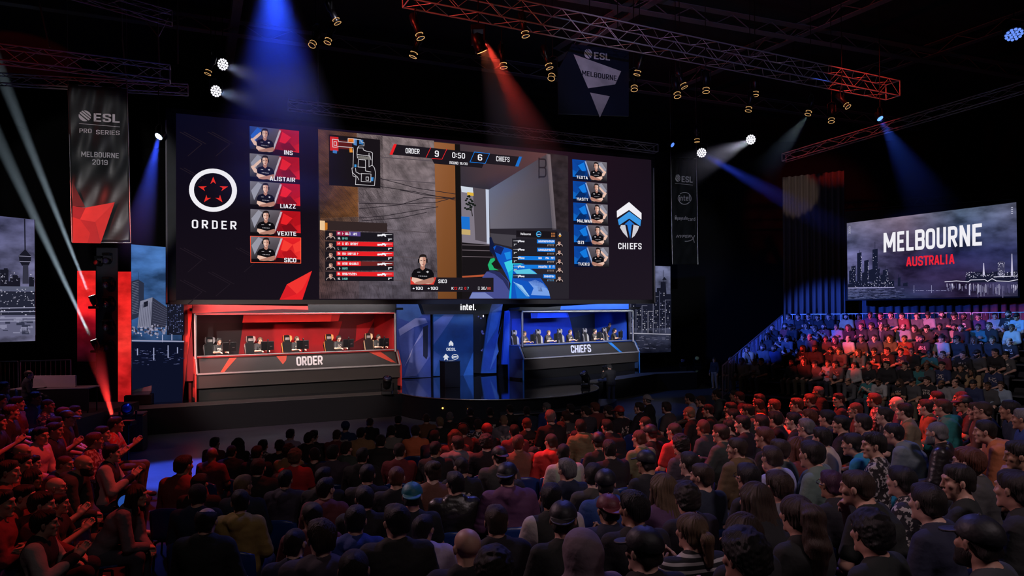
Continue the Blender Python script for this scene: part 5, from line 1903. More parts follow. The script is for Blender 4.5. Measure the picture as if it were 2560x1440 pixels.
for x0, x1, y0, y1 in ((192, 232, 880, 1030), (216, 266, 830, 1030), (282, 332, 680, 1010), (362, 412, 765, 1010), (455, 514, 640, 1025), (338, 364, 905, 1000), (415, 455, 870, 1010), (515, 540, 860, 1020), (530, 580, 930, 1020), (572, 630, 870, 1020), (245, 400, 1000, 1070),
                       (180, 260, 1030, 1080), (390, 520, 1020, 1070), (520, 700, 1000, 1070), (740, 770, 960, 1060), (800, 850, 1020, 1060)):
    f.poly([Zq(x0, y0 + 8), Zq(x1, y0 - 4), Zq(x1, y1), Zq(x0, y1)], ct)
for x, y0, y1 in ((308, 655, 690), (484, 560, 650), (597, 830, 880), (236, 815, 840), (748, 930, 970)):
    f.line([Zq(x, y0), Zq(x, y1)], 1.0, ct)
random.seed(11)
for x0, x1, y0, y1, n in ((320, 332, 700, 980, 26), (400, 412, 780, 980, 20), (460, 512, 680, 1000, 14), (600, 630, 880, 1010, 18), (200, 262, 850, 1020, 16), (525, 540, 870, 1000, 8), (250, 690, 1010, 1070, 60)):
    for k in range(n):
        x, y = random.uniform(x0, x1), random.uniform(y0, y1)
        f.quad(*Zq(x, y), *Zq(x + 5, y + 8), lt if random.random() < .5 else G(110, 112, 150), .003)
for y, a in ((1078, 180), (1082, 250)):
    f.line([Zq(180, y), Zq(700, y - 6)], 1.2, G(150, 148, 190), .004)
for k in range(240):
    x, y = random.uniform(180, 780), random.uniform(1085, 1205)
    f.line([Zq(x, y), Zq(x + random.uniform(10, 60), y - 1)], random.uniform(.5, 1.4), random.choice((G(24, 28, 54), G(90, 94, 136), G(16, 20, 40))), .003)
for x, y0, y1 in ((1706, 800, 940), (2024, 695, 940)):
    f.poly([Zq(x - 4, y0), Zq(x + 4, y0), Zq(x + 14, y1), Zq(x - 12, y1)], G(190, 186, 214), .003)
f.poly([Zq(1865, 800), Zq(1885, 780), Zq(1925, 778), Zq(1945, 800), Zq(1945, 950), Zq(1865, 950)], G(60, 60, 90), .002)
f.poly([Zq(1500, 990), Zq(1520, 925), Zq(1640, 900), Zq(1700, 900), Zq(1760, 915), Zq(1860, 890), Zq(1960, 910), Zq(2090, 880), Zq(2092, 1010), Zq(1500, 1020)], G(24, 26, 48), .001)
for k in range(170):
    x = random.uniform(1500, 2088) if k < 120 else random.uniform(1866, 1944)
    y = random.uniform(895, 960) if k < 120 else random.uniform(790, 940)
    f.quad(*Zq(x, y), *Zq(x + random.uniform(3, 8), y + random.uniform(4, 10)), random.choice((lt, G(140, 138, 170), G(220, 220, 236))), .004)
f.line([Zq(1270, 1010), Zq(1400, 1000), Zq(1530, 1010), Zq(1560, 990), Zq(1720, 985), Zq(1750, 1005), Zq(1800, 975), Zq(1850, 1000), Zq(1990, 1005), Zq(2090, 985)], 1.8, G(216, 214, 232), .005)
f.line([Zq(1820, 955), Zq(2090, 945)], 1.6, G(216, 214, 232), .005)
for k in range(110):
    x = random.uniform(1280, 2090)
    y = 1030 + abs(random.gauss(0, 20))
    f.line([Zq(x, y), Zq(x + 1, y + random.uniform(20, 130) * (1 if x > 1520 else .6))], random.uniform(.7, 2), random.choice((G(120, 116, 150), G(190, 188, 214), G(70, 66, 104))), .003)
for k in range(40):
    x = random.uniform(900, 1320)
    f.quad(*Zq(x, 1104), *Zq(x + random.uniform(4, 16), 1110), G(130, 128, 170), .003)
for x in (922, 1120):
    f.line([Zq(x, 1050), Zq(x, 1135)], .8, G(170, 170, 210), .004)
f.build('skyline', LED, root)
f = Face(RSC, .016)
xs = ((580, 715), (733, 812), (835, 918), (935, 1042), (1055, 1160), (1178, 1282), (1305, 1412), (1435, 1553), (1578, 1686))
for ch, (a, b) in zip('MELBOURNE', xs):
    yb, yt = lambda x: 680 - (x - 580) * .072, lambda x: 462 - (x - 580) * .1
    f.text(ch, Zq(a, yb(a)), Zq(b, yb(b)), Zq(a, yt(a)), Zq(b, yt(b)), Wt, bold=.03)
for k, ch in enumerate('AUSTRALIA'):
    a = 833 + (0, 68, 135, 196, 258, 316, 382, 446, 482)[k]
    b = a + (62, 58, 56, 58, 54, 60, 50, 18, 64)[k]
    yb, yt = lambda x: 838 - (x - 833) * .055, lambda x: 730 - (x - 833) * .062
    f.text(ch, Zq(a, yb(a)), Zq(b, yb(b)), Zq(a, yt(a)), Zq(b, yt(b)), srgb(232, 36, 56), bold=.03)
for x, y0 in ((198, 390), (2025, 170)):
    for k in range(4):
        f.quad(*Zq(x - 10, y0 + k * 22), *Zq(x + 10, y0 + k * 22 + 10), G(200, 200, 220))
        f.quad(*Zq(x - 3, y0 + k * 22 + 3), *Zq(x + 3, y0 + k * 22 + 16), G(60, 60, 90), .002)
f.build('lettering', LED, root)
tr = MB()
for y in (-.0, .28):
    tr.tube(RSC.hit(2110, 524, .1) + Vector((0, 0, y)), RSC.hit(2546, 496, .1) + Vector((0, 0, y)), .025)
a, b = RSC.hit(2110, 524, .1), RSC.hit(2546, 496, .1)
for k in range(24):
    p, q = a.lerp(b, k / 24), a.lerp(b, (k + 1) / 24)
    z = Vector((0, 0, .28))
    tr.tube(p + (z if k % 2 else z * 0), q + (z * 0 if k % 2 else z), .012, n=5)
tr.build('hanging_truss', BLACKM, root)

# ------------------------------------------------------------------ city panels beside the stage
PA, PB, PC = at(86, 700, 23.0), at(330, 800, 25.9), at(1620, 800, 42.8)
cityA, cityB, cityC = Plane(PA, SCR.u.xy), Plane(PB, SCR.u.xy), Plane(PC, SCR.u.xy)


def city_panel(plane, outline, cols, label, draw, name='city_panel'):
    root = empty(name, plane.hit(*outline[-1], 0), 0, label, 'screen', )
    slab('housing', plane, outline, -.12, -.01, BLACK, root)
    f = Face(plane, .004)
    f.grad(outline, cols)
    f.build('display', LEDC, root)
    g = Face(plane, .010)
    draw(g)
    g.build('skyline', LED, root)


def draw_a(g):
    Z = lambda x, y: (x / 3.2, 600 + y / 3.2)
    c, l = G(24, 24, 36), G(190, 188, 206)
    g.poly([Z(192, -170), Z(202, -170), Z(206, 80), Z(196, 80)], c)
    g.poly([Z(150, 125), Z(196, 78), Z(206, 78), Z(250, 130), Z(246, 170), Z(228, 205), Z(176, 205), Z(155, 170)], c, .001)
    g.line([Z(154, 128), Z(248, 132)], 1.6, G(130, 128, 150), .003)
    g.line([Z(158, 172), Z(244, 174)], 1.4, G(130, 128, 150), .003)
    g.poly([Z(183, 200), Z(226, 200), Z(230, 350), Z(180, 350)], G(50, 50, 66), .002)
    for x0, x1, y0 in ((0, 68, 236), (30, 62, 226), (80, 162, 302), (100, 145, 280), (232, 272, 295), (60, 110, 330)):
        g.poly([Z(x0, y0), Z(x1, y0), Z(x1, 380), Z(x0, 380)], c, .003)
    random.seed(5)
    for k in range(120):
        x, y = random.uniform(0, 275), random.uniform(245, 345) if k < 50 else random.uniform(385, 600)
        if k < 50 and 165 < x < 232:
            continue
        g.quad(*Z(x, y), *Z(x + random.uniform(3, 14), y + random.uniform(3, 8)), random.choice((l, G(110, 110, 130))), .005)
    g.poly([Z(0, 370), Z(280, 372), Z(280, 410), Z(0, 405)], G(86, 90, 112), .004)
    g.poly([Z(0, 410), Z(280, 412), Z(282, 600), Z(0, 600)], G(34, 36, 52), .002)
    for y in (545, 575, 625, 650):
        g.line([Z(0, y), Z(280, y - 4)], 2.4, G(150, 150, 176), .006)
    g.poly([Z(0, 600), Z(282, 600), Z(283, 760), Z(0, 770)], G(96, 96, 122), .002)
    for k in range(22):
        x, y = random.uniform(0, 240), random.uniform(610, 750)
        g.line([Z(x, y), Z(x + random.uniform(20, 60), y)], random.uniform(2, 9), random.choice((G(50, 52, 72), G(130, 130, 156))), .003)


def draw_b(g):
    Z = lambda x, y: (x / 3.2, 600 + y / 3.2)
    c, l = G(22, 24, 38), G(176, 176, 200)
    g.poly([Z(1052, 330), Z(1105, 315), Z(1152, 345), Z(1150, 600), Z(1052, 640)], G(40, 46, 66))
    g.line([Z(1108, 260), Z(1108, 318)], .7, c)
    for k in range(20):
        g.line([Z(1056, 345 + k * 13), Z(1108, 332 + k * 13)], .8, G(120, 124, 150), .002)
    g.poly([Z(1122, 490), Z(1220, 458), Z(1205, 700), Z(1100, 700)], G(126, 128, 150), .003)
    g.poly([Z(1220, 458), Z(1345, 545), Z(1330, 700), Z(1205, 700)], G(46, 48, 66), .003)
    g.poly([Z(1150, 498), Z(1184, 486), Z(1182, 530), Z(1146, 540)], c, .005)
    for k in range(7):
        x = 1122 + k * 14
        g.line([Z(x + 6, 500 + 20 - k * 4), Z(x - 10, 695)], .9, G(60, 62, 84), .005)
    for k in range(9):
        g.line([Z(1222, 490 + k * 22), Z(1338, 560 + k * 16)], .7, G(90, 92, 116), .005)
    g.poly([Z(1340, 310), Z(1470, 300), Z(1470, 760), Z(1335, 760)], c, .004)
    random.seed(6)
    for k in range(90):
        x, y = random.uniform(1345, 1460), random.uniform(520, 750)
        g.quad(*Z(int(x / 14) * 14, int(y / 11) * 11), *Z(int(x / 14) * 14 + 6, int(y / 11) * 11 + 6), random.choice((G(110, 120, 170), G(70, 76, 120))), .006)
    for k in range(90):
        x, y = random.uniform(1056, 1330), random.gauss(722, 22)
        g.ell(*Z(x, y), random.uniform(1.5, 4), random.uniform(1.5, 3.5), random.choice((G(120, 120, 146), G(46, 44, 60), G(160, 158, 180))), .006, 6)
    g.line([Z(1056, 805), Z(1470, 812)], 3.2, G(150, 152, 180), .007)
    g.poly([Z(1056, 815), Z(1470, 820), Z(1460, 1290), Z(1056, 1325)], G(12, 16, 36), .002)
    for x, y0, y1 in ((1230, 865, 960), (1345, 845, 940), (1100, 870, 920), (1300, 760, 815), (1375, 755, 800), (1420, 860, 905)):
        g.line([Z(x, y0), Z(x, y1)], 2.6, G(150, 156, 190), .006)
    for k in range(60):
        x, y = random.uniform(1060, 1450), random.uniform(870, 1000)
        g.line([Z(x, y), Z(x + random.uniform(5, 30), y)], 1.2, random.choice((G(40, 48, 84), G(90, 96, 136))), .004)


def draw_c(g):
    Z = lambda x, y: (1250 + x / 6.546, 750 + y / 6.546)
    c = G(20, 22, 36)
    g.poly([(1576, 760), (1678, 760), (1678, 820), (1576, 820)], G(26, 28, 44))
    g.poly([(1652, 705), (1664, 705), (1668, 760), (1650, 760)], c, .002)
    g.line([(1659, 676), (1659, 706)], 1, c, .002)
    g.poly([(1655, 700), (1661, 692), (1667, 700)], c, .002)
    for x0, x1, y0 in ((1632, 1645, 730), (1642, 1660, 720), (1664, 1678, 735), (1576, 1590, 755), (1592, 1604, 770)):
        g.poly([(x0, y0), (x1, y0), (x1, 800), (x0, 800)], c, .003)
    random.seed(9)
    towers = ((1577, 1588, 760), (1590, 1603, 772), (1605, 1618, 764), (1620, 1634, 778), (1633, 1646, 742), (1649, 1661, 728), (1663, 1676, 750))
    for x0, x1, y0 in towers:
        tone = random.choice((G(120, 120, 142), G(90, 92, 116), G(160, 158, 174)))
        g.line([(x0, 832), (x0, y0)], 1.2, tone, .005)
        if x1 - x0 > 12:
            g.line([(x0, y0), (x1, y0)], 1.2, tone, .005)
        for yy in range(int(y0) + 4, 828, 5):
            for xx in range(int(x0) + 2, int(x1) - 1, 4):
                if random.random() < .45:
                    g.quad(xx, yy, xx + 2, yy + 2.4, random.choice((G(180, 178, 192), G(96, 98, 124), G(60, 62, 88))), .005)
    g.line([(1576, 833), (1676, 836)], 2.2, G(170, 168, 184), .006)
    for k in range(60):
        x, y = random.uniform(1577, 1668), random.uniform(838, 872)
        g.line([(x, y), (x + random.uniform(3, 10), y)], 1, random.choice((G(60, 62, 86), G(110, 110, 132), G(36, 38, 58))), .005)


CA = [G(58, 60, 92), G(92, 92, 128), G(120, 118, 150), G(96, 96, 124)]
city_panel(cityA, [(-60, 534), (86, 549), (88, 852), (-60, 858)], CA, 'blue night skyline panel with a tall tower, beside the left guard rail', draw_a)
city_panel(cityB, [(328, 611), (455, 621), (455, 1003), (328, 1014)], [G(58, 100, 160), G(66, 104, 160), G(8, 10, 26), G(8, 12, 34)], 'skyline panel with a slab tower block, standing left of the red booth', draw_b)
city_panel(cityC, [(1570, 662), (1676, 666), (1677, 880), (1572, 884)], [G(88, 92, 122), G(96, 100, 130), G(16, 18, 32), G(14, 16, 30)], 'skyline panel with bright windows, standing right of the blue booth', draw_c)

# ------------------------------------------------------------------ player booths
BOOTHS = {}


def booth(team, L0, R0, col, label, back, soffit, roof, side_out, word, word_px, shards, opening, hot):
    """L0, R0: left and right foot of the desk front on the stage"""
    pl = Plane(L0, (R0 - L0).xy)
    L = (R0 - L0).xy.length
    BOOTHS[team] = (pl, L)
    u, n, up = pl.u, pl.n, Vector((0, 0, 1))
    B = lambda a, off, z: pl.pt(a, off, STZ + z)
    root = empty('player_booth', B(L / 2, -1.4, 0), 0, label, 'booth')
    frame = plain('booth_frame', (.42, .40, .41), .38, .3)
    V = vinyl('booth_vinyl', .55, .10, 2.0)

    def sol(name, pts, d, mat, par=root, c=None):
        m = MB()
        m.prism(pts, d, c)
        return m.build(name, mat, par)
    aL = pl.a_of(side_out[2], -3.36)
    # riser, side walls, back wall, roof
    sol('riser', [B(0, -.95, .0), B(L, -.95, .0), B(L, -3.3, 0), B(max(0, aL), -3.3, 0)], up * .98, BLACK)
    bk = Face(pl, -3.35)
    bb = MB()
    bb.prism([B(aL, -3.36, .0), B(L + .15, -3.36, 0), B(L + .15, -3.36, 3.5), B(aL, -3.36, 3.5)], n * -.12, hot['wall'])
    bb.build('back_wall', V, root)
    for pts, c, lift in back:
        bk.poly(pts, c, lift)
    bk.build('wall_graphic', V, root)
    # soffit band hung a little in front of the back wall
    sf = Face(pl, -2.6)
    for pts, c, lift in soffit:
        sf.poly(pts, c, lift)
    if soffit:
        sf.build('soffit_band', V, root)
    for s, a in ((-1, -.08), (1, L + .08)):
        a2 = aL if s < 0 else a
        sol('side_wall', [B(a - .05, -.95, .0), B(a + .05, -.95, .0), B(a2 + .05, -3.36, .0), B(a2 - .05, -3.36, .0)], up * 3.35, plain('booth_side_' + team, hot['side'], .5))
    sol('roof', [B(-.15, .0, 3.42), B(L + .15, .0, 3.42), B(L + .15, -3.4, 3.42), B(aL, -3.4, 3.42)], up * .10, BLACK)
    rf = Face(pl, .03)
    for pts, c, lift in roof:
        rf.poly(pts, c, lift)
    rf.build('fascia', V, root)
    # portal frame around the opening
    m = MB()
    x0, x1, z0, z1 = opening
    for a, b in (((x0, z0), (x0, z1)), ((x1, z0), (x1, z1)), ((x0, z1), (x1, z1))):
        p, q = B(a[0], -.02, a[1]), B(b[0], -.02, b[1])
        m.tube(p, q, .055, n=4)
    m.build('portal_frame', frame, root)
    # outer leaning fin
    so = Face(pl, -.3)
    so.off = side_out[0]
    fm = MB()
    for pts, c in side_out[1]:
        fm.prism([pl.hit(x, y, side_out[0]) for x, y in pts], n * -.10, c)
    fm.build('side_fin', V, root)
    # lamp bar under the front of the roof: lights players and back wall
    lb = MB().box(B(L / 2, -.45, 3.33), (L - .4, .12, .08), math.atan2(u.y, u.x))
    lb.build('lamp_bar', BLACK, root)
    area('booth_key_' + team, B(L / 2, -.45, 3.27), B(L / 2, -1.45, 1.5), hot['key'], (1, .9, .84), L - .6, .10, 75)
    area('booth_wall_' + team, B(L / 2, -1.7, 3.30), B(L / 2, -3.4, 1.9), hot['wall_w'], hot['wall_c'], L - .6, .10, 100)
    area('fascia_fill_' + team, B(L / 2, .75, 4.0), B(L / 2, 0, 3.35), hot['fascia'], (1, .9, .9) if team == 'order' else (.8, .9, 1), L * .9, .08, 120)  # area light hidden behind the video wall, added to brighten the fascia
    # desk
    dk = empty('desk', B(L / 2, 0, 0))
    dk.parent = root
    dk.matrix_parent_inverse = root.matrix_world.inverted() if False else Matrix.Translation(root.location).inverted()
    PW = plain('desk_panel', (.045, .040, .039), .5, 0, .4, .12, 1.2)
    lower = MB()
    lower.prism([B(0, .02, .48), B(L, .02, .48), B(L, .02, 1.02), B(0, .02, 1.02)], n * -.9)
    lower.build('lower_panel', PW, dk)
    MB().prism([B(.05, -.25, 0), B(L - .05, -.25, 0), B(L - .05, -.25, .48), B(.05, -.25, .48)], n * -.6).build('plinth', BLACK, dk)
    # the upper panel leans back
    up_ = [B(.16, .06, 1.06), B(L - .16, .06, 1.06), B(L - .16, -.28, 1.62), B(.16, -.28, 1.62)]
    MB().prism(up_, n * -.06 + up * -.03).build('name_panel', PW, dk)
    top = MB()
    top.prism([B(0, -.22, 1.62), B(L, -.22, 1.62), B(L, -1.05, 1.62), B(0, -1.05, 1.62)], up * .05)
    top.build('desk_top', plain('desk_top_' + team, hot['top'], .45), dk)
    tr = MB()
    c = [B(.06, .07, 1.02), B(L - .06, .07, 1.02), B(L - .06, -.28, 1.66), B(.06, -.28, 1.66)]
    for i in range(4):
        tr.tube(c[i], c[(i + 1) % 4], .045, n=4)
    tr.build('trim', frame, dk)
    ls = MB()
    for a in (.0, L):
        ls.box(B(a, .05, .5), (.05, .05, 1.0), math.atan2(u.y, u.x))
        ls.tube(B(a, .09, 1.0), B(a, -.27, 1.66), .022, n=4)
    ls.build('corner_post', plain('post_' + team, hot['post'], .45), dk)
    ends = MB()
    for a in (.0, L):
        ends.prism([B(a, .06, 1.02), B(a, -.28, 1.64), B(a, -1.0, 1.64), B(a, -1.0, .1), B(a, -.05, .1), B(a, .0, .5)], u * (.05 if a == 0 else -.05))
    ends.build('end_panel', plain('desk_end_' + team, hot['end'], .5), dk)
    # lettering and shards on the leaning panel
    tilt = (B(0, -.28, 1.62) - B(0, .06, 1.06)).normalized()

    def on_panel(px, py):
        # intersect the ray with the leaning panel
        nn = u.cross(tilt)
        dd = ray(px, py)
        t = (B(0, .06, 1.06) - EYE).dot(nn) / dd.dot(nn)
        return EYE + dd * t + n * .012 + up * .007
    v, fc = letters(word, .045)
    (bl, br, tl, tr_) = word_px
    vs = []
    for a, b in v:
        x = (bl[0] * (1 - a) + br[0] * a) * (1 - b) + (tl[0] * (1 - a) + tr_[0] * a) * b
        y = (bl[1] * (1 - a) + br[1] * a) * (1 - b) + (tl[1] * (1 - a) + tr_[1] * a) * b
        vs.append(on_panel(x, y) + n * .004)
    MB().add(vs, fc, (.85, .83, .85)).build('team_lettering', V, dk)
    sm = MB()
    for pts, cc in shards:
        sm.add([on_panel(*p) for p in pts], [tuple(range(len(pts)))], cc)
    sm.build('shard_graphic', V, dk)
    return root


RV, RV2, RV3 = (.72, .035, .03), (.42, .012, .014), (.10, .004, .012)
BV, BV2, BV3 = (.012, .09, .75), (.008, .05, .42), (.004, .012, .10)
KV = (.010, .009, .014)
Zo = lambda *p: [(400 + x / 3.6, 630 + y / 3.6) for x, y in p]
O_L, O_R = on_z(489, 1004, STZ), on_z(1002, 970, STZ)
booth('order', O_L, O_R, RV, 'red player booth with a long desk lettered ORDER', [
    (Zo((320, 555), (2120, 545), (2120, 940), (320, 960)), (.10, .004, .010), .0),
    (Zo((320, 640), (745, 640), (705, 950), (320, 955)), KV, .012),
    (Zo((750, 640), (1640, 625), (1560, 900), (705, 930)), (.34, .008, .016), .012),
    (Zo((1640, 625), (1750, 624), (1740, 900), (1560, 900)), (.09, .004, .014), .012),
    (Zo((1770, 660), (1900, 625), (1960, 560), (1850, 760), (1690, 840), (1650, 900), (1760, 800)), (.40, .010, .02), .02),
    (Zo((320, 560), (750, 560), (745, 640), (320, 640)), (.02, .008, .02), .012),
    (Zo((2040, 548), (2100, 546), (2098, 900), (2044, 900)), (.12, .22, .36), .012)],
    [(Zo((752, 562), (1548, 556), (1535, 626), (742, 636)), RV, .0), (Zo((1548, 556), (1625, 555), (1605, 622), (1535, 626)), RV2, .0)],
    [(Zo((292, 472), (1330, 486), (1336, 520), (1100, 512), (292, 552)), RV, .0), (Zo((292, 553), (1100, 513), (1336, 521), (1336, 540), (320, 556)), (.05, .004, .008), .0),
     (Zo((1330, 470), (2120, 470), (2120, 540), (1336, 540)), (.012, .012, .014), .0), (Zo((320, 552), (2110, 545), (2110, 554), (320, 566)), (.5, .05, .05), .01)],
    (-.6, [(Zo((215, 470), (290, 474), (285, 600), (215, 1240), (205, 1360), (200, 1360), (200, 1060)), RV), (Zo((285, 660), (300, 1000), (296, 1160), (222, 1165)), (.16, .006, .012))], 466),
    'ORDER', ((741.5, 915.5), (807, 912.5), (740, 892), (806, 889)),
    [(Zo((625, 955), (690, 953), (578, 1082), (540, 1090)), (.62, .07, .035)), (Zo((1045, 938), (1140, 933), (1135, 975), (1105, 1012)), (.62, .07, .035)), (Zo((1880, 903), (1985, 898), (2125, 998), (2080, 992)), (.62, .06, .035))],
    (.02, 8.02, 1.6, 3.30), dict(wall=(.06, .003, .008), side=(.40, .012, .016), top=(.30, .02, .02), post=(.70, .05, .04), end=(.30, .03, .03), fascia=70, key=150, wall_w=26, wall_c=(1, .3, .25)))
Zc = lambda *p: [(1250 + x / 6.546, 750 + y / 6.546) for x, y in p]
C_L, C_R = on_z(1307, 951, STZ), on_z(1597, 925, STZ)
booth('chiefs', C_L, C_R, BV, 'blue player booth with a long desk lettered CHIEFS', [
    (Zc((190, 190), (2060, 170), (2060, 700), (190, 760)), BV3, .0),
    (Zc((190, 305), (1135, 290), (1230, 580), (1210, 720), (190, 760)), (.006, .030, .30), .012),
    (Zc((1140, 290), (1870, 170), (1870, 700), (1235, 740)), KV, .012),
    (Zc((1870, 170), (2050, 165), (2040, 350), (1990, 500), (2030, 640), (1870, 680)), BV, .016)],
    [(Zc((500, 195), (620, 192), (610, 298), (510, 300)), BV2, .0), (Zc((620, 192), (1095, 182), (1130, 285), (610, 298)), BV, .0), (Zc((1070, 183), (1100, 182), (1135, 285), (1110, 286)), BV2, .004)],
    [(Zc((1000, 100), (2105, 38), (2105, 150), (985, 162)), BV, .0), (Zc((150, 165), (1000, 100), (985, 162), (150, 178)), (.012, .012, .016), .0)],
    (-.9, [(Zc((95, 180), (150, 170), (148, 700), (145, 1055), (38, 1055)), BV)], 1274),
    'CHIEFS', ((1427.5, 883), (1478, 880.5), (1425.5, 863.5), (1475.5, 861)),
    [(Zc((1760, 695), (1820, 695), (2000, 860), (1950, 855)), (.03, .25, .75))],
    (.02, 8.2, 1.6, 3.30), dict(wall=BV3, side=(.012, .06, .45), top=(.02, .06, .3), post=(.03, .22, .85), end=(.03, .07, .20), fascia=70, key=170, wall_w=60, wall_c=(.2, .35, 1)))

# ------------------------------------------------------------------ gaming chairs, monitors, players
def make_gaming_chair(loc, yaw, colour, label):
    o = empty('gaming_chair', loc, yaw, label, 'chair', 'gaming chairs in the booths')
    ck = plain('chair_leather', (.014, .014, .015), .4)
    cs = plain('chair_side_%d' % int(colour[0] * 100 + colour[2] * 10), colour, .4)
    P = []

    def add(name, mb, mat):
        q = mb.build(name, mat, o, False)
        P.append(q)
        return q
    b = MB()
    prof = [(.17, .48), (.24, .55), (.27, .75), (.29, .95), (.25, 1.06), (.17, 1.12), (.19, 1.22), (.185, 1.32), (.15, 1.39), (.0, 1.41)]
    pts = [(x, z) for x, z in prof] + [(-x, z) for x, z in prof[::-1][1:]]
    b.prism([(x, -.24 - .1 * (z - .5), z) for x, z in pts], (0, -.07, -.01))
    add('backrest', b, ck)
    w_ = MB()
    for s in (-1, 1):
        w_.prism([(s * .22, -.26, .55), (s * .29, -.16, .62), (s * .325, -.2, .95), (s * .27, -.28, 1.08), (s * .25, -.31, .9)], (0, -.05, 0))
        w_.prism([(s * .15, -.30, 1.10), (s * .215, -.25, 1.22), (s * .20, -.26, 1.36), (s * .13, -.34, 1.40)], (0, -.05, 0))
    add('side_bolster', w_, cs)
    hp = MB().bbox((0, -.295, 1.24), (.22, .05, .12), .02)
    add('headrest', hp, plain('headrest_print', (.32, .30, .30), .5))
    add('seat', MB().bbox((0, .02, .44), (.52, .52, .10), .03), ck)
    g = MB().tube((0, 0, .10), (0, 0, .40), .03)
    for k in range(5):
        t = 2 * PI * k / 5
        g.tube((0, 0, .10), (.30 * math.cos(t), .30 * math.sin(t), .06), .025, .018)
        g.ball((.30 * math.cos(t), .30 * math.sin(t), .03), .03, 6)
    add('base', g, BLACKM)
    for s in (-1, 1):
        add('armrest', MB().bbox((s * .31, .03, .66), (.07, .28, .04), .01).box((s * .30, .0, .55), (.04, .06, .2)), BLACK)
    return o


def make_monitor(loc, yaw, label):
    o = empty('monitor', loc, yaw, label, 'monitor', 'desk monitors in the booths')
    bz = plain('monitor_shell', (.012, .012, .013), .35)
    MB().bbox((0, -.02, .33), (.60, .045, .36), .012).build('screen_shell', bz, o, False)
    MB().box((0, .005, .33), (.56, .004, .32)).build('screen_face', glow('monitor_face', (.45, .5, .6), 1.2), o, False)
    st = MB().box((0, -.06, .22), (.07, .03, .4)).bbox((0, -.06, .012), (.28, .2, .022), .008)
    st.tube((0, -.06, .42), (0, -.06, .56), .02).ball((0, -.06, .57), .035, 6)
    st.build('stand', BLACK, o, False)
    MB().bbox((.16, -.045, .30), (.10, .006, .035), .002).build('badge', plain('monitor_badge', (.12, .10, .10), .3), o, False)
    return o


def on_booth(team, px, off, z=.98):
    pl, L = BOOTHS[team]
    return pl.pt(pl.a_of(px, off), off, STZ + z)


def facing(n, turn):
    d = Vector((n.x, n.y))
    return math.atan2(-d.x, d.y) + math.radians(turn)


JERSEY = (.012, .011, .012)
side_cols = [(.25, .25, .26), (.30, .28, .27), (.75, .32, .08), (.85, .30, .06), (.65, .42, .22)]
ords = ((543, 'short', 'black', 'first'), (645, 'short', 'light', 'second'), (737, 'messy', 'light', 'middle'), (842, 'messy', 'dark', 'fourth'), (941, 'short', 'dark', 'fifth'))
n_o, n_c = BOOTHS['order'][0].n, BOOTHS['chiefs'][0].n
where = ('at the left end', 'second from the left', 'in the middle', 'fourth from the left', 'at the right end')
for i, (px, hr, hc, w_) in enumerate(ords):
    p = on_booth('order', px, -1.62)
    person(p, facing(n_o, 22), 'desk', hr, hc, 'fair', 'tee', JERSEY, 'chest_print', (.015, .015, .018), 1.0, ('headset',),
           'player in black jersey and headset behind the ORDER desk, ' + where[i], 'players in the red booth')
    q = on_booth('order', px - 9, -1.74)
    make_gaming_chair(q, facing(n_o, 22), side_cols[i], 'black gaming chair with %s bolsters in the red booth, %s' % (('grey', 'grey', 'amber', 'orange', 'beige')[i], where[i]))
    m = on_booth('order', (572, 667, 755, 869, 958)[i], -.62, 1.67)
    make_monitor(m, facing(n_o, 22) + PI, 'black monitor seen from behind on the ORDER desk, ' + where[i])
chs = ((1306, 'buzz', 'dark'), (1366, 'short', 'light'), (1420, 'short', 'brown'), (1482, 'messy', 'dark'), (1531, 'messy', 'black'))
for i, (px, hr, hc) in enumerate(chs):
    p = on_booth('chiefs', px, -1.62)
    person(p, facing(n_c, 20 + (15 if i == 4 else 0)), 'desk', hr, hc, 'fair' if i else 'tan', 'tee', JERSEY, 'chest_print', (.015, .015, .018), 1.0, ('headset', 'glasses') if i == 1 else ('headset',),
           'player in black jersey and headset behind the CHIEFS desk, ' + where[i], 'players in the blue booth')
    q = on_booth('chiefs', px - 8, -1.74)
    make_gaming_chair(q, facing(n_c, 20), (.22, .22, .24), 'black gaming chair with grey bolsters in the blue booth, ' + where[i])
    m = on_booth('chiefs', (1332, 1390, 1443, 1497, 1550)[i], -.62, 1.67)
    make_monitor(m, facing(n_c, 20) + PI, 'black monitor seen from behind on the CHIEFS desk, ' + where[i])
person(on_booth('chiefs', 1517, -2.45), facing(n_c, -20), 'coach', 'bald', 'dark', 'tan', 'tee', JERSEY, 'plain', (.015, .015, .018), .98, ('headset',),
       'bald coach in black standing with a headset behind the CHIEFS players')

# ------------------------------------------------------------------ centre backdrop, header, plinth
BD = Plane(on_z(1130, 940, STZ), SCR.u.xy)
root = empty('stage_backdrop', BD.hit(1130, 940, 0), 0, 'blue crystal-patterned backdrop panels standing between the two booths', 'backdrop')
Zk = lambda *p: [(980 + x / 3.6, 640 + y / 3.6) for x, y in p]
V = vinyl('backdrop_vinyl', .45, .22, 1.5)


def facet_panel(outline, base, facets, off, name='panel'):
    b = MB()
    b.prism([BD.hit(x, y, off) for x, y in outline], BD.n * -.12, base)
    o = b.build(name, V, root)
    f = Face(BD, off + .01)
    for i, (pts, c) in enumerate(facets):
        f.poly(pts, c, i * .003)
    f.build('facet_print', V, o)


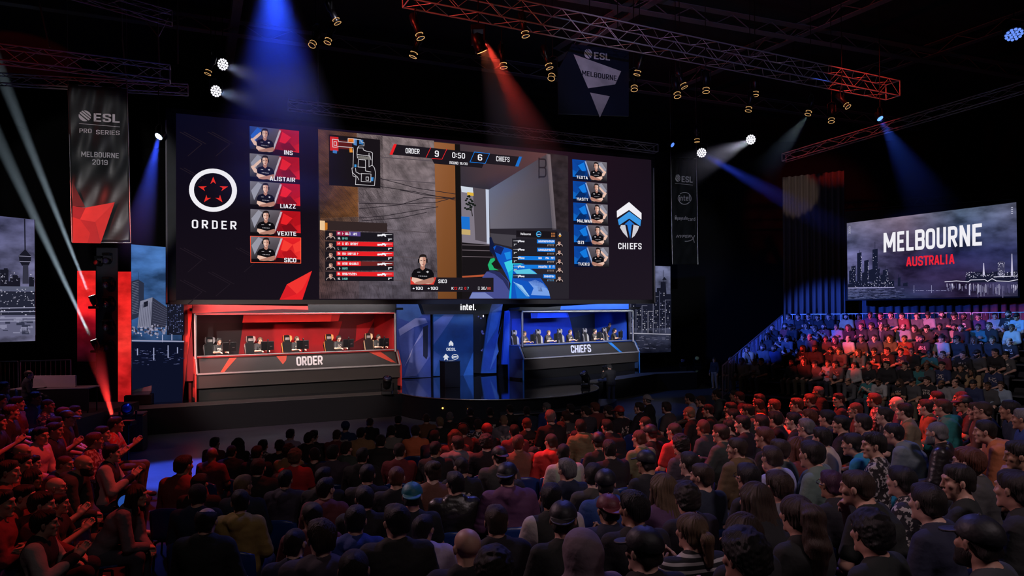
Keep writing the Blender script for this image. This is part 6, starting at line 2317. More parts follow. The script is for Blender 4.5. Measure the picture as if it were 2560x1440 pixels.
c1, c2, c3, c4, c5 = (.04, .07, .26), (.10, .13, .34), (.26, .28, .48), (.02, .05, .20), (.03, .12, .42)
facet_panel(Zk((40, 430), (268, 430), (345, 525), (350, 1090), (90, 1100), (40, 840)), c1, [
    (Zk((40, 430), (265, 430), (290, 520), (180, 600), (60, 560)), (.05, .12, .30)), (Zk((60, 660), (210, 560), (300, 560), (320, 600), (200, 640), (70, 720)), c3),
    (Zk((280, 650), (300, 690), (180, 880), (110, 1000), (190, 820)), (.32, .33, .52)), (Zk((190, 820), (330, 640), (345, 900), (220, 1080), (110, 1090)), c2),
    (Zk((60, 730), (200, 650), (190, 820), (100, 1000)), (.07, .10, .30)), (Zk((280, 640), (325, 620), (322, 900), (310, 930), (280, 900)), (.01, .012, .03))], .3)
facet_panel(Zk((372, 525), (732, 525), (732, 1080), (374, 1080)), (.02, .09, .26), [
    (Zk((372, 600), (560, 528), (480, 600), (374, 690)), c3), (Zk((374, 800), (500, 620), (520, 590), (560, 528), (470, 528), (372, 600), (374, 690)), (.10, .15, .36)),
    (Zk((374, 800), (480, 690), (640, 760), (732, 720), (732, 640), (520, 600)), (.02, .08, .24)), (Zk((640, 1080), (732, 860), (732, 1080)), (.05, .22, .62)),
    (Zk((374, 1080), (440, 900), (374, 850)), (.05, .12, .34))], .0)
facet_panel(Zk((890, 430), (998, 430), (945, 760), (940, 1052), (805, 1055), (845, 700)), c5, [
    (Zk((900, 500), (996, 436), (940, 650), (850, 800)), (.06, .20, .60)), (Zk((850, 800), (960, 660), (930, 1000), (880, 1030), (810, 1020)), (.03, .10, .46)), (Zk((880, 1030), (960, 860), (945, 760), (990, 600)), (.10, .24, .60))], .3)
# dark equipment column between the panels, with small lamps and a moving head
slab('dark_column', BD, Zk((735, 520), (850, 520), (840, 700), (805, 1055), (735, 1050)), -.3, -.1, BLACK, root)
m = MB()
random.seed(4)
for x, y in ((778, 545), (800, 560), (812, 690), (815, 840), (820, 855), (806, 850), (812, 680), (820, 700)):
    m.ball(BD.hit(*Zk((x, y))[0], .02), random.uniform(.03, .08), 6)
m.build('small_lamp', plain('lamp_glass', (.25, .25, .6), .2), root)
f = Face(BD, .05)
f.ell(*Zk((822, 540))[0], 1.4, 3.0, (.9, .9, 1))
f.build('lamp_face', glow('white_lamp_dim', (.85, .8, 1), 1.6), root)
# event marks on the middle panel
f = Face(BD, .04)
w1 = (.82, .84, .9)
f.poly(Zk((530, 760), (552, 785), (552, 808), (538, 810), (531, 795), (524, 810), (512, 808), (512, 785)), w1)
f.word('OESL', *[q[0] for q in Zk((490, 0), (575, 0))], Zk((0, 852))[0][1], 7, w1, .0, .0, 0, .02)
f.poly(Zk((484, 880), (516, 912), (500, 915), (504, 940), (486, 928), (468, 942), (472, 915), (458, 912)), w1)
f.ring(*Zk((568, 908))[0], 8.6, 6.8, .22, w1, n=24)
f.line(Zk((545, 912), (590, 908)), 2.2, w1)
f.line(Zk((552, 905), (580, 902)), 1.4, w1)
f.build('event_marks', glow('lit_marks', (.8, .84, .92), .8), root)
# header with lit word
hd = Plane(BD.o + BD.n * 2.0, BD.u.xy)
root = empty('header_box', hd.hit(1160, 785, 0), 0, 'black header under the video wall carrying a lit white word', 'sign')
slab('box', hd, [(1050, 752), (1232, 752), (1222, 785), (1062, 786)], -.5, 0, BLACK, root)
f = Face(hd, .03)
for ch, a, b, h in (('i', 1151.5, 1154, 16.5), ('n', 1157, 1164, 11.5), ('t', 1165.5, 1170.5, 15.5), ('e', 1172, 1180.5, 11.8), ('l', 1182.5, 1184.8, 17)):
    f.word(ch, a, b, 775.3, h, (1, 1, 1), bold=.02)
f.quad(1187, 773, 1189.5, 775.3, (1, 1, 1))
f.build('lettering', glow('lit_word', (.95, .95, 1), 1.6), root)
pp = on_z(1132, 969, STZ)
root = empty('plinth', pp, math.atan2(SCR.u.y, SCR.u.x), 'black square trophy plinth standing on the glossy stage centre', 'plinth')
MB().bbox((0, .36, .56), (.70, .70, 1.12), .012).build('body', plain('plinth_black', (.012, .012, .013), .25), root, False)
MB().bbox((0, .36, 1.14), (.74, .74, .035), .01).build('cap', plain('plinth_cap', (.02, .03, .06), .15), root, False)

# ------------------------------------------------------------------ red strips and lamp tower, left
TW = Plane(at(240, 800, 25.0), SCR.u.xy)
for k, (pts, lab) in enumerate((([(193, 677), (239, 678), (240, 1082), (194, 1082)], 'tall glowing red strip left of the dark lamp tower'), ([(295, 679), (328, 680), (330, 1082), (297, 1082)], 'tall glowing red strip right of the dark lamp tower'))):
    o = slab('red_led_strip', TW, pts, -.10, .0, BLACK, None)
    o['label'], o['category'], o['group'] = lab, 'light strip', 'red light strips'
    f = Face(TW, .006)
    (x0, y0), (x1, _), (_, y1) = pts[0], pts[1], pts[2]
    ys = [y0 + (1 if k else .56) * (y1 - y0) * t for t in (0, .25, .45, .55, .7, .85, 1)]
    cs = [(225, 34, 34), (232, 38, 38), (226, 30, 36), (150, 12, 30), (96, 8, 22), (60, 5, 18), (20, 2, 8)] if k == 0 else [(206, 28, 28), (236, 40, 36), (226, 50, 44), (206, 34, 34), (190, 26, 28), (170, 24, 28), (120, 14, 20)]
    for a, b, ca, cb in zip(ys, ys[1:], cs, cs[1:]):
        f.grad([(x0, a), (x1, a), (x1, b), (x0, b)], [srgb(*ca)] * 2 + [srgb(*cb)] * 2)
    f.build('led_face', led('led_red', 1.0, .35, 1.6, (1, 1, 1.4), 5), o)
tw = empty('lamp_tower', TW.hit(268, 1000, 0), 0, 'dark tower of moving lamps between the red strips', 'tower')
slab('tower_body', TW, [(241, 618), (294, 620), (295, 1082), (241, 1082)], -.7, -.35, plain('tower_cloth', (.008, .009, .02), .8), tw)


def moving_head(loc, aim, scale, label, lens, hang=True, cat='stage light', group='moving head lamps', pipe=0.0, pole=0.0):
    """yoke lamp: base, yoke, head with its lens"""
    o = empty('moving_head_lamp', loc, 0, label, cat, group)
    s, sg = scale, (-1 if hang else 1)
    MB().bbox((0, 0, sg * .06 * s), (.34 * s, .30 * s, .12 * s), .02).build('base', BLACKM, o, False)
    d = Vector(aim).normalized()
    c = Vector((0, 0, sg * .38 * s))
    side = d.cross(Vector((0, 0, 1))).normalized()
    yk = MB()
    for q in (-1, 1):
        yk.tube(side * (q * .2 * s) + Vector((0, 0, sg * .12 * s)), side * (q * .2 * s) + c, .03 * s, n=6)
    if pipe:
        yk.tube((0, 0, .05), (0, 0, pipe), .016)
    if pole:
        yk.tube((0, 0, 0), (0, 0, -pole), .03)
    yk.build('yoke', BLACKM, o, False)
    h = MB().lathe([(.06 * s, -.22 * s), (.13 * s, -.16 * s), (.15 * s, .0), (.14 * s, .12 * s), (.155 * s, .13 * s), (.155 * s, .2 * s), (.12 * s, .205 * s)], c, d, 16)
    ho = h.build('head', BLACKM, o, False)
    l = MB().lathe([(.0, .208 * s), (.118 * s, .21 * s), (.118 * s, .214 * s), (.0, .222 * s)], c, d, 16)
    l.build('lens', lens, ho, False)
    return o


dark_lens = plain('dark_lens', (.03, .03, .08), .08, 0, 1.0)
for k, y in enumerate((640, 700, 748, 806, 858)):
    moving_head(TW.hit(268, y - 8, -.25), (.1, -1, .0), .8, 'unlit moving lamp on the dark tower, %s from the top' % ('first', 'second', 'third', 'fourth', 'fifth')[k], dark_lens)
moving_head(TW.hit(246, 640, -.22), (-.2, -1, .2), .7, 'moving lamp with a red glint at the top left of the dark tower', plain('red_lens', (.5, .02, .02), .1))

# ------------------------------------------------------------------ banners
def banner(plane, x0, x1, yt0, yt1, yb0, yb1, label, draw, extra_poly=()):
    root = empty('hanging_banner', plane.hit((x0[0] + x1[0]) / 2, yb0, 0), 0, label, 'banner')
    nx, ny = 26, 40
    vs, fs = [], []
    for j in range(ny + 1):
        for i in range(nx + 1):
            u, v = i / nx, j / ny
            xa, xb = x0[0] + (x0[1] - x0[0]) * v, x1[0] + (x1[1] - x1[0]) * v
            x = xa + (xb - xa) * u
            y = (yt0 + (yt1 - yt0) * u) * (1 - v) + (yb0 + (yb1 - yb0) * u) * v
            fold = .035 * math.sin(u * 11 + .6 * math.sin(v * 5)) * (.35 + .65 * (1 - v)) + .03 * math.sin(u * 23 + v * 9) * (1 - v) ** 2 + .012 * math.sin(v * 31 + u * 17)
            vs.append(plane.hit(x, y, 0) + plane.n * fold)
            if i < nx and j < ny:
                a = j * (nx + 1) + i
                fs.append((a, a + nx + 1, a + nx + 2, a + 1))
    b = MB().add(vs, fs, (.024, .027, .029), True)
    o = b.build('cloth', vinyl('banner_cloth', .33, .2, 3.0, .25), root)
    sd = o.modifiers.new('thick', 'SOLIDIFY')
    sd.thickness = .01
    f = Face(plane, .085)
    draw(f)
    f.build('print', vinyl('banner_ink', .6, .06, 4.0), o)
    for tx in extra_poly:
        pass
    e = MB()
    for (xa, ya), (xb, yb) in (((x0[0], yt0), (x0[1], yb0)), ((x1[0], yt1), (x1[1], yb1)), ((x0[1], yb0), (x1[1], yb1)), ((x0[0], yt0), (x1[0], yt1))):
        e.tube(plane.hit(xa, ya), plane.hit(xb, yb), .018, n=6)
    for xa, ya in ((x0[0], yt0), (x1[0], yt1)):
        q = plane.hit(xa, ya)
        e.tube(q, (q.x, q.y, 15.495), .008, n=5)
    e.build('edge_rod', STEEL, root)
    return root


INK = (.70, .68, .72)


def esl_mark(f, cx, cy, rx, ry, sk, word_x0, word_x1, base, h, c=INK):
    # disc with three slanting gaps
    for (a0, a1) in ((.62, 1.0), (.22, .48), (-.22, .08), (-1.0, -.42)):
        pts = []
        for i in range(13):     # band of the disc between two parallels tilted 45 degrees
            t = a0 + (a1 - a0) * i / 12
            w_ = math.sqrt(max(0, 1 - t * t))
            pts.append((t, w_))
        poly = [(t, w_) for t, w_ in pts] + [(t, -w_) for t, w_ in pts[::-1]]
        q = [((t * .66 - w_ * .75), (t * .75 + w_ * .66)) for t, w_ in poly]
        f.poly([(cx + rx * x, cy - ry * y + sk * rx * x) for x, y in q], c)
    f.word('ESL', word_x0, word_x1, base, h, c, sk, sk, 0, .03)


Zb = lambda x, y: (x / 3.2, 180 + y / 3.2)
BP = Plane(at(245, 400, 22.0), (SCR.u + Vector((0, -.06, 0))).xy)


def draw_left(f):
    esl_mark(f, *Zb(679, 351), 15.5, 13.5, .05, Zb(750, 0)[0], Zb(957, 0)[0], Zb(0, 396)[1], 21)
    f.line([Zb(634, 412), Zb(957, 439)], 1.2, INK)
    f.word('PRO', Zb(635, 0)[0], Zb(733, 0)[0], Zb(0, 488)[1], 11.5, INK, .03, .03, 0, .01)
    f.word('SERIES', Zb(768, 0)[0], Zb(957, 0)[0], Zb(0, 499)[1], 11.5, INK, .04, .04, 0, .01)
    f.word('MELBOURNE', Zb(650, 0)[0], Zb(950, 0)[0], Zb(0, 678)[1], 13.5, INK, .045, .045, 0, .01)
    f.word('2019', Zb(738, 0)[0], Zb(862, 0)[0], Zb(0, 740)[1], 13, INK, .04, .04, 0, .01)
    f.poly([Zb(580, 1075), Zb(685, 1085), Zb(918, 1042), Zb(806, 1370), Zb(580, 1366)], (.60, .045, .04))
    f.poly([Zb(685, 1085), Zb(918, 1042), Zb(760, 1200), Zb(640, 1180)], (.70, .07, .06), .004)
    f.poly([Zb(580, 1075), Zb(685, 1085), Zb(640, 1180), Zb(580, 1160)], (.34, .02, .03), .004)
    f.poly([Zb(582, 880), Zb(640, 1000), Zb(682, 1080), Zb(580, 1072)], (.10, .012, .015), .002)
    f.poly([Zb(640, 1180), Zb(760, 1200), Zb(806, 1370), Zb(700, 1369), Zb(720, 1290)], (.48, .03, .035), .005)


banner(BP, (170, 180), (318, 327), 211, 221, 606, 607, 'tall black banner reading PRO SERIES MELBOURNE 2019 with a red shard', draw_left)
Zn = lambda x, y: (1620 + x / 4.5, 380 + y / 4.5)
BR = Plane(at(1710, 500, 33.5), (math.cos(math.radians(33)), math.sin(math.radians(33))))


def draw_right(f):
    esl_mark(f, *Zn(335, 294), 6.4, 9.2, .06, Zn(378, 0)[0], Zn(502, 0)[0], Zn(0, 338)[1], 15)
    f.line([Zn(306, 352), Zn(502, 372)], .9, INK)
    f.ring(*Zn(412, 523), 16, 15.5, .12, INK, n=40, a0=.6, a1=2.9)
    f.ring(*Zn(412, 523), 17, 16, .10, INK, n=40, a0=-2.3, a1=.5)
    f.ring(*Zn(412, 523), 17, 16, .10, INK, n=20, a0=2.85, a1=3.7)
    f.word('intel', Zn(352, 0)[0], Zn(468, 0)[0], Zn(0, 548)[1], 14.5, INK, .0, .0, .004, .015)
    f.quad(*Zn(302, 728), *Zn(324, 760), INK)
    f.ring(*Zn(313, 728), 2.3, 3.6, .35, INK, n=14)
    f.word('paysafe', Zn(331, 0)[0], Zn(446, 0)[0], Zn(0, 774)[1], 11.5, INK, .0, .0, 0, .025)
    f.word('card', Zn(450, 0)[0], Zn(530, 0)[0], Zn(0, 774)[1], 9.5, INK, .0, .0, 0, .0)
    f.word('HYPER', Zn(313, 0)[0], Zn(490, 0)[0], Zn(0, 965)[1], 7, INK, .0, .0, 0, .02, .3)
    f.line([Zn(524, 940), Zn(508, 975), Zn(480, 996), Zn(445, 1004), Zn(416, 1004)], 1.7, INK)
    f.line([Zn(488, 945), Zn(508, 975), Zn(522, 1018)], 1.7, INK)


banner(BR, (1676.5, 1681), (1741, 1745), 392, 396, 661, 662, 'narrow black banner with four white sponsor marks, right of the video wall', draw_right)

# blue-black hanging sign with pale triangles
HS = Plane(at(1490, 200, 21.5), (math.cos(math.radians(26)), math.sin(math.radians(26))))
root = empty('hanging_sign', HS.hit(1490, 290, 0), 0, 'dark hanging sign with pale triangle shapes reading MELBOURNE, under the long truss', 'sign')
Zh = lambda *p: [(900 + x / 3.2, y / 3.2) for x, y in p]
slab('board', HS, Zh((1700, 350), (2150, 410), (2150, 930), (1590, 910), (1585, 560)), -.05, 0, plain('sign_navy', (.006, .009, .022), .5, 0, .4, .5, 1.0), root)
m = MB()
for x in (1475, 1545):
    q = HS.hit(x, 128, -.03)
    m.tube(q, (q.x, q.y, 15.495), .015, n=6)
m.build('hanger', BLACKM, root)
f = Face(HS, .012)
PALE = (.52, .46, .46)
f.poly(Zh((1708, 433), (2089, 570), (2042, 675), (1825, 706)), PALE)
f.poly(Zh((1840, 740), (1998, 770), (1919, 940)), (.40, .36, .36))
esl_mark(f, *Zh((1826, 430))[0], 10, 12, .1, *[q[0] for q in Zh((1872, 0), (2000, 0))], Zh((0, 472))[0][1], 17.5, (.6, .55, .58))
f.text('MELBOURNE', Zh((1776, 602))[0], Zh((2053, 650))[0], Zh((1776, 562))[0], Zh((2053, 606))[0], (.01, .012, .02), .006, .02)
f.build('print', vinyl('sign_ink', .6, .25, 2.0), root)

# ------------------------------------------------------------------ trusses
def truss(a, b, label, h=.5, w=.5, seg=.5, perp=None):
    """box truss from a to b"""
    a, b = Vector(a), Vector(b)
    d = (b - a).normalized()
    s = Vector((-d.y, d.x, 0)).normalized()
    up = Vector((0, 0, 1))
    root = empty('lighting_truss', a, 0, label, 'truss')
    c = [s * (i * w / 2) + up * (j * h / 2) for i, j in ((-1, -1), (1, -1), (1, 1), (-1, 1))]
    m = MB()
    for q in c:
        m.tube(a + q, b + q, .021, n=8)
    m.build('chord', ALU, root)
    n = max(2, int((b - a).length / seg))
    m = MB()
    for k in range(n):
        p, q = a.lerp(b, k / n), a.lerp(b, (k + 1) / n)
        for i in range(4):
            j = (i + 1) % 4
            m.tube(p + c[i if k % 2 else j], q + c[j if k % 2 else i], .010, n=5, caps=False)
    for e in (a, b):
        for i in range(4):
            m.tube(e + c[i], e + c[(i + 1) % 4], .018, n=5)
    m.build('lattice', ALU, root)
    return root


ta, tb = at(1015, -20, 17.6), at(2232, 226, 26.0)
truss(ta, tb, 'long aluminium box truss running across the ceiling, lit red at both ends', .55, .55, .62)
la, lb = at(-60, 128, 18.5), at(425, 186, 20.3)
truss(la, lb, 'aluminium truss above the left banner, lit red and blue', .42, .42, .5)
truss(at(-40, 196, 21.5), at(470, 225, 23.6), 'dim lower truss carrying the left banner', .3, .3, .45)
truss(at(150, -30, 20), at(430, 46, 21.3), 'dim upper truss crossing the ceiling at the left corner', .35, .35, .5)
truss(at(720, 262, 27), at(1640, 372, 33), 'dark truss holding the top of the video wall', .35, .35, .6)
truss(at(1960, 395, 33), at(2620, 200, 25), 'faint dark truss above the grandstand screen', .35, .35, .7)
# hanging cables and rods
cb = [((98, 5), (124, 118), 19, 'pale hanging rod at the far left of the ceiling'), ((306, 98), (318, 222), 21, 'thin rod holding the right corner of the left banner'), ((396, 90), (400, 198), 21.5, 'suspension chain ending in a wire bridle'),
      ((444, -10), (445, 160), 22, 'long thin suspension wire left of the blue beam'), ((795, 100), (795, 262), 27, 'steel rod above the left part of the video wall')]
for (xa, ya), (xb, yb), y, lab in cb:
    top = at(xa, ya, y)
    o = MB().tube(top, at(xb, yb, y), .022, n=6).tube(top, (top.x, top.y, 15.495), .012, n=6).build('suspension_rod', STEEL)
    tag(o, lab, 'rod', 'suspension rods')
o = MB().tube(at(338, 18, 21.5), at(396, 92, 21.5), .02, n=6).tube(at(420, 45, 21.5), at(396, 92, 21.5), .02, n=6).build('wire_bridle', STEEL)
tag(o, 'V-shaped wire bridle above the suspension chain', 'bridle')

# ------------------------------------------------------------------ lamps
GOLD = glow('gold_glint', (1, .55, .2), .9)  # emission stands in for the amber glints on the barrel rims


def par_led(px, py, y, aim, label, colour, strength, r=.2):
    """round LED wash lamp with a honeycomb of bright cells"""
    p = at(px, py, y)
    o = empty('led_wash_lamp', p, 0, label, 'stage light', 'led wash lamps')
    d = Vector(aim).normalized()
    MB().lathe([(.5 * r, -.28), (.95 * r, -.2), (1.06 * r, -.02), (1.06 * r, .0), (.98 * r, -.015)], (0, 0, 0), d, 18).build('can', BLACKM, o, False)
    q = d.to_track_quat('Z', 'Y').to_matrix()
    m = MB()
    for ring, n in ((0, 1), (.42, 6), (.80, 12)):
        for k in range(n):
            t = 2 * PI * k / n
            c = q @ Vector((ring * r * math.cos(t), ring * r * math.sin(t), .004))
            m.lathe([(.19 * r, 0), (.15 * r, .02)], c, d, 8)
    m.build('led_cell', glow('led_cell_%d_%d' % (int(colour[0] * 99), int(strength * 10)), colour, strength), o, False)
    m = MB()
    side = d.cross(Vector((0, 0, 1))).normalized()
    for s in (-1, 1):
        m.path([side * (s * 1.15 * r), side * (s * 1.15 * r) + Vector((0, 0, .35)), Vector((0, 0, .42))], .015, 5)
    m.tube((0, 0, .42), (0, 0, 15.49 - p.z), .014)
    m.build('yoke', BLACKM, o, False)
    return o


def profile_spot(px, py, y, aim, label, s=1.0):
    """ellipsoidal spotlight: barrel with two rims given a gold glow, hook clamp and yoke"""
    p = at(px, py, y)
    o = empty('profile_spotlight', p, 0, label, 'stage light', 'profile spotlights under the rig')
    d = Vector(aim).normalized()
    MB().lathe([(.05, -.32), (.10, -.28), (.115, -.05), (.085, .0), (.085, .28), (.10, .30), (.10, .36), (.08, .37)], (0, 0, 0), d, 14).build('barrel', BLACKM, o, False)
    m = MB()
    qm = d.to_track_quat('Z', 'Y').to_matrix()
    for rr, hh in ((.100, .25), (.104, .365)):
        m.path([qm @ Vector((rr * math.cos(t), rr * math.sin(t), hh)) for t in [i * PI / 8 for i in range(17)]], .007, 5)
    m.build('rim', GOLD, o, False)
    m = MB()
    side = d.cross(Vector((0, 0, 1))).normalized()
    for q in (-1, 1):
        m.path([side * (q * .14), side * (q * .14) + Vector((0, 0, .34)), Vector((0, 0, .4))], .014, 5)
    m.tube((0, 0, .4), (0, 0, 15.49 - p.z), .014)
    m.build('yoke', BLACKM, o, False)
    return o


wl = (.92, .90, 1.0)
par_led(557, 161, 24, (.75, -.6, -.25), 'white LED wash lamp above the ORDER emblem, upper of the pair', wl, 1.5)
par_led(540, 228, 24, (.75, -.6, -.2), 'white LED wash lamp above the ORDER emblem, lower of the pair', wl, 1.5)
par_led(1754, 382, 31, (-.25, -.8, -.15), 'white LED wash lamp right above the narrow sponsor banner', wl, 1.6, .21)
par_led(1877, 349, 31, (-.6, -.75, -.2), 'brightest white LED wash lamp right of the narrow sponsor banner', wl, 2.0, .22)
par_led(2535, 86, 17, (-.2, -.5, -.9), 'blue LED wash lamp near the right end of the ceiling', (.15, .3, 1), 1.0, .2)
par_led(397, 341, 23, (-.35, -.6, -.75), 'blue-white LED wash lamp between the left banner and video wall', (.6, .75, 1), 5, .13)
par_led(2200, 296, 25, (.3, -.5, -.8), 'small blue LED wash lamp below the right end of the long truss', (.12, .3, 1), 2.2, .11)
par_led(1681, 362, 32, (.6, -.6, -.6), 'small blue LED wash lamp over the left corner of the sponsor banner', (.10, .25, 1), 1.4, .11)
moving_head(at(1196, 66, 18.6), at(1330, 420, 20) - at(1207, 98, 18.6), 1.15, 'moving lamp glowing orange-red under the long truss', glow('red_hot_lens', (1, .22, .08), 6), True, pipe=15.49 - at(1196, 66, 18.6).z)
spots = [(1040, 75, 18), (1043, 122, 19), (830, 40, 20), (827, 92, 21), (790, 104, 21), (1255, 150, 20), (1365, 152, 20), (1382, 185, 21), (1600, 170, 22), (1585, 212, 22.5), (1690, 228, 22), (1765, 215, 22), (1888, 225, 24), (1876, 264, 24), (2028, 275, 25), (2105, 262, 25), (2079, 294, 25.5),
         (1742, 345, 29), (528, 172, 23.5), (1308, 70, 19), (1700, 205, 22.5)]
ordn = ['beside the %s' % s for s in ()]
for k, (x, y, dd) in enumerate(spots):
    rnd = random.Random(k)
    near = 'under the near truss end' if x < 1150 else ('near the hanging triangle sign' if x < 1620 else 'under the far truss half')
    pos = ('first', 'second', 'third', 'fourth', 'fifth', 'sixth', 'seventh', 'eighth', 'ninth', 'tenth', 'eleventh', 'twelfth', 'thirteenth', 'fourteenth', 'fifteenth', 'sixteenth', 'seventeenth', 'eighteenth', 'nineteenth', 'twentieth', 'twenty-first')
    rank = sorted(spots).index((x, y, dd))
    profile_spot(x, y - 12, dd, (rnd.uniform(-.5, .5), -.15 + rnd.uniform(-.4, .3), -1), 'gold-rimmed black profile spotlight %s, %s from the left' % (near, pos[rank]))
# floor lamps of the left tower with their beams, and lamps on stage
moving_head(TW.hit(234, 772, .25), TW.hit(8, 205, .25) - TW.hit(233, 765, .25), .8, 'moving lamp shooting a white beam, upper of two by the red strip', glow('beam_lens', (.85, 1, .95), 8), False)
moving_head(TW.hit(239, 882, .25), TW.hit(8, 385, .25) - TW.hit(238, 875, .25), .8, 'moving lamp shooting a white beam, lower of two by the red strip', glow('beam_lens', (.85, 1, .95), 8), False)
moving_head(on_z(968, 986, STZ + .02), (.2, -.5, 1), 1.2, 'black moving lamp parked at the right end of the ORDER walkway', dark_lens, False)
moving_head(on_z(1464, 968, STZ + .02), (-.5, -.3, .9), 1.15, 'black moving lamp at the right rim of the round deck', dark_lens, False)
moving_head(on_z(1708, 922, STZ), (-.2, -.6, .8), .9, 'small moving lamp on the far right stage corner', dark_lens, False)
m = moving_head(on_z(1744, 913, STZ), (-.4, -1, .3), 1.0, 'lit yellow moving lamp on the far right stage corner', plain('yellow_lens', (.7, .6, .15), .2), False)
moving_head(at(320, 1062, 19.0), (.4, -1, .5), 1.0, 'blue moving lamp on the floor behind the left audience', plain('blue_lens', (.05, .12, .6), .2), False, pole=at(320, 1062, 19.0).z)
moving_head(at(322, 1320, 8.2), (.3, -1, .6), .7, 'blue moving lamp between the left audience and centre seats', glow('dim_blue_lens', (.03, .12, .55), .6), False, pole=at(322, 1320, 8.2).z)

# ------------------------------------------------------------------ guard rails
def guard_rail(a, b, label, n=None, h=1.05, mat=None):
    a, b = Vector(a), Vector(b)
    root = empty('guard_rail', (a + b) / 2, 0, label, 'railing', 'guard rails')
    up = Vector((0, 0, 1))
    mat = mat or plain('rail_steel', (.42, .42, .45), .4, .7)
    MB().tube(a + up * h, b + up * h, .024).tube(a + up * .12, b + up * .12, .02).build('rail', mat, root)
    n = n or int((b - a).length / .13)
    m = MB()
    for k in range(1, n):
        p = a.lerp(b, k / n)
        m.tube(p + up * .12, p + up * h, .010, n=5, caps=False)
    m.build('bars', mat, root)
    m = MB()
    for p in (a, b):
        m.tube(p, p + up * (h + .01), .024)
    m.build('post', mat, root)
    return root


# ------------------------------------------------------------------ grandstand on the right
NROW, PITCH, RISE = 6, 1.10, .41
SB = Vector((11.75, 30.4, 0))                    # back-left corner
su, sn = Vector((.74, -.67, 0)).normalized(), Vector((-.67, -.74, 0)).normalized()
TOPH = 2.62                                      # floor of the back row
stand = empty('grandstand', SB + su * 6 + sn * 3, 0, 'tiered black grandstand packed with facing spectators, under the wide screen', 'grandstand')
SL = 11.5
for r in range(NROW):
    z = TOPH - RISE * r
    p = SB + sn * (PITCH * r - .3)
    m = MB()
    q = [p, p + su * SL, p + su * SL + sn * PITCH, p + sn * PITCH]
    m.prism(q, Vector((0, 0, z)))
    m.build('tier', RAMP, stand)
    b = MB()
    c = p + sn * .32 + su * (SL / 2) + Vector((0, 0, z + .425))
    b.bbox(c, (SL - .2, .36, .04), .01, math.atan2(su.y, su.x))
    for k in range(9):
        b.box(p + sn * .32 + su * (.4 + k * (SL - .8) / 8) + Vector((0, 0, z + .2)), (.05, .3, .4), math.atan2(su.y, su.x))
    b.build('bench', plain('bench_grey', (.05, .05, .055), .5), stand)
nsec = 5
names = ('first section from the stage end', 'second section', 'middle section', 'fourth section', 'last section')
for k in range(nsec):
    a = SB - sn * .36 + su * (SL * k / nsec + .03) + Vector((0, 0, TOPH))
    b = SB - sn * .36 + su * (SL * (k + 1) / nsec - .03) + Vector((0, 0, TOPH))
    guard_rail(a, b, 'blue-lit guard rail behind the top row of the grandstand, ' + names[k], h=1.32)
a = SB - su * .12 - sn * .3 + Vector((0, 0, TOPH))
b = SB - su * .12 + sn * (PITCH * 5.1) + Vector((0, 0, .75))
guard_rail(a, b, 'sloping guard rail down the stage-side end of the grandstand', h=1.3)
guard_rail(on_z(2508, 1120, .55), on_z(2560, 1165, .55), 'short guard rail at the near foot of the grandstand', h=.9)
PZ = lambda px, y: Vector((at(px, 900, y).x, y, 1.25))
guard_rail(PZ(-30, 22.5), PZ(44, 22.5), 'grey guard rail at the far left below the tower skyline panel', h=1.45)
guard_rail(PZ(50, 22.6), PZ(176, 23.2), 'dim guard rail behind the tech table on the left', h=1.45)

# drape beside the screen
cu = RSC.u
m = MB()
vs, fs = [], []
a, b = at(1958, 700, 32.0), at(2112, 700, 30.6)
nx = 60
for i in range(nx + 1):
    p = a.lerp(b, i / nx)
    o_ = RSC.n * (.09 * math.sin(i * 1.05) + .04 * math.sin(i * .37))
    for z in (2.0, 10.2):
        vs.append((p.x + o_.x, p.y + o_.y, z))
for i in range(nx):
    fs.append((2 * i, 2 * i + 2, 2 * i + 3, 2 * i + 1))
m.add(vs, fs, (1, 1, 1), True)
o = m.build('drape', plain('drape_taupe', (.10, .085, .08), .8))
sdm = o.modifiers.new('thick', 'SOLIDIFY')
sdm.thickness = .02
tag(o, 'pleated dark drape crossed by blue light, between sponsor banner and screen', 'drape')
m = MB()
vs, fs = [], []
a, b = at(2100, 770, 31.4), at(2600, 770, 28.6)
for i in range(121):
    p = a.lerp(b, i / 120)
    o_ = RSC.n * (.08 * math.sin(i * 1.2) + .05 * math.sin(i * .41))
    for z in (.5, 5.0):
        vs.append((p.x + o_.x, p.y + o_.y, z))
for i in range(120):
    fs.append((2 * i, 2 * i + 2, 2 * i + 3, 2 * i + 1))
m.add(vs, fs, (1, 1, 1), True)
o = m.build('drape', plain('drape_black', (.045, .045, .05), .8))
tag(o, 'dark drape behind the grandstand rail under the wide screen', 'drape')

# ------------------------------------------------------------------ tables, speakers, wings
def tech_table(p, yaw, w, label):
    o = empty('tech_table', p, yaw, label, 'table')
    MB().bbox((0, 0, .74), (w, .7, .04), .008).build('table_top', plain('table_pale', (.30, .26, .26), .6), o, False)
    MB().box((0, -.33, .40), (w, .02, .66)).build('skirt', BLACK, o, False)
    for sx in (-1, 1):
        for sy in (-1, 1):
            MB().tube((sx * (w / 2 - .06), sy * .28, 0), (sx * (w / 2 - .06), sy * .28, .72), .02).build('leg', BLACKM, o, False)
    return o


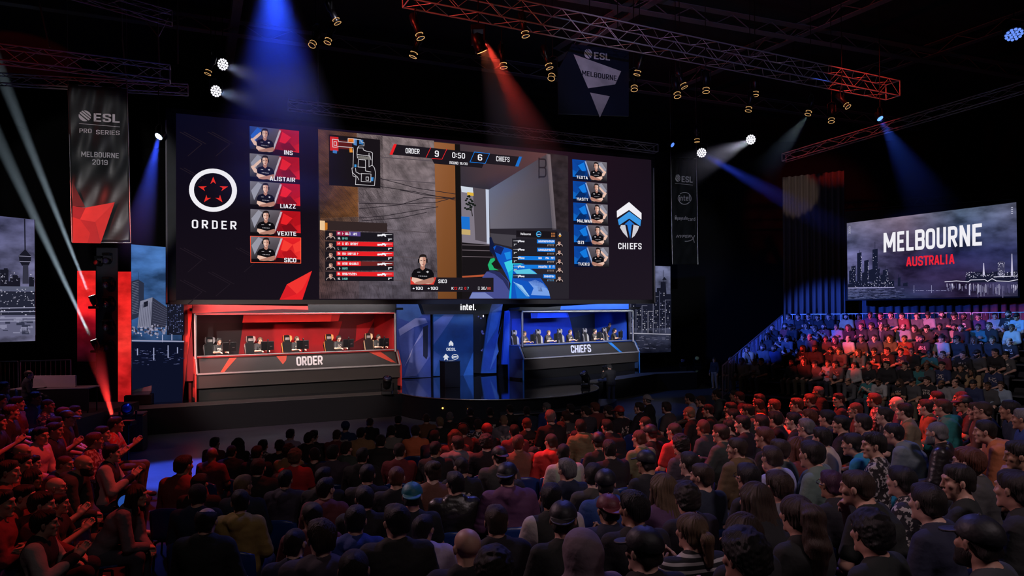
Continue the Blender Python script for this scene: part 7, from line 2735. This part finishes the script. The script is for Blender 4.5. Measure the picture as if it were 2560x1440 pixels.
MB().prism([(-18, 19.3, 0), (-12.1, 19.3, 0), (-12.6, 23.6, 0), (-20, 23.6, 0)], (0, 0, 1.25)).build('tech_platform', RAMP)['kind'] = 'structure'
tech_table(Vector((at(138, 900, 21.0).x, 21.0, 1.25)), .1, 2.2, 'draped tech table with papers, in front of the left guard rail')
o = MB().bbox((at(138, 966, 20.9).x, 20.9, 2.19), (1.25, .05, .36), .01).build('notice_board', plain('board_white', (.5, .42, .44), .6))
tag(o, 'long pale board lying across the tech table at the left', 'board')
lp = empty('laptop', (at(97, 968, 20.8).x, 20.85, 2.165), .3, 'pale open laptop beside the man at the tech table', 'laptop')
MB().bbox((0, .0, 0), (.36, .02, .26), .006, rot=Matrix.Rotation(-.2, 3, 'X')).build('lid', plain('laptop_grey', (.4, .36, .36), .5), lp, False)
MB().bbox((0, -.13, -.13), (.36, .26, .02), .006).build('base', plain('laptop_grey', (.4, .36, .36), .5), lp, False)
# white folded frame sculpture at the stage's left end
o = empty('mixing_desk', on_z(345, 1012, STZ), .3, 'small control desk with open lids lit blue and red at the stage left end', 'control desk')
MB().bbox((0, .2, .18), (.9, .6, .36), .02).build('case', BLACK, o, False)
MB().bbox((-.05, .45, .52), (.85, .04, .34), .01, rot=Matrix.Rotation(-.5, 3, 'X')).build('lid', plain('desk_lid', (.4, .4, .5), .4), o, False)
MB().bbox((.0, .15, .40), (.8, .5, .03), .01, rot=Matrix.Rotation(.15, 3, 'X')).build('control_surface', plain('desk_surface', (.14, .14, .2), .3), o, False)
o = empty('flight_case', at(322, 1040, 21.5) * 1, .3, 'black flight cases stacked against the red strip', 'case')
o.location.z = 0
MB().bbox((0, 0, .55), (.9, .7, 1.08), .02).build('body', BLACK, o, False)
MB().bbox((0, 0, 1.12), (.92, .72, .06), .02).build('lid', plain('case_lid', (.05, .02, .02), .5), o, False)

# ------------------------------------------------------------------ audience: place everyone
def settle(P, fl, hw):
    """depth of every head along its sight line: near the bank, near its size in the photo, clear of its neighbours"""
    n = len(P)
    a = np.array([[(d['x'] - 1280) / FOCAL, (HORIZON - d['y']) / FOCAL] for d in P])
    rx, rz = a[:, 0] * cr + a[:, 1] * sr, -a[:, 0] * sr + a[:, 1] * cr
    Ysz = np.array([FOCAL * hw(d) / d['w'] for d in P])
    Y = Ysz.copy()
    px = np.zeros(n)
    for it in range(300):
        X, Z = rx * Y + px, CAM_H + rz * Y
        F = np.array([fl(x, y) for x, y in zip(X, Y)]) + SIT
        eps = .01
        F2 = np.array([fl(x, y) for x, y in zip(rx * (Y + eps) + px, Y + eps)]) + SIT
        slope = rz - (F2 - F) / eps
        off = Z - F
        g = -off / slope
        g = np.clip(g, -.4, .4) * .18 + np.clip(Ysz - Y, -.5, .5) * .03
        Y = Y + g
        X = rx * Y + px
        D = np.stack([X[:, None] - X[None], Y[:, None] - Y[None]], -1)
        L = np.linalg.norm(D, axis=-1) + np.eye(n) * 9
        push = np.clip(.56 - L, 0, .2)[..., None] * D / L[..., None]
        push = push.sum(1)
        Y = Y + push[:, 1] * .35
        px = np.clip(px + push[:, 0] * .06, -.004 * Y, .004 * Y)
    X, Z = rx * Y + px, CAM_H + rz * Y
    return X, Y, Z


def head_width(d):
    return {'curly': .20, 'afro': .25, 'messy': .195, 'long': .19, 'none': .22}.get(d['hair'], .18)


def article(s):
    return ('an ' if s[0] in 'aeiou' else 'a ') + s


def garment(d):
    return '%s %s' % (COLS[d['col']][0], (FABWORD[d['fabric']] + ' ' if d['fabric'] in FABWORD else '') + TOPWORD[d['top']])


def describe(d):
    return 'person in %s with %s' % (garment(d), HAIRWORD[d['hair']].format(d['hcol']))


def label_all(P, zone):
    """a label for everyone: by looks, else by the nearest figure that looks like nobody else"""
    n = lambda f: {k: [f(q) for q in P].count(k) for k in set(f(q) for q in P)}
    hw_ = lambda q: HAIRWORD[q['hair']].format(q['hcol'])
    def adj(q):
        w_ = {'bald': 'bald', 'balding': 'balding', 'cap': 'capped', 'cap_back': 'backward-capped', 'beanie': 'beanie', 'none': 'hooded'}.get(q['hair'], q['hcol'] + '-haired')
        return w_ + ' ' + garment(q)
    cg, ch, cd, ca = n(garment), n(hw_), n(describe), n(adj)
    marks = []
    for q in P:
        if cg[garment(q)] == 1:
            marks.append((q, 'the ' + garment(q)))
        elif ch[hw_(q)] == 1:
            marks.append((q, 'the ' + hw_(q)))
        elif ca[adj(q)] == 1:
            marks.append((q, 'the ' + adj(q)))

    def rel(d, q):
        dx, dy = q['x'] - d['x'], q['y'] - d['y']
        return ('left of' if dx > 0 else 'right of') if abs(dx) > abs(dy) else ('in front of' if dy > 0 else 'behind')
    dist = lambda d, q: math.hypot(d['x'] - q['x'], 1.4 * (d['y'] - q['y']))
    used = set()
    for d in P:
        me = describe(d)
        if cd[me] == 1:
            d['label'] = me + ', in the %s' % zone
            continue
        same = [q for q in P if describe(q) == me and q is not d]
        d['label'] = me
        for k, (q, name) in enumerate(sorted(marks, key=lambda t: dist(d, t[0]))):
            if q is d:
                continue
            r = rel(d, q)
            if any(rel(o, q) == r and dist(o, q) < dist(d, q) for o in same):
                continue
            c = '%s, %s %s' % (me, r, name)
            if c not in used and len(c.replace(',', '').split()) <= 16:
                d['label'] = c
                used.add(c)
                break


def tidy(d):
    if d['top'] == 'raglan_tee':
        return dict(d, top='sweater', fabric='raglan')
    return d


CHAIR_ME = {}


def chair(loc, yaw, label, scale=1.0):
    """moulded plastic stadium chair: shell and frame"""
    if not CHAIR_ME:
        nu, nv = 10, 14
        vs, fs = [], []
        prof = [(.24, .445), (.16, .44), (.0, .425), (-.12, .42), (-.20, .45), (-.235, .52), (-.25, .62), (-.262, .72), (-.268, .79), (-.272, .83)]
        n = len(prof)
        for k, (y, z) in enumerate(prof):
            wd = .225 if k < 8 else (.215 if k == 8 else .17)
            for i in range(nu + 1):
                u = -1 + 2 * i / nu
                vs.append((wd * u, y + (.035 * u * u if k > 4 else 0), z + (.02 * u * u if k <= 4 else -.025 * u ** 4 * (k == n - 1))))
        for k in range(n - 1):
            for i in range(nu):
                a = k * (nu + 1) + i
                fs.append((a, a + 1, a + nu + 2, a + nu + 1))
        o = MB().add(vs, fs, (1, 1, 1), True).build('seat_shell', plain('seat_plastic', (.012, .045, .20), .30, 0, .5))
        sd = o.modifiers.new('thick', 'SOLIDIFY')
        sd.thickness = .022
        CHAIR_ME['shell'] = bpy.data.meshes.new_from_object(o.evaluated_get(bpy.context.evaluated_depsgraph_get()))
        bpy.data.objects.remove(o)
        m = MB()
        for s in (-1, 1):
            m.path([(s * .19, .20, 0), (s * .19, .18, .42), (s * .19, -.18, .42), (s * .20, -.22, 0)], .014, 6)
        m.tube((-.19, -.1, .42), (.19, -.1, .42), .014)
        o = m.build('frame', BLACKM)
        CHAIR_ME['frame'] = o.data
        bpy.data.objects.remove(o)
    o = empty('stadium_chair', loc, yaw, label, 'chair', 'plastic chairs of the audience')
    o.scale = (scale,) * 3
    for k in ('shell', 'frame'):
        add_child('seat_shell' if k == 'shell' else 'frame', CHAIR_ME[k], o)
    return o


def legcol(r):
    return r.choice([(.014, .016, .03), (.02, .02, .022), (.05, .055, .08), (.10, .085, .06), (.03, .03, .035)])


def seat_people(P, fl, hw, face, group, chairs, zone):
    X, Y, Z = settle(P, fl, hw)
    label_all(P, zone)
    for i, d in enumerate(P):
        r = random.Random(hash_(d['view'] + str(d['X'])))
        lab = d['label']
        fz = fl(X[i], Y[i])
        s = min(1.16, max(.82, (Z[i] - fz) / SIT))
        base = fz
        fx, fy = face(X[i], Y[i])
        yaw = math.atan2(-fx, fy) + r.uniform(-.12, .12)
        q = tidy(d)
        ps = d['pose'] or r.choice(('lap', 'lap', 'turn', 'look', 'cross', 'lap', 'lean', 'clap'))
        ex = [e for e in d['extra'] if e in ('beard', 'glasses', 'headset')]
        loc = (X[i], Y[i], base)
        hd = pose(ps)['head'].translation
        off = Vector((math.cos(yaw) * hd.x - math.sin(yaw) * hd.y, math.sin(yaw) * hd.x + math.cos(yaw) * hd.y)) * s
        loc = (X[i] - off.x, Y[i] - off.y, base)
        col = COLS[q['col']][1]
        col = tuple(c * r.uniform(.8, 1.25) for c in col)
        person(loc, yaw, ps, q['hair'], q['hcol'], d['skin'] or r.choice(('fair', 'fair', 'fair', 'pale', 'tan')), q['top'], col, q['fabric'], legcol(r), s, ex, lab, group,
               CAPS.get((d['view'], d['X'])), r.uniform(.96, 1.06))
        if chairs:
            cl = 'blue plastic chair under the ' + lab.replace('person in ', '').replace('in the ' + zone, zone)
            if len(cl.replace(',', '').split()) > 16:
                cl = cl.replace('blue plastic chair', 'chair').replace(' the ', ' ')
            chair((loc[0], loc[1], base), yaw, cl, s)
    return X, Y, Z


CENTRE = read_view('A', VIEW_A) + read_view('B', VIEW_B) + read_view('C', VIEW_C) + read_view('D', VIEW_D)
LOOK = Vector((-3.5, 29.0))


def face_c(x, y):
    v = Vector((LOOK.x - x, LOOK.y - y)).normalized()
    a = math.atan2(-v.x, v.y) + .68 * max(0, min(1, (x - .2) / 3.2))
    return (-math.sin(a), math.cos(a))


XC, YC, ZC = seat_people(CENTRE, floor_c, head_width, face_c, 'audience in the centre block', True, 'centre block')


def hull(X, Y, m):
    P = sorted((x + m * math.cos(t), y + m * math.sin(t)) for x, y in zip(X, Y) for t in [i * PI / 4 for i in range(8)])
    def half(Q):
        h = []
        for p in Q:
            while len(h) > 1 and (h[-1][0] - h[-2][0]) * (p[1] - h[-2][1]) - (h[-1][1] - h[-2][1]) * (p[0] - h[-2][0]) <= 0:
                h.pop()
            h.append(p)
        return h[:-1]
    return half(P) + half(P[::-1])


bank('seating_bank', hull(XC, YC, .55), floor_c, 'raked black platform under the centre audience')
LEFTP = read_view('L', VIEW_L)
XL, YL, ZL = seat_people(LEFTP, floor_l, lambda d: .205, lambda x, y: (.97, .24), 'audience in the left block', True, 'left block')
bank('seating_bank', hull(XL, YL, .6), floor_l, 'raked black platform under the left audience')

# grandstand spectators
rowname = ('top', 'second-highest', 'third-highest', 'fourth-highest', 'fifth-highest', 'lowest')
ordinal = ('first', 'second', 'third', 'fourth', 'fifth', 'sixth', 'seventh', 'eighth', 'ninth', 'tenth', 'eleventh', 'twelfth', 'thirteenth', 'fourteenth', 'fifteenth', 'sixteenth', 'seventeenth', 'eighteenth', 'nineteenth', 'twentieth', 'twenty-first')
SCOL = [('black', (.014, .013, .015))] * 10 + [('navy', (.02, .03, .09))] * 2 + [('dark grey', (.06, .06, .065))] * 2 + [('dark grey', (.07, .07, .075)), ('grey', (.22, .21, .22)), ('white', (.34, .33, .33)), ('navy', (.02, .03, .09)), ('maroon', (.18, .03, .035)), ('tan', (.34, .22, .12)), ('teal', (.03, .16, .17)), ('pale blue', (.25, .32, .42))]
for r_, xs in enumerate(STAND):
    z = TOPH - RISE * r_
    pl = Plane(SB + sn * (PITCH * r_ - .3 + .30), su.xy)
    for k, X in enumerate(xs):
        rr = random.Random(r_ * 100 + k)
        px = 1640 + X / 2.783
        p = pl.hit(px, 800)
        cn, cc = rr.choice(SCOL)
        pr = rr.random() < .5
        hair = rr.choice(('short', 'crop', 'buzz', 'short', 'messy', 'cap', 'cap_back', 'curly', 'short', 'balding', 'short', 'long') if r_ else ('short', 'crop', 'buzz', 'short', 'cap'))
        top = rr.choice(('tee', 'tee', 'tee', 'sweater', 'hoodie', 'jacket'))
        hcol = rr.choice(('black', 'dark', 'dark', 'brown'))
        ps = rr.choice(('lap', 'lap', 'turn', 'look', 'cross', 'clap', 'lean', 'lap'))
        yaw = math.atan2(-sn.x, sn.y) + rr.uniform(-.2, .2) - .25
        lab = 'spectator in %s %s, %s grandstand row, %s from the stage end' % (cn, TOPWORD[top], rowname[r_], ordinal[k])
        ex = ['glasses'] if rr.random() < .2 else (['beard'] if rr.random() < .25 else [])
        person((p.x, p.y, z), yaw, ps, hair, hcol, rr.choice(('fair', 'fair', 'pale', 'tan', 'tan', 'brown')), top, cc, 'chest_print' if pr and top == 'tee' else 'plain', legcol(rr), rr.uniform(.96, 1.05), ex,
               lab, 'spectators in the grandstand', None, rr.uniform(.95, 1.08))

# standing figures
q = on_z(1787, 957, .35)
person((q.x, q.y, .0), 2.2, 'stand', 'short', 'dark', 'tan', 'jacket', (.012, .012, .016), 'plain', (.16, .12, .09), .98, (), 'man in a dark suit jacket standing by the grandstand rail end')
q = at(1528, 1010, 31.0)
person((q.x, q.y, 0), .35, 'camera', 'short', 'black', 'fair', 'jacket', (.004, .004, .006), 'plain', (.004, .004, .006), 1.05, ('headset',), 'camera operator in black standing in front of the blue booth walkway')
o = empty('video_camera', (q.x - .1, q.y + .42, 1.62), .35, 'dark video camera held by the operator below the stage', 'camera')
MB().bbox((0, 0, 0), (.16, .40, .2), .02).build('body', BLACK, o, False)
MB().lathe([(.05, .18), (.07, .2), (.07, .36), (.05, .37)], (0, 0, .0), (0, 1, 0), 12).build('lens', BLACKM, o, False)
MB().bbox((-.02, -.05, .14), (.05, .22, .05), .01).build('handle', BLACK, o, False)
q = at(66, 965, 20.0)
chair((q.x, q.y, 1.25), -.9, 'dark plastic chair under the balding man at the tech table')
person((q.x, q.y, 1.25), -.9, 'lap', 'balding', 'dark', 'fair', 'sweater', (.02, .02, .03), 'plain', (.02, .02, .02), 1.0, (), 'balding man in dark sweater seated at the tech table on the left')

# ------------------------------------------------------------------ haze lit by the beams
def haze_beam(a, b, r0, r1, energy, color, label, density=.05, aniso=.35, ratio=1.0, fade_pow=1.0):
    """a cone of stage haze with a real spot lamp shining along it"""
    a, b = Vector(a), Vector(b)
    d = (b - a)
    L = d.length
    d.normalize()
    m = MB().lathe([(r0, .02), (r1, L)], a, d, 20)
    mat, nt, out = nmat('stage_haze')
    sc = nt.nodes.new('ShaderNodeVolumeScatter')
    sc.inputs['Color'].default_value = (1, 1, 1, 1)
    # density fades towards the far end and the rim of the cone
    tc = nt.nodes.new('ShaderNodeTexCoord')
    def vm(op, x, y=None, out=0):
        k = nt.nodes.new('ShaderNodeVectorMath')
        k.operation = op
        nt.links.new(x, k.inputs[0])
        if y is not None:
            if isinstance(y, Vector):
                k.inputs[1].default_value = y
            else:
                nt.links.new(y, k.inputs[1])
        return k.outputs[out]
    def sm(op, x, y):
        k = nt.nodes.new('ShaderNodeMath')
        k.operation = op
        k.use_clamp = True
        for i, q in enumerate((x, y)):
            if isinstance(q, (int, float)):
                k.inputs[i].default_value = q
            else:
                nt.links.new(q, k.inputs[i])
        return k.outputs[0]
    rel = vm('SUBTRACT', tc.outputs['Object'], a)
    t = vm('DOT_PRODUCT', rel, d, 1)
    mr = nt.nodes.new('ShaderNodeMapRange')
    mr.inputs[1].default_value, mr.inputs[2].default_value = 0, L
    nt.links.new(t, mr.inputs[0])
    t01 = mr.outputs[0]
    perp = vm('CROSS_PRODUCT', rel, d)
    rad = vm('LENGTH', perp, None, 1)
    rr = nt.nodes.new('ShaderNodeMapRange')
    rr.inputs[3].default_value, rr.inputs[4].default_value = r0, r1
    nt.links.new(t01, rr.inputs[0])
    edge = sm('SUBTRACT', 1.0, sm('POWER', sm('DIVIDE', rad, rr.outputs[0]), 2.0))
    fade = sm('POWER', sm('SUBTRACT', 1.0, t01), fade_pow)
    k = nt.nodes.new('ShaderNodeMath')
    k.operation = 'MULTIPLY'
    nt.links.new(sm('MULTIPLY', edge, fade), k.inputs[0])
    k.inputs[1].default_value = density * 1.8
    nt.links.new(k.outputs[0], sc.inputs['Density'])
    sc.inputs['Anisotropy'].default_value = aniso
    nt.links.new(sc.outputs[0], out.inputs['Volume'])
    o = m.build('haze', mat)
    tag(o, label, 'haze', None, 'stuff')
    # the lamp sits behind the lens so that its cone matches the haze
    half = math.atan((r1 - r0) / L)
    back = r0 / max(math.tan(half), 1e-3)
    spot('beam_lamp', a, b, energy, color, math.degrees(2 * math.atan((r1 * ratio) / L)), .45, r0 * .6)
    return o


haze_beam(at(683, -60, 20.5), at(715, 540, 21.3), .5, 2.8, 2300, (.02, .07, 1), 'broad blue haze glowing above the ORDER side of the video wall', .22, fade_pow=1.5)
haze_beam(at(1207, 100, 18.6), at(1340, 470, 19.6), .10, 1.5, 2600, (1, .05, .03), 'red haze falling from the moving lamp under the long truss', .45)
haze_beam(at(396, 343, 22.9), at(332, 660, 20.5), .08, .65, 1500, (.03, .08, 1), 'short blue beam falling beside the left banner', .2)
haze_beam(TW.hit(221, 732, .34), TW.hit(-60, 30, .34), .07, .30, 50000, (.65, .85, 1), 'thin white beam rising from the upper moving lamp', .06, fade_pow=.2)
haze_beam(TW.hit(226, 842, .34), TW.hit(-60, 228, .34), .07, .30, 50000, (.65, .85, 1), 'thin white beam rising from the lower moving lamp', .06, fade_pow=.2)
haze_beam(at(282, 1046, 18.5), at(236, 870, 20.0), .05, .30, 5500, (1, .04, .03), 'faint red beam rising behind the left audience', .35)
haze_beam(at(1756, 384, 30.6), at(2160, 610, 29.2), .15, .8, 3500, (.04, .09, 1), 'blue beam slanting from sponsor banner to the drape', .10)
haze_beam(at(1877, 350, 30.6), at(1700, 436, 29.0), .20, 1.0, 700, (.75, .72, 1), 'pale haze in front of the brightest wash lamp', .06)
haze_beam(at(2201, 298, 24.9), at(2350, 560, 25.0), .08, 1.2, 900, (.04, .12, 1), 'faint blue beam falling toward the wide screen', .05)
haze_beam(at(2024, 282, 24.8), at(1900, 440, 25.5), .08, .7, 250, (.6, .8, .85), 'faint grey beam below the long truss', .05)
haze_beam(at(560, 165, 23.8), at(720, 218, 22.0), .15, .8, 130, (.6, .62, 1), 'pale haze at the upper wash lamp over the ORDER emblem', .08)
haze_beam(at(543, 230, 23.8), at(710, 265, 22.0), .15, .8, 130, (.5, .55, 1), 'pale haze at the lower wash lamp over the ORDER emblem', .08)
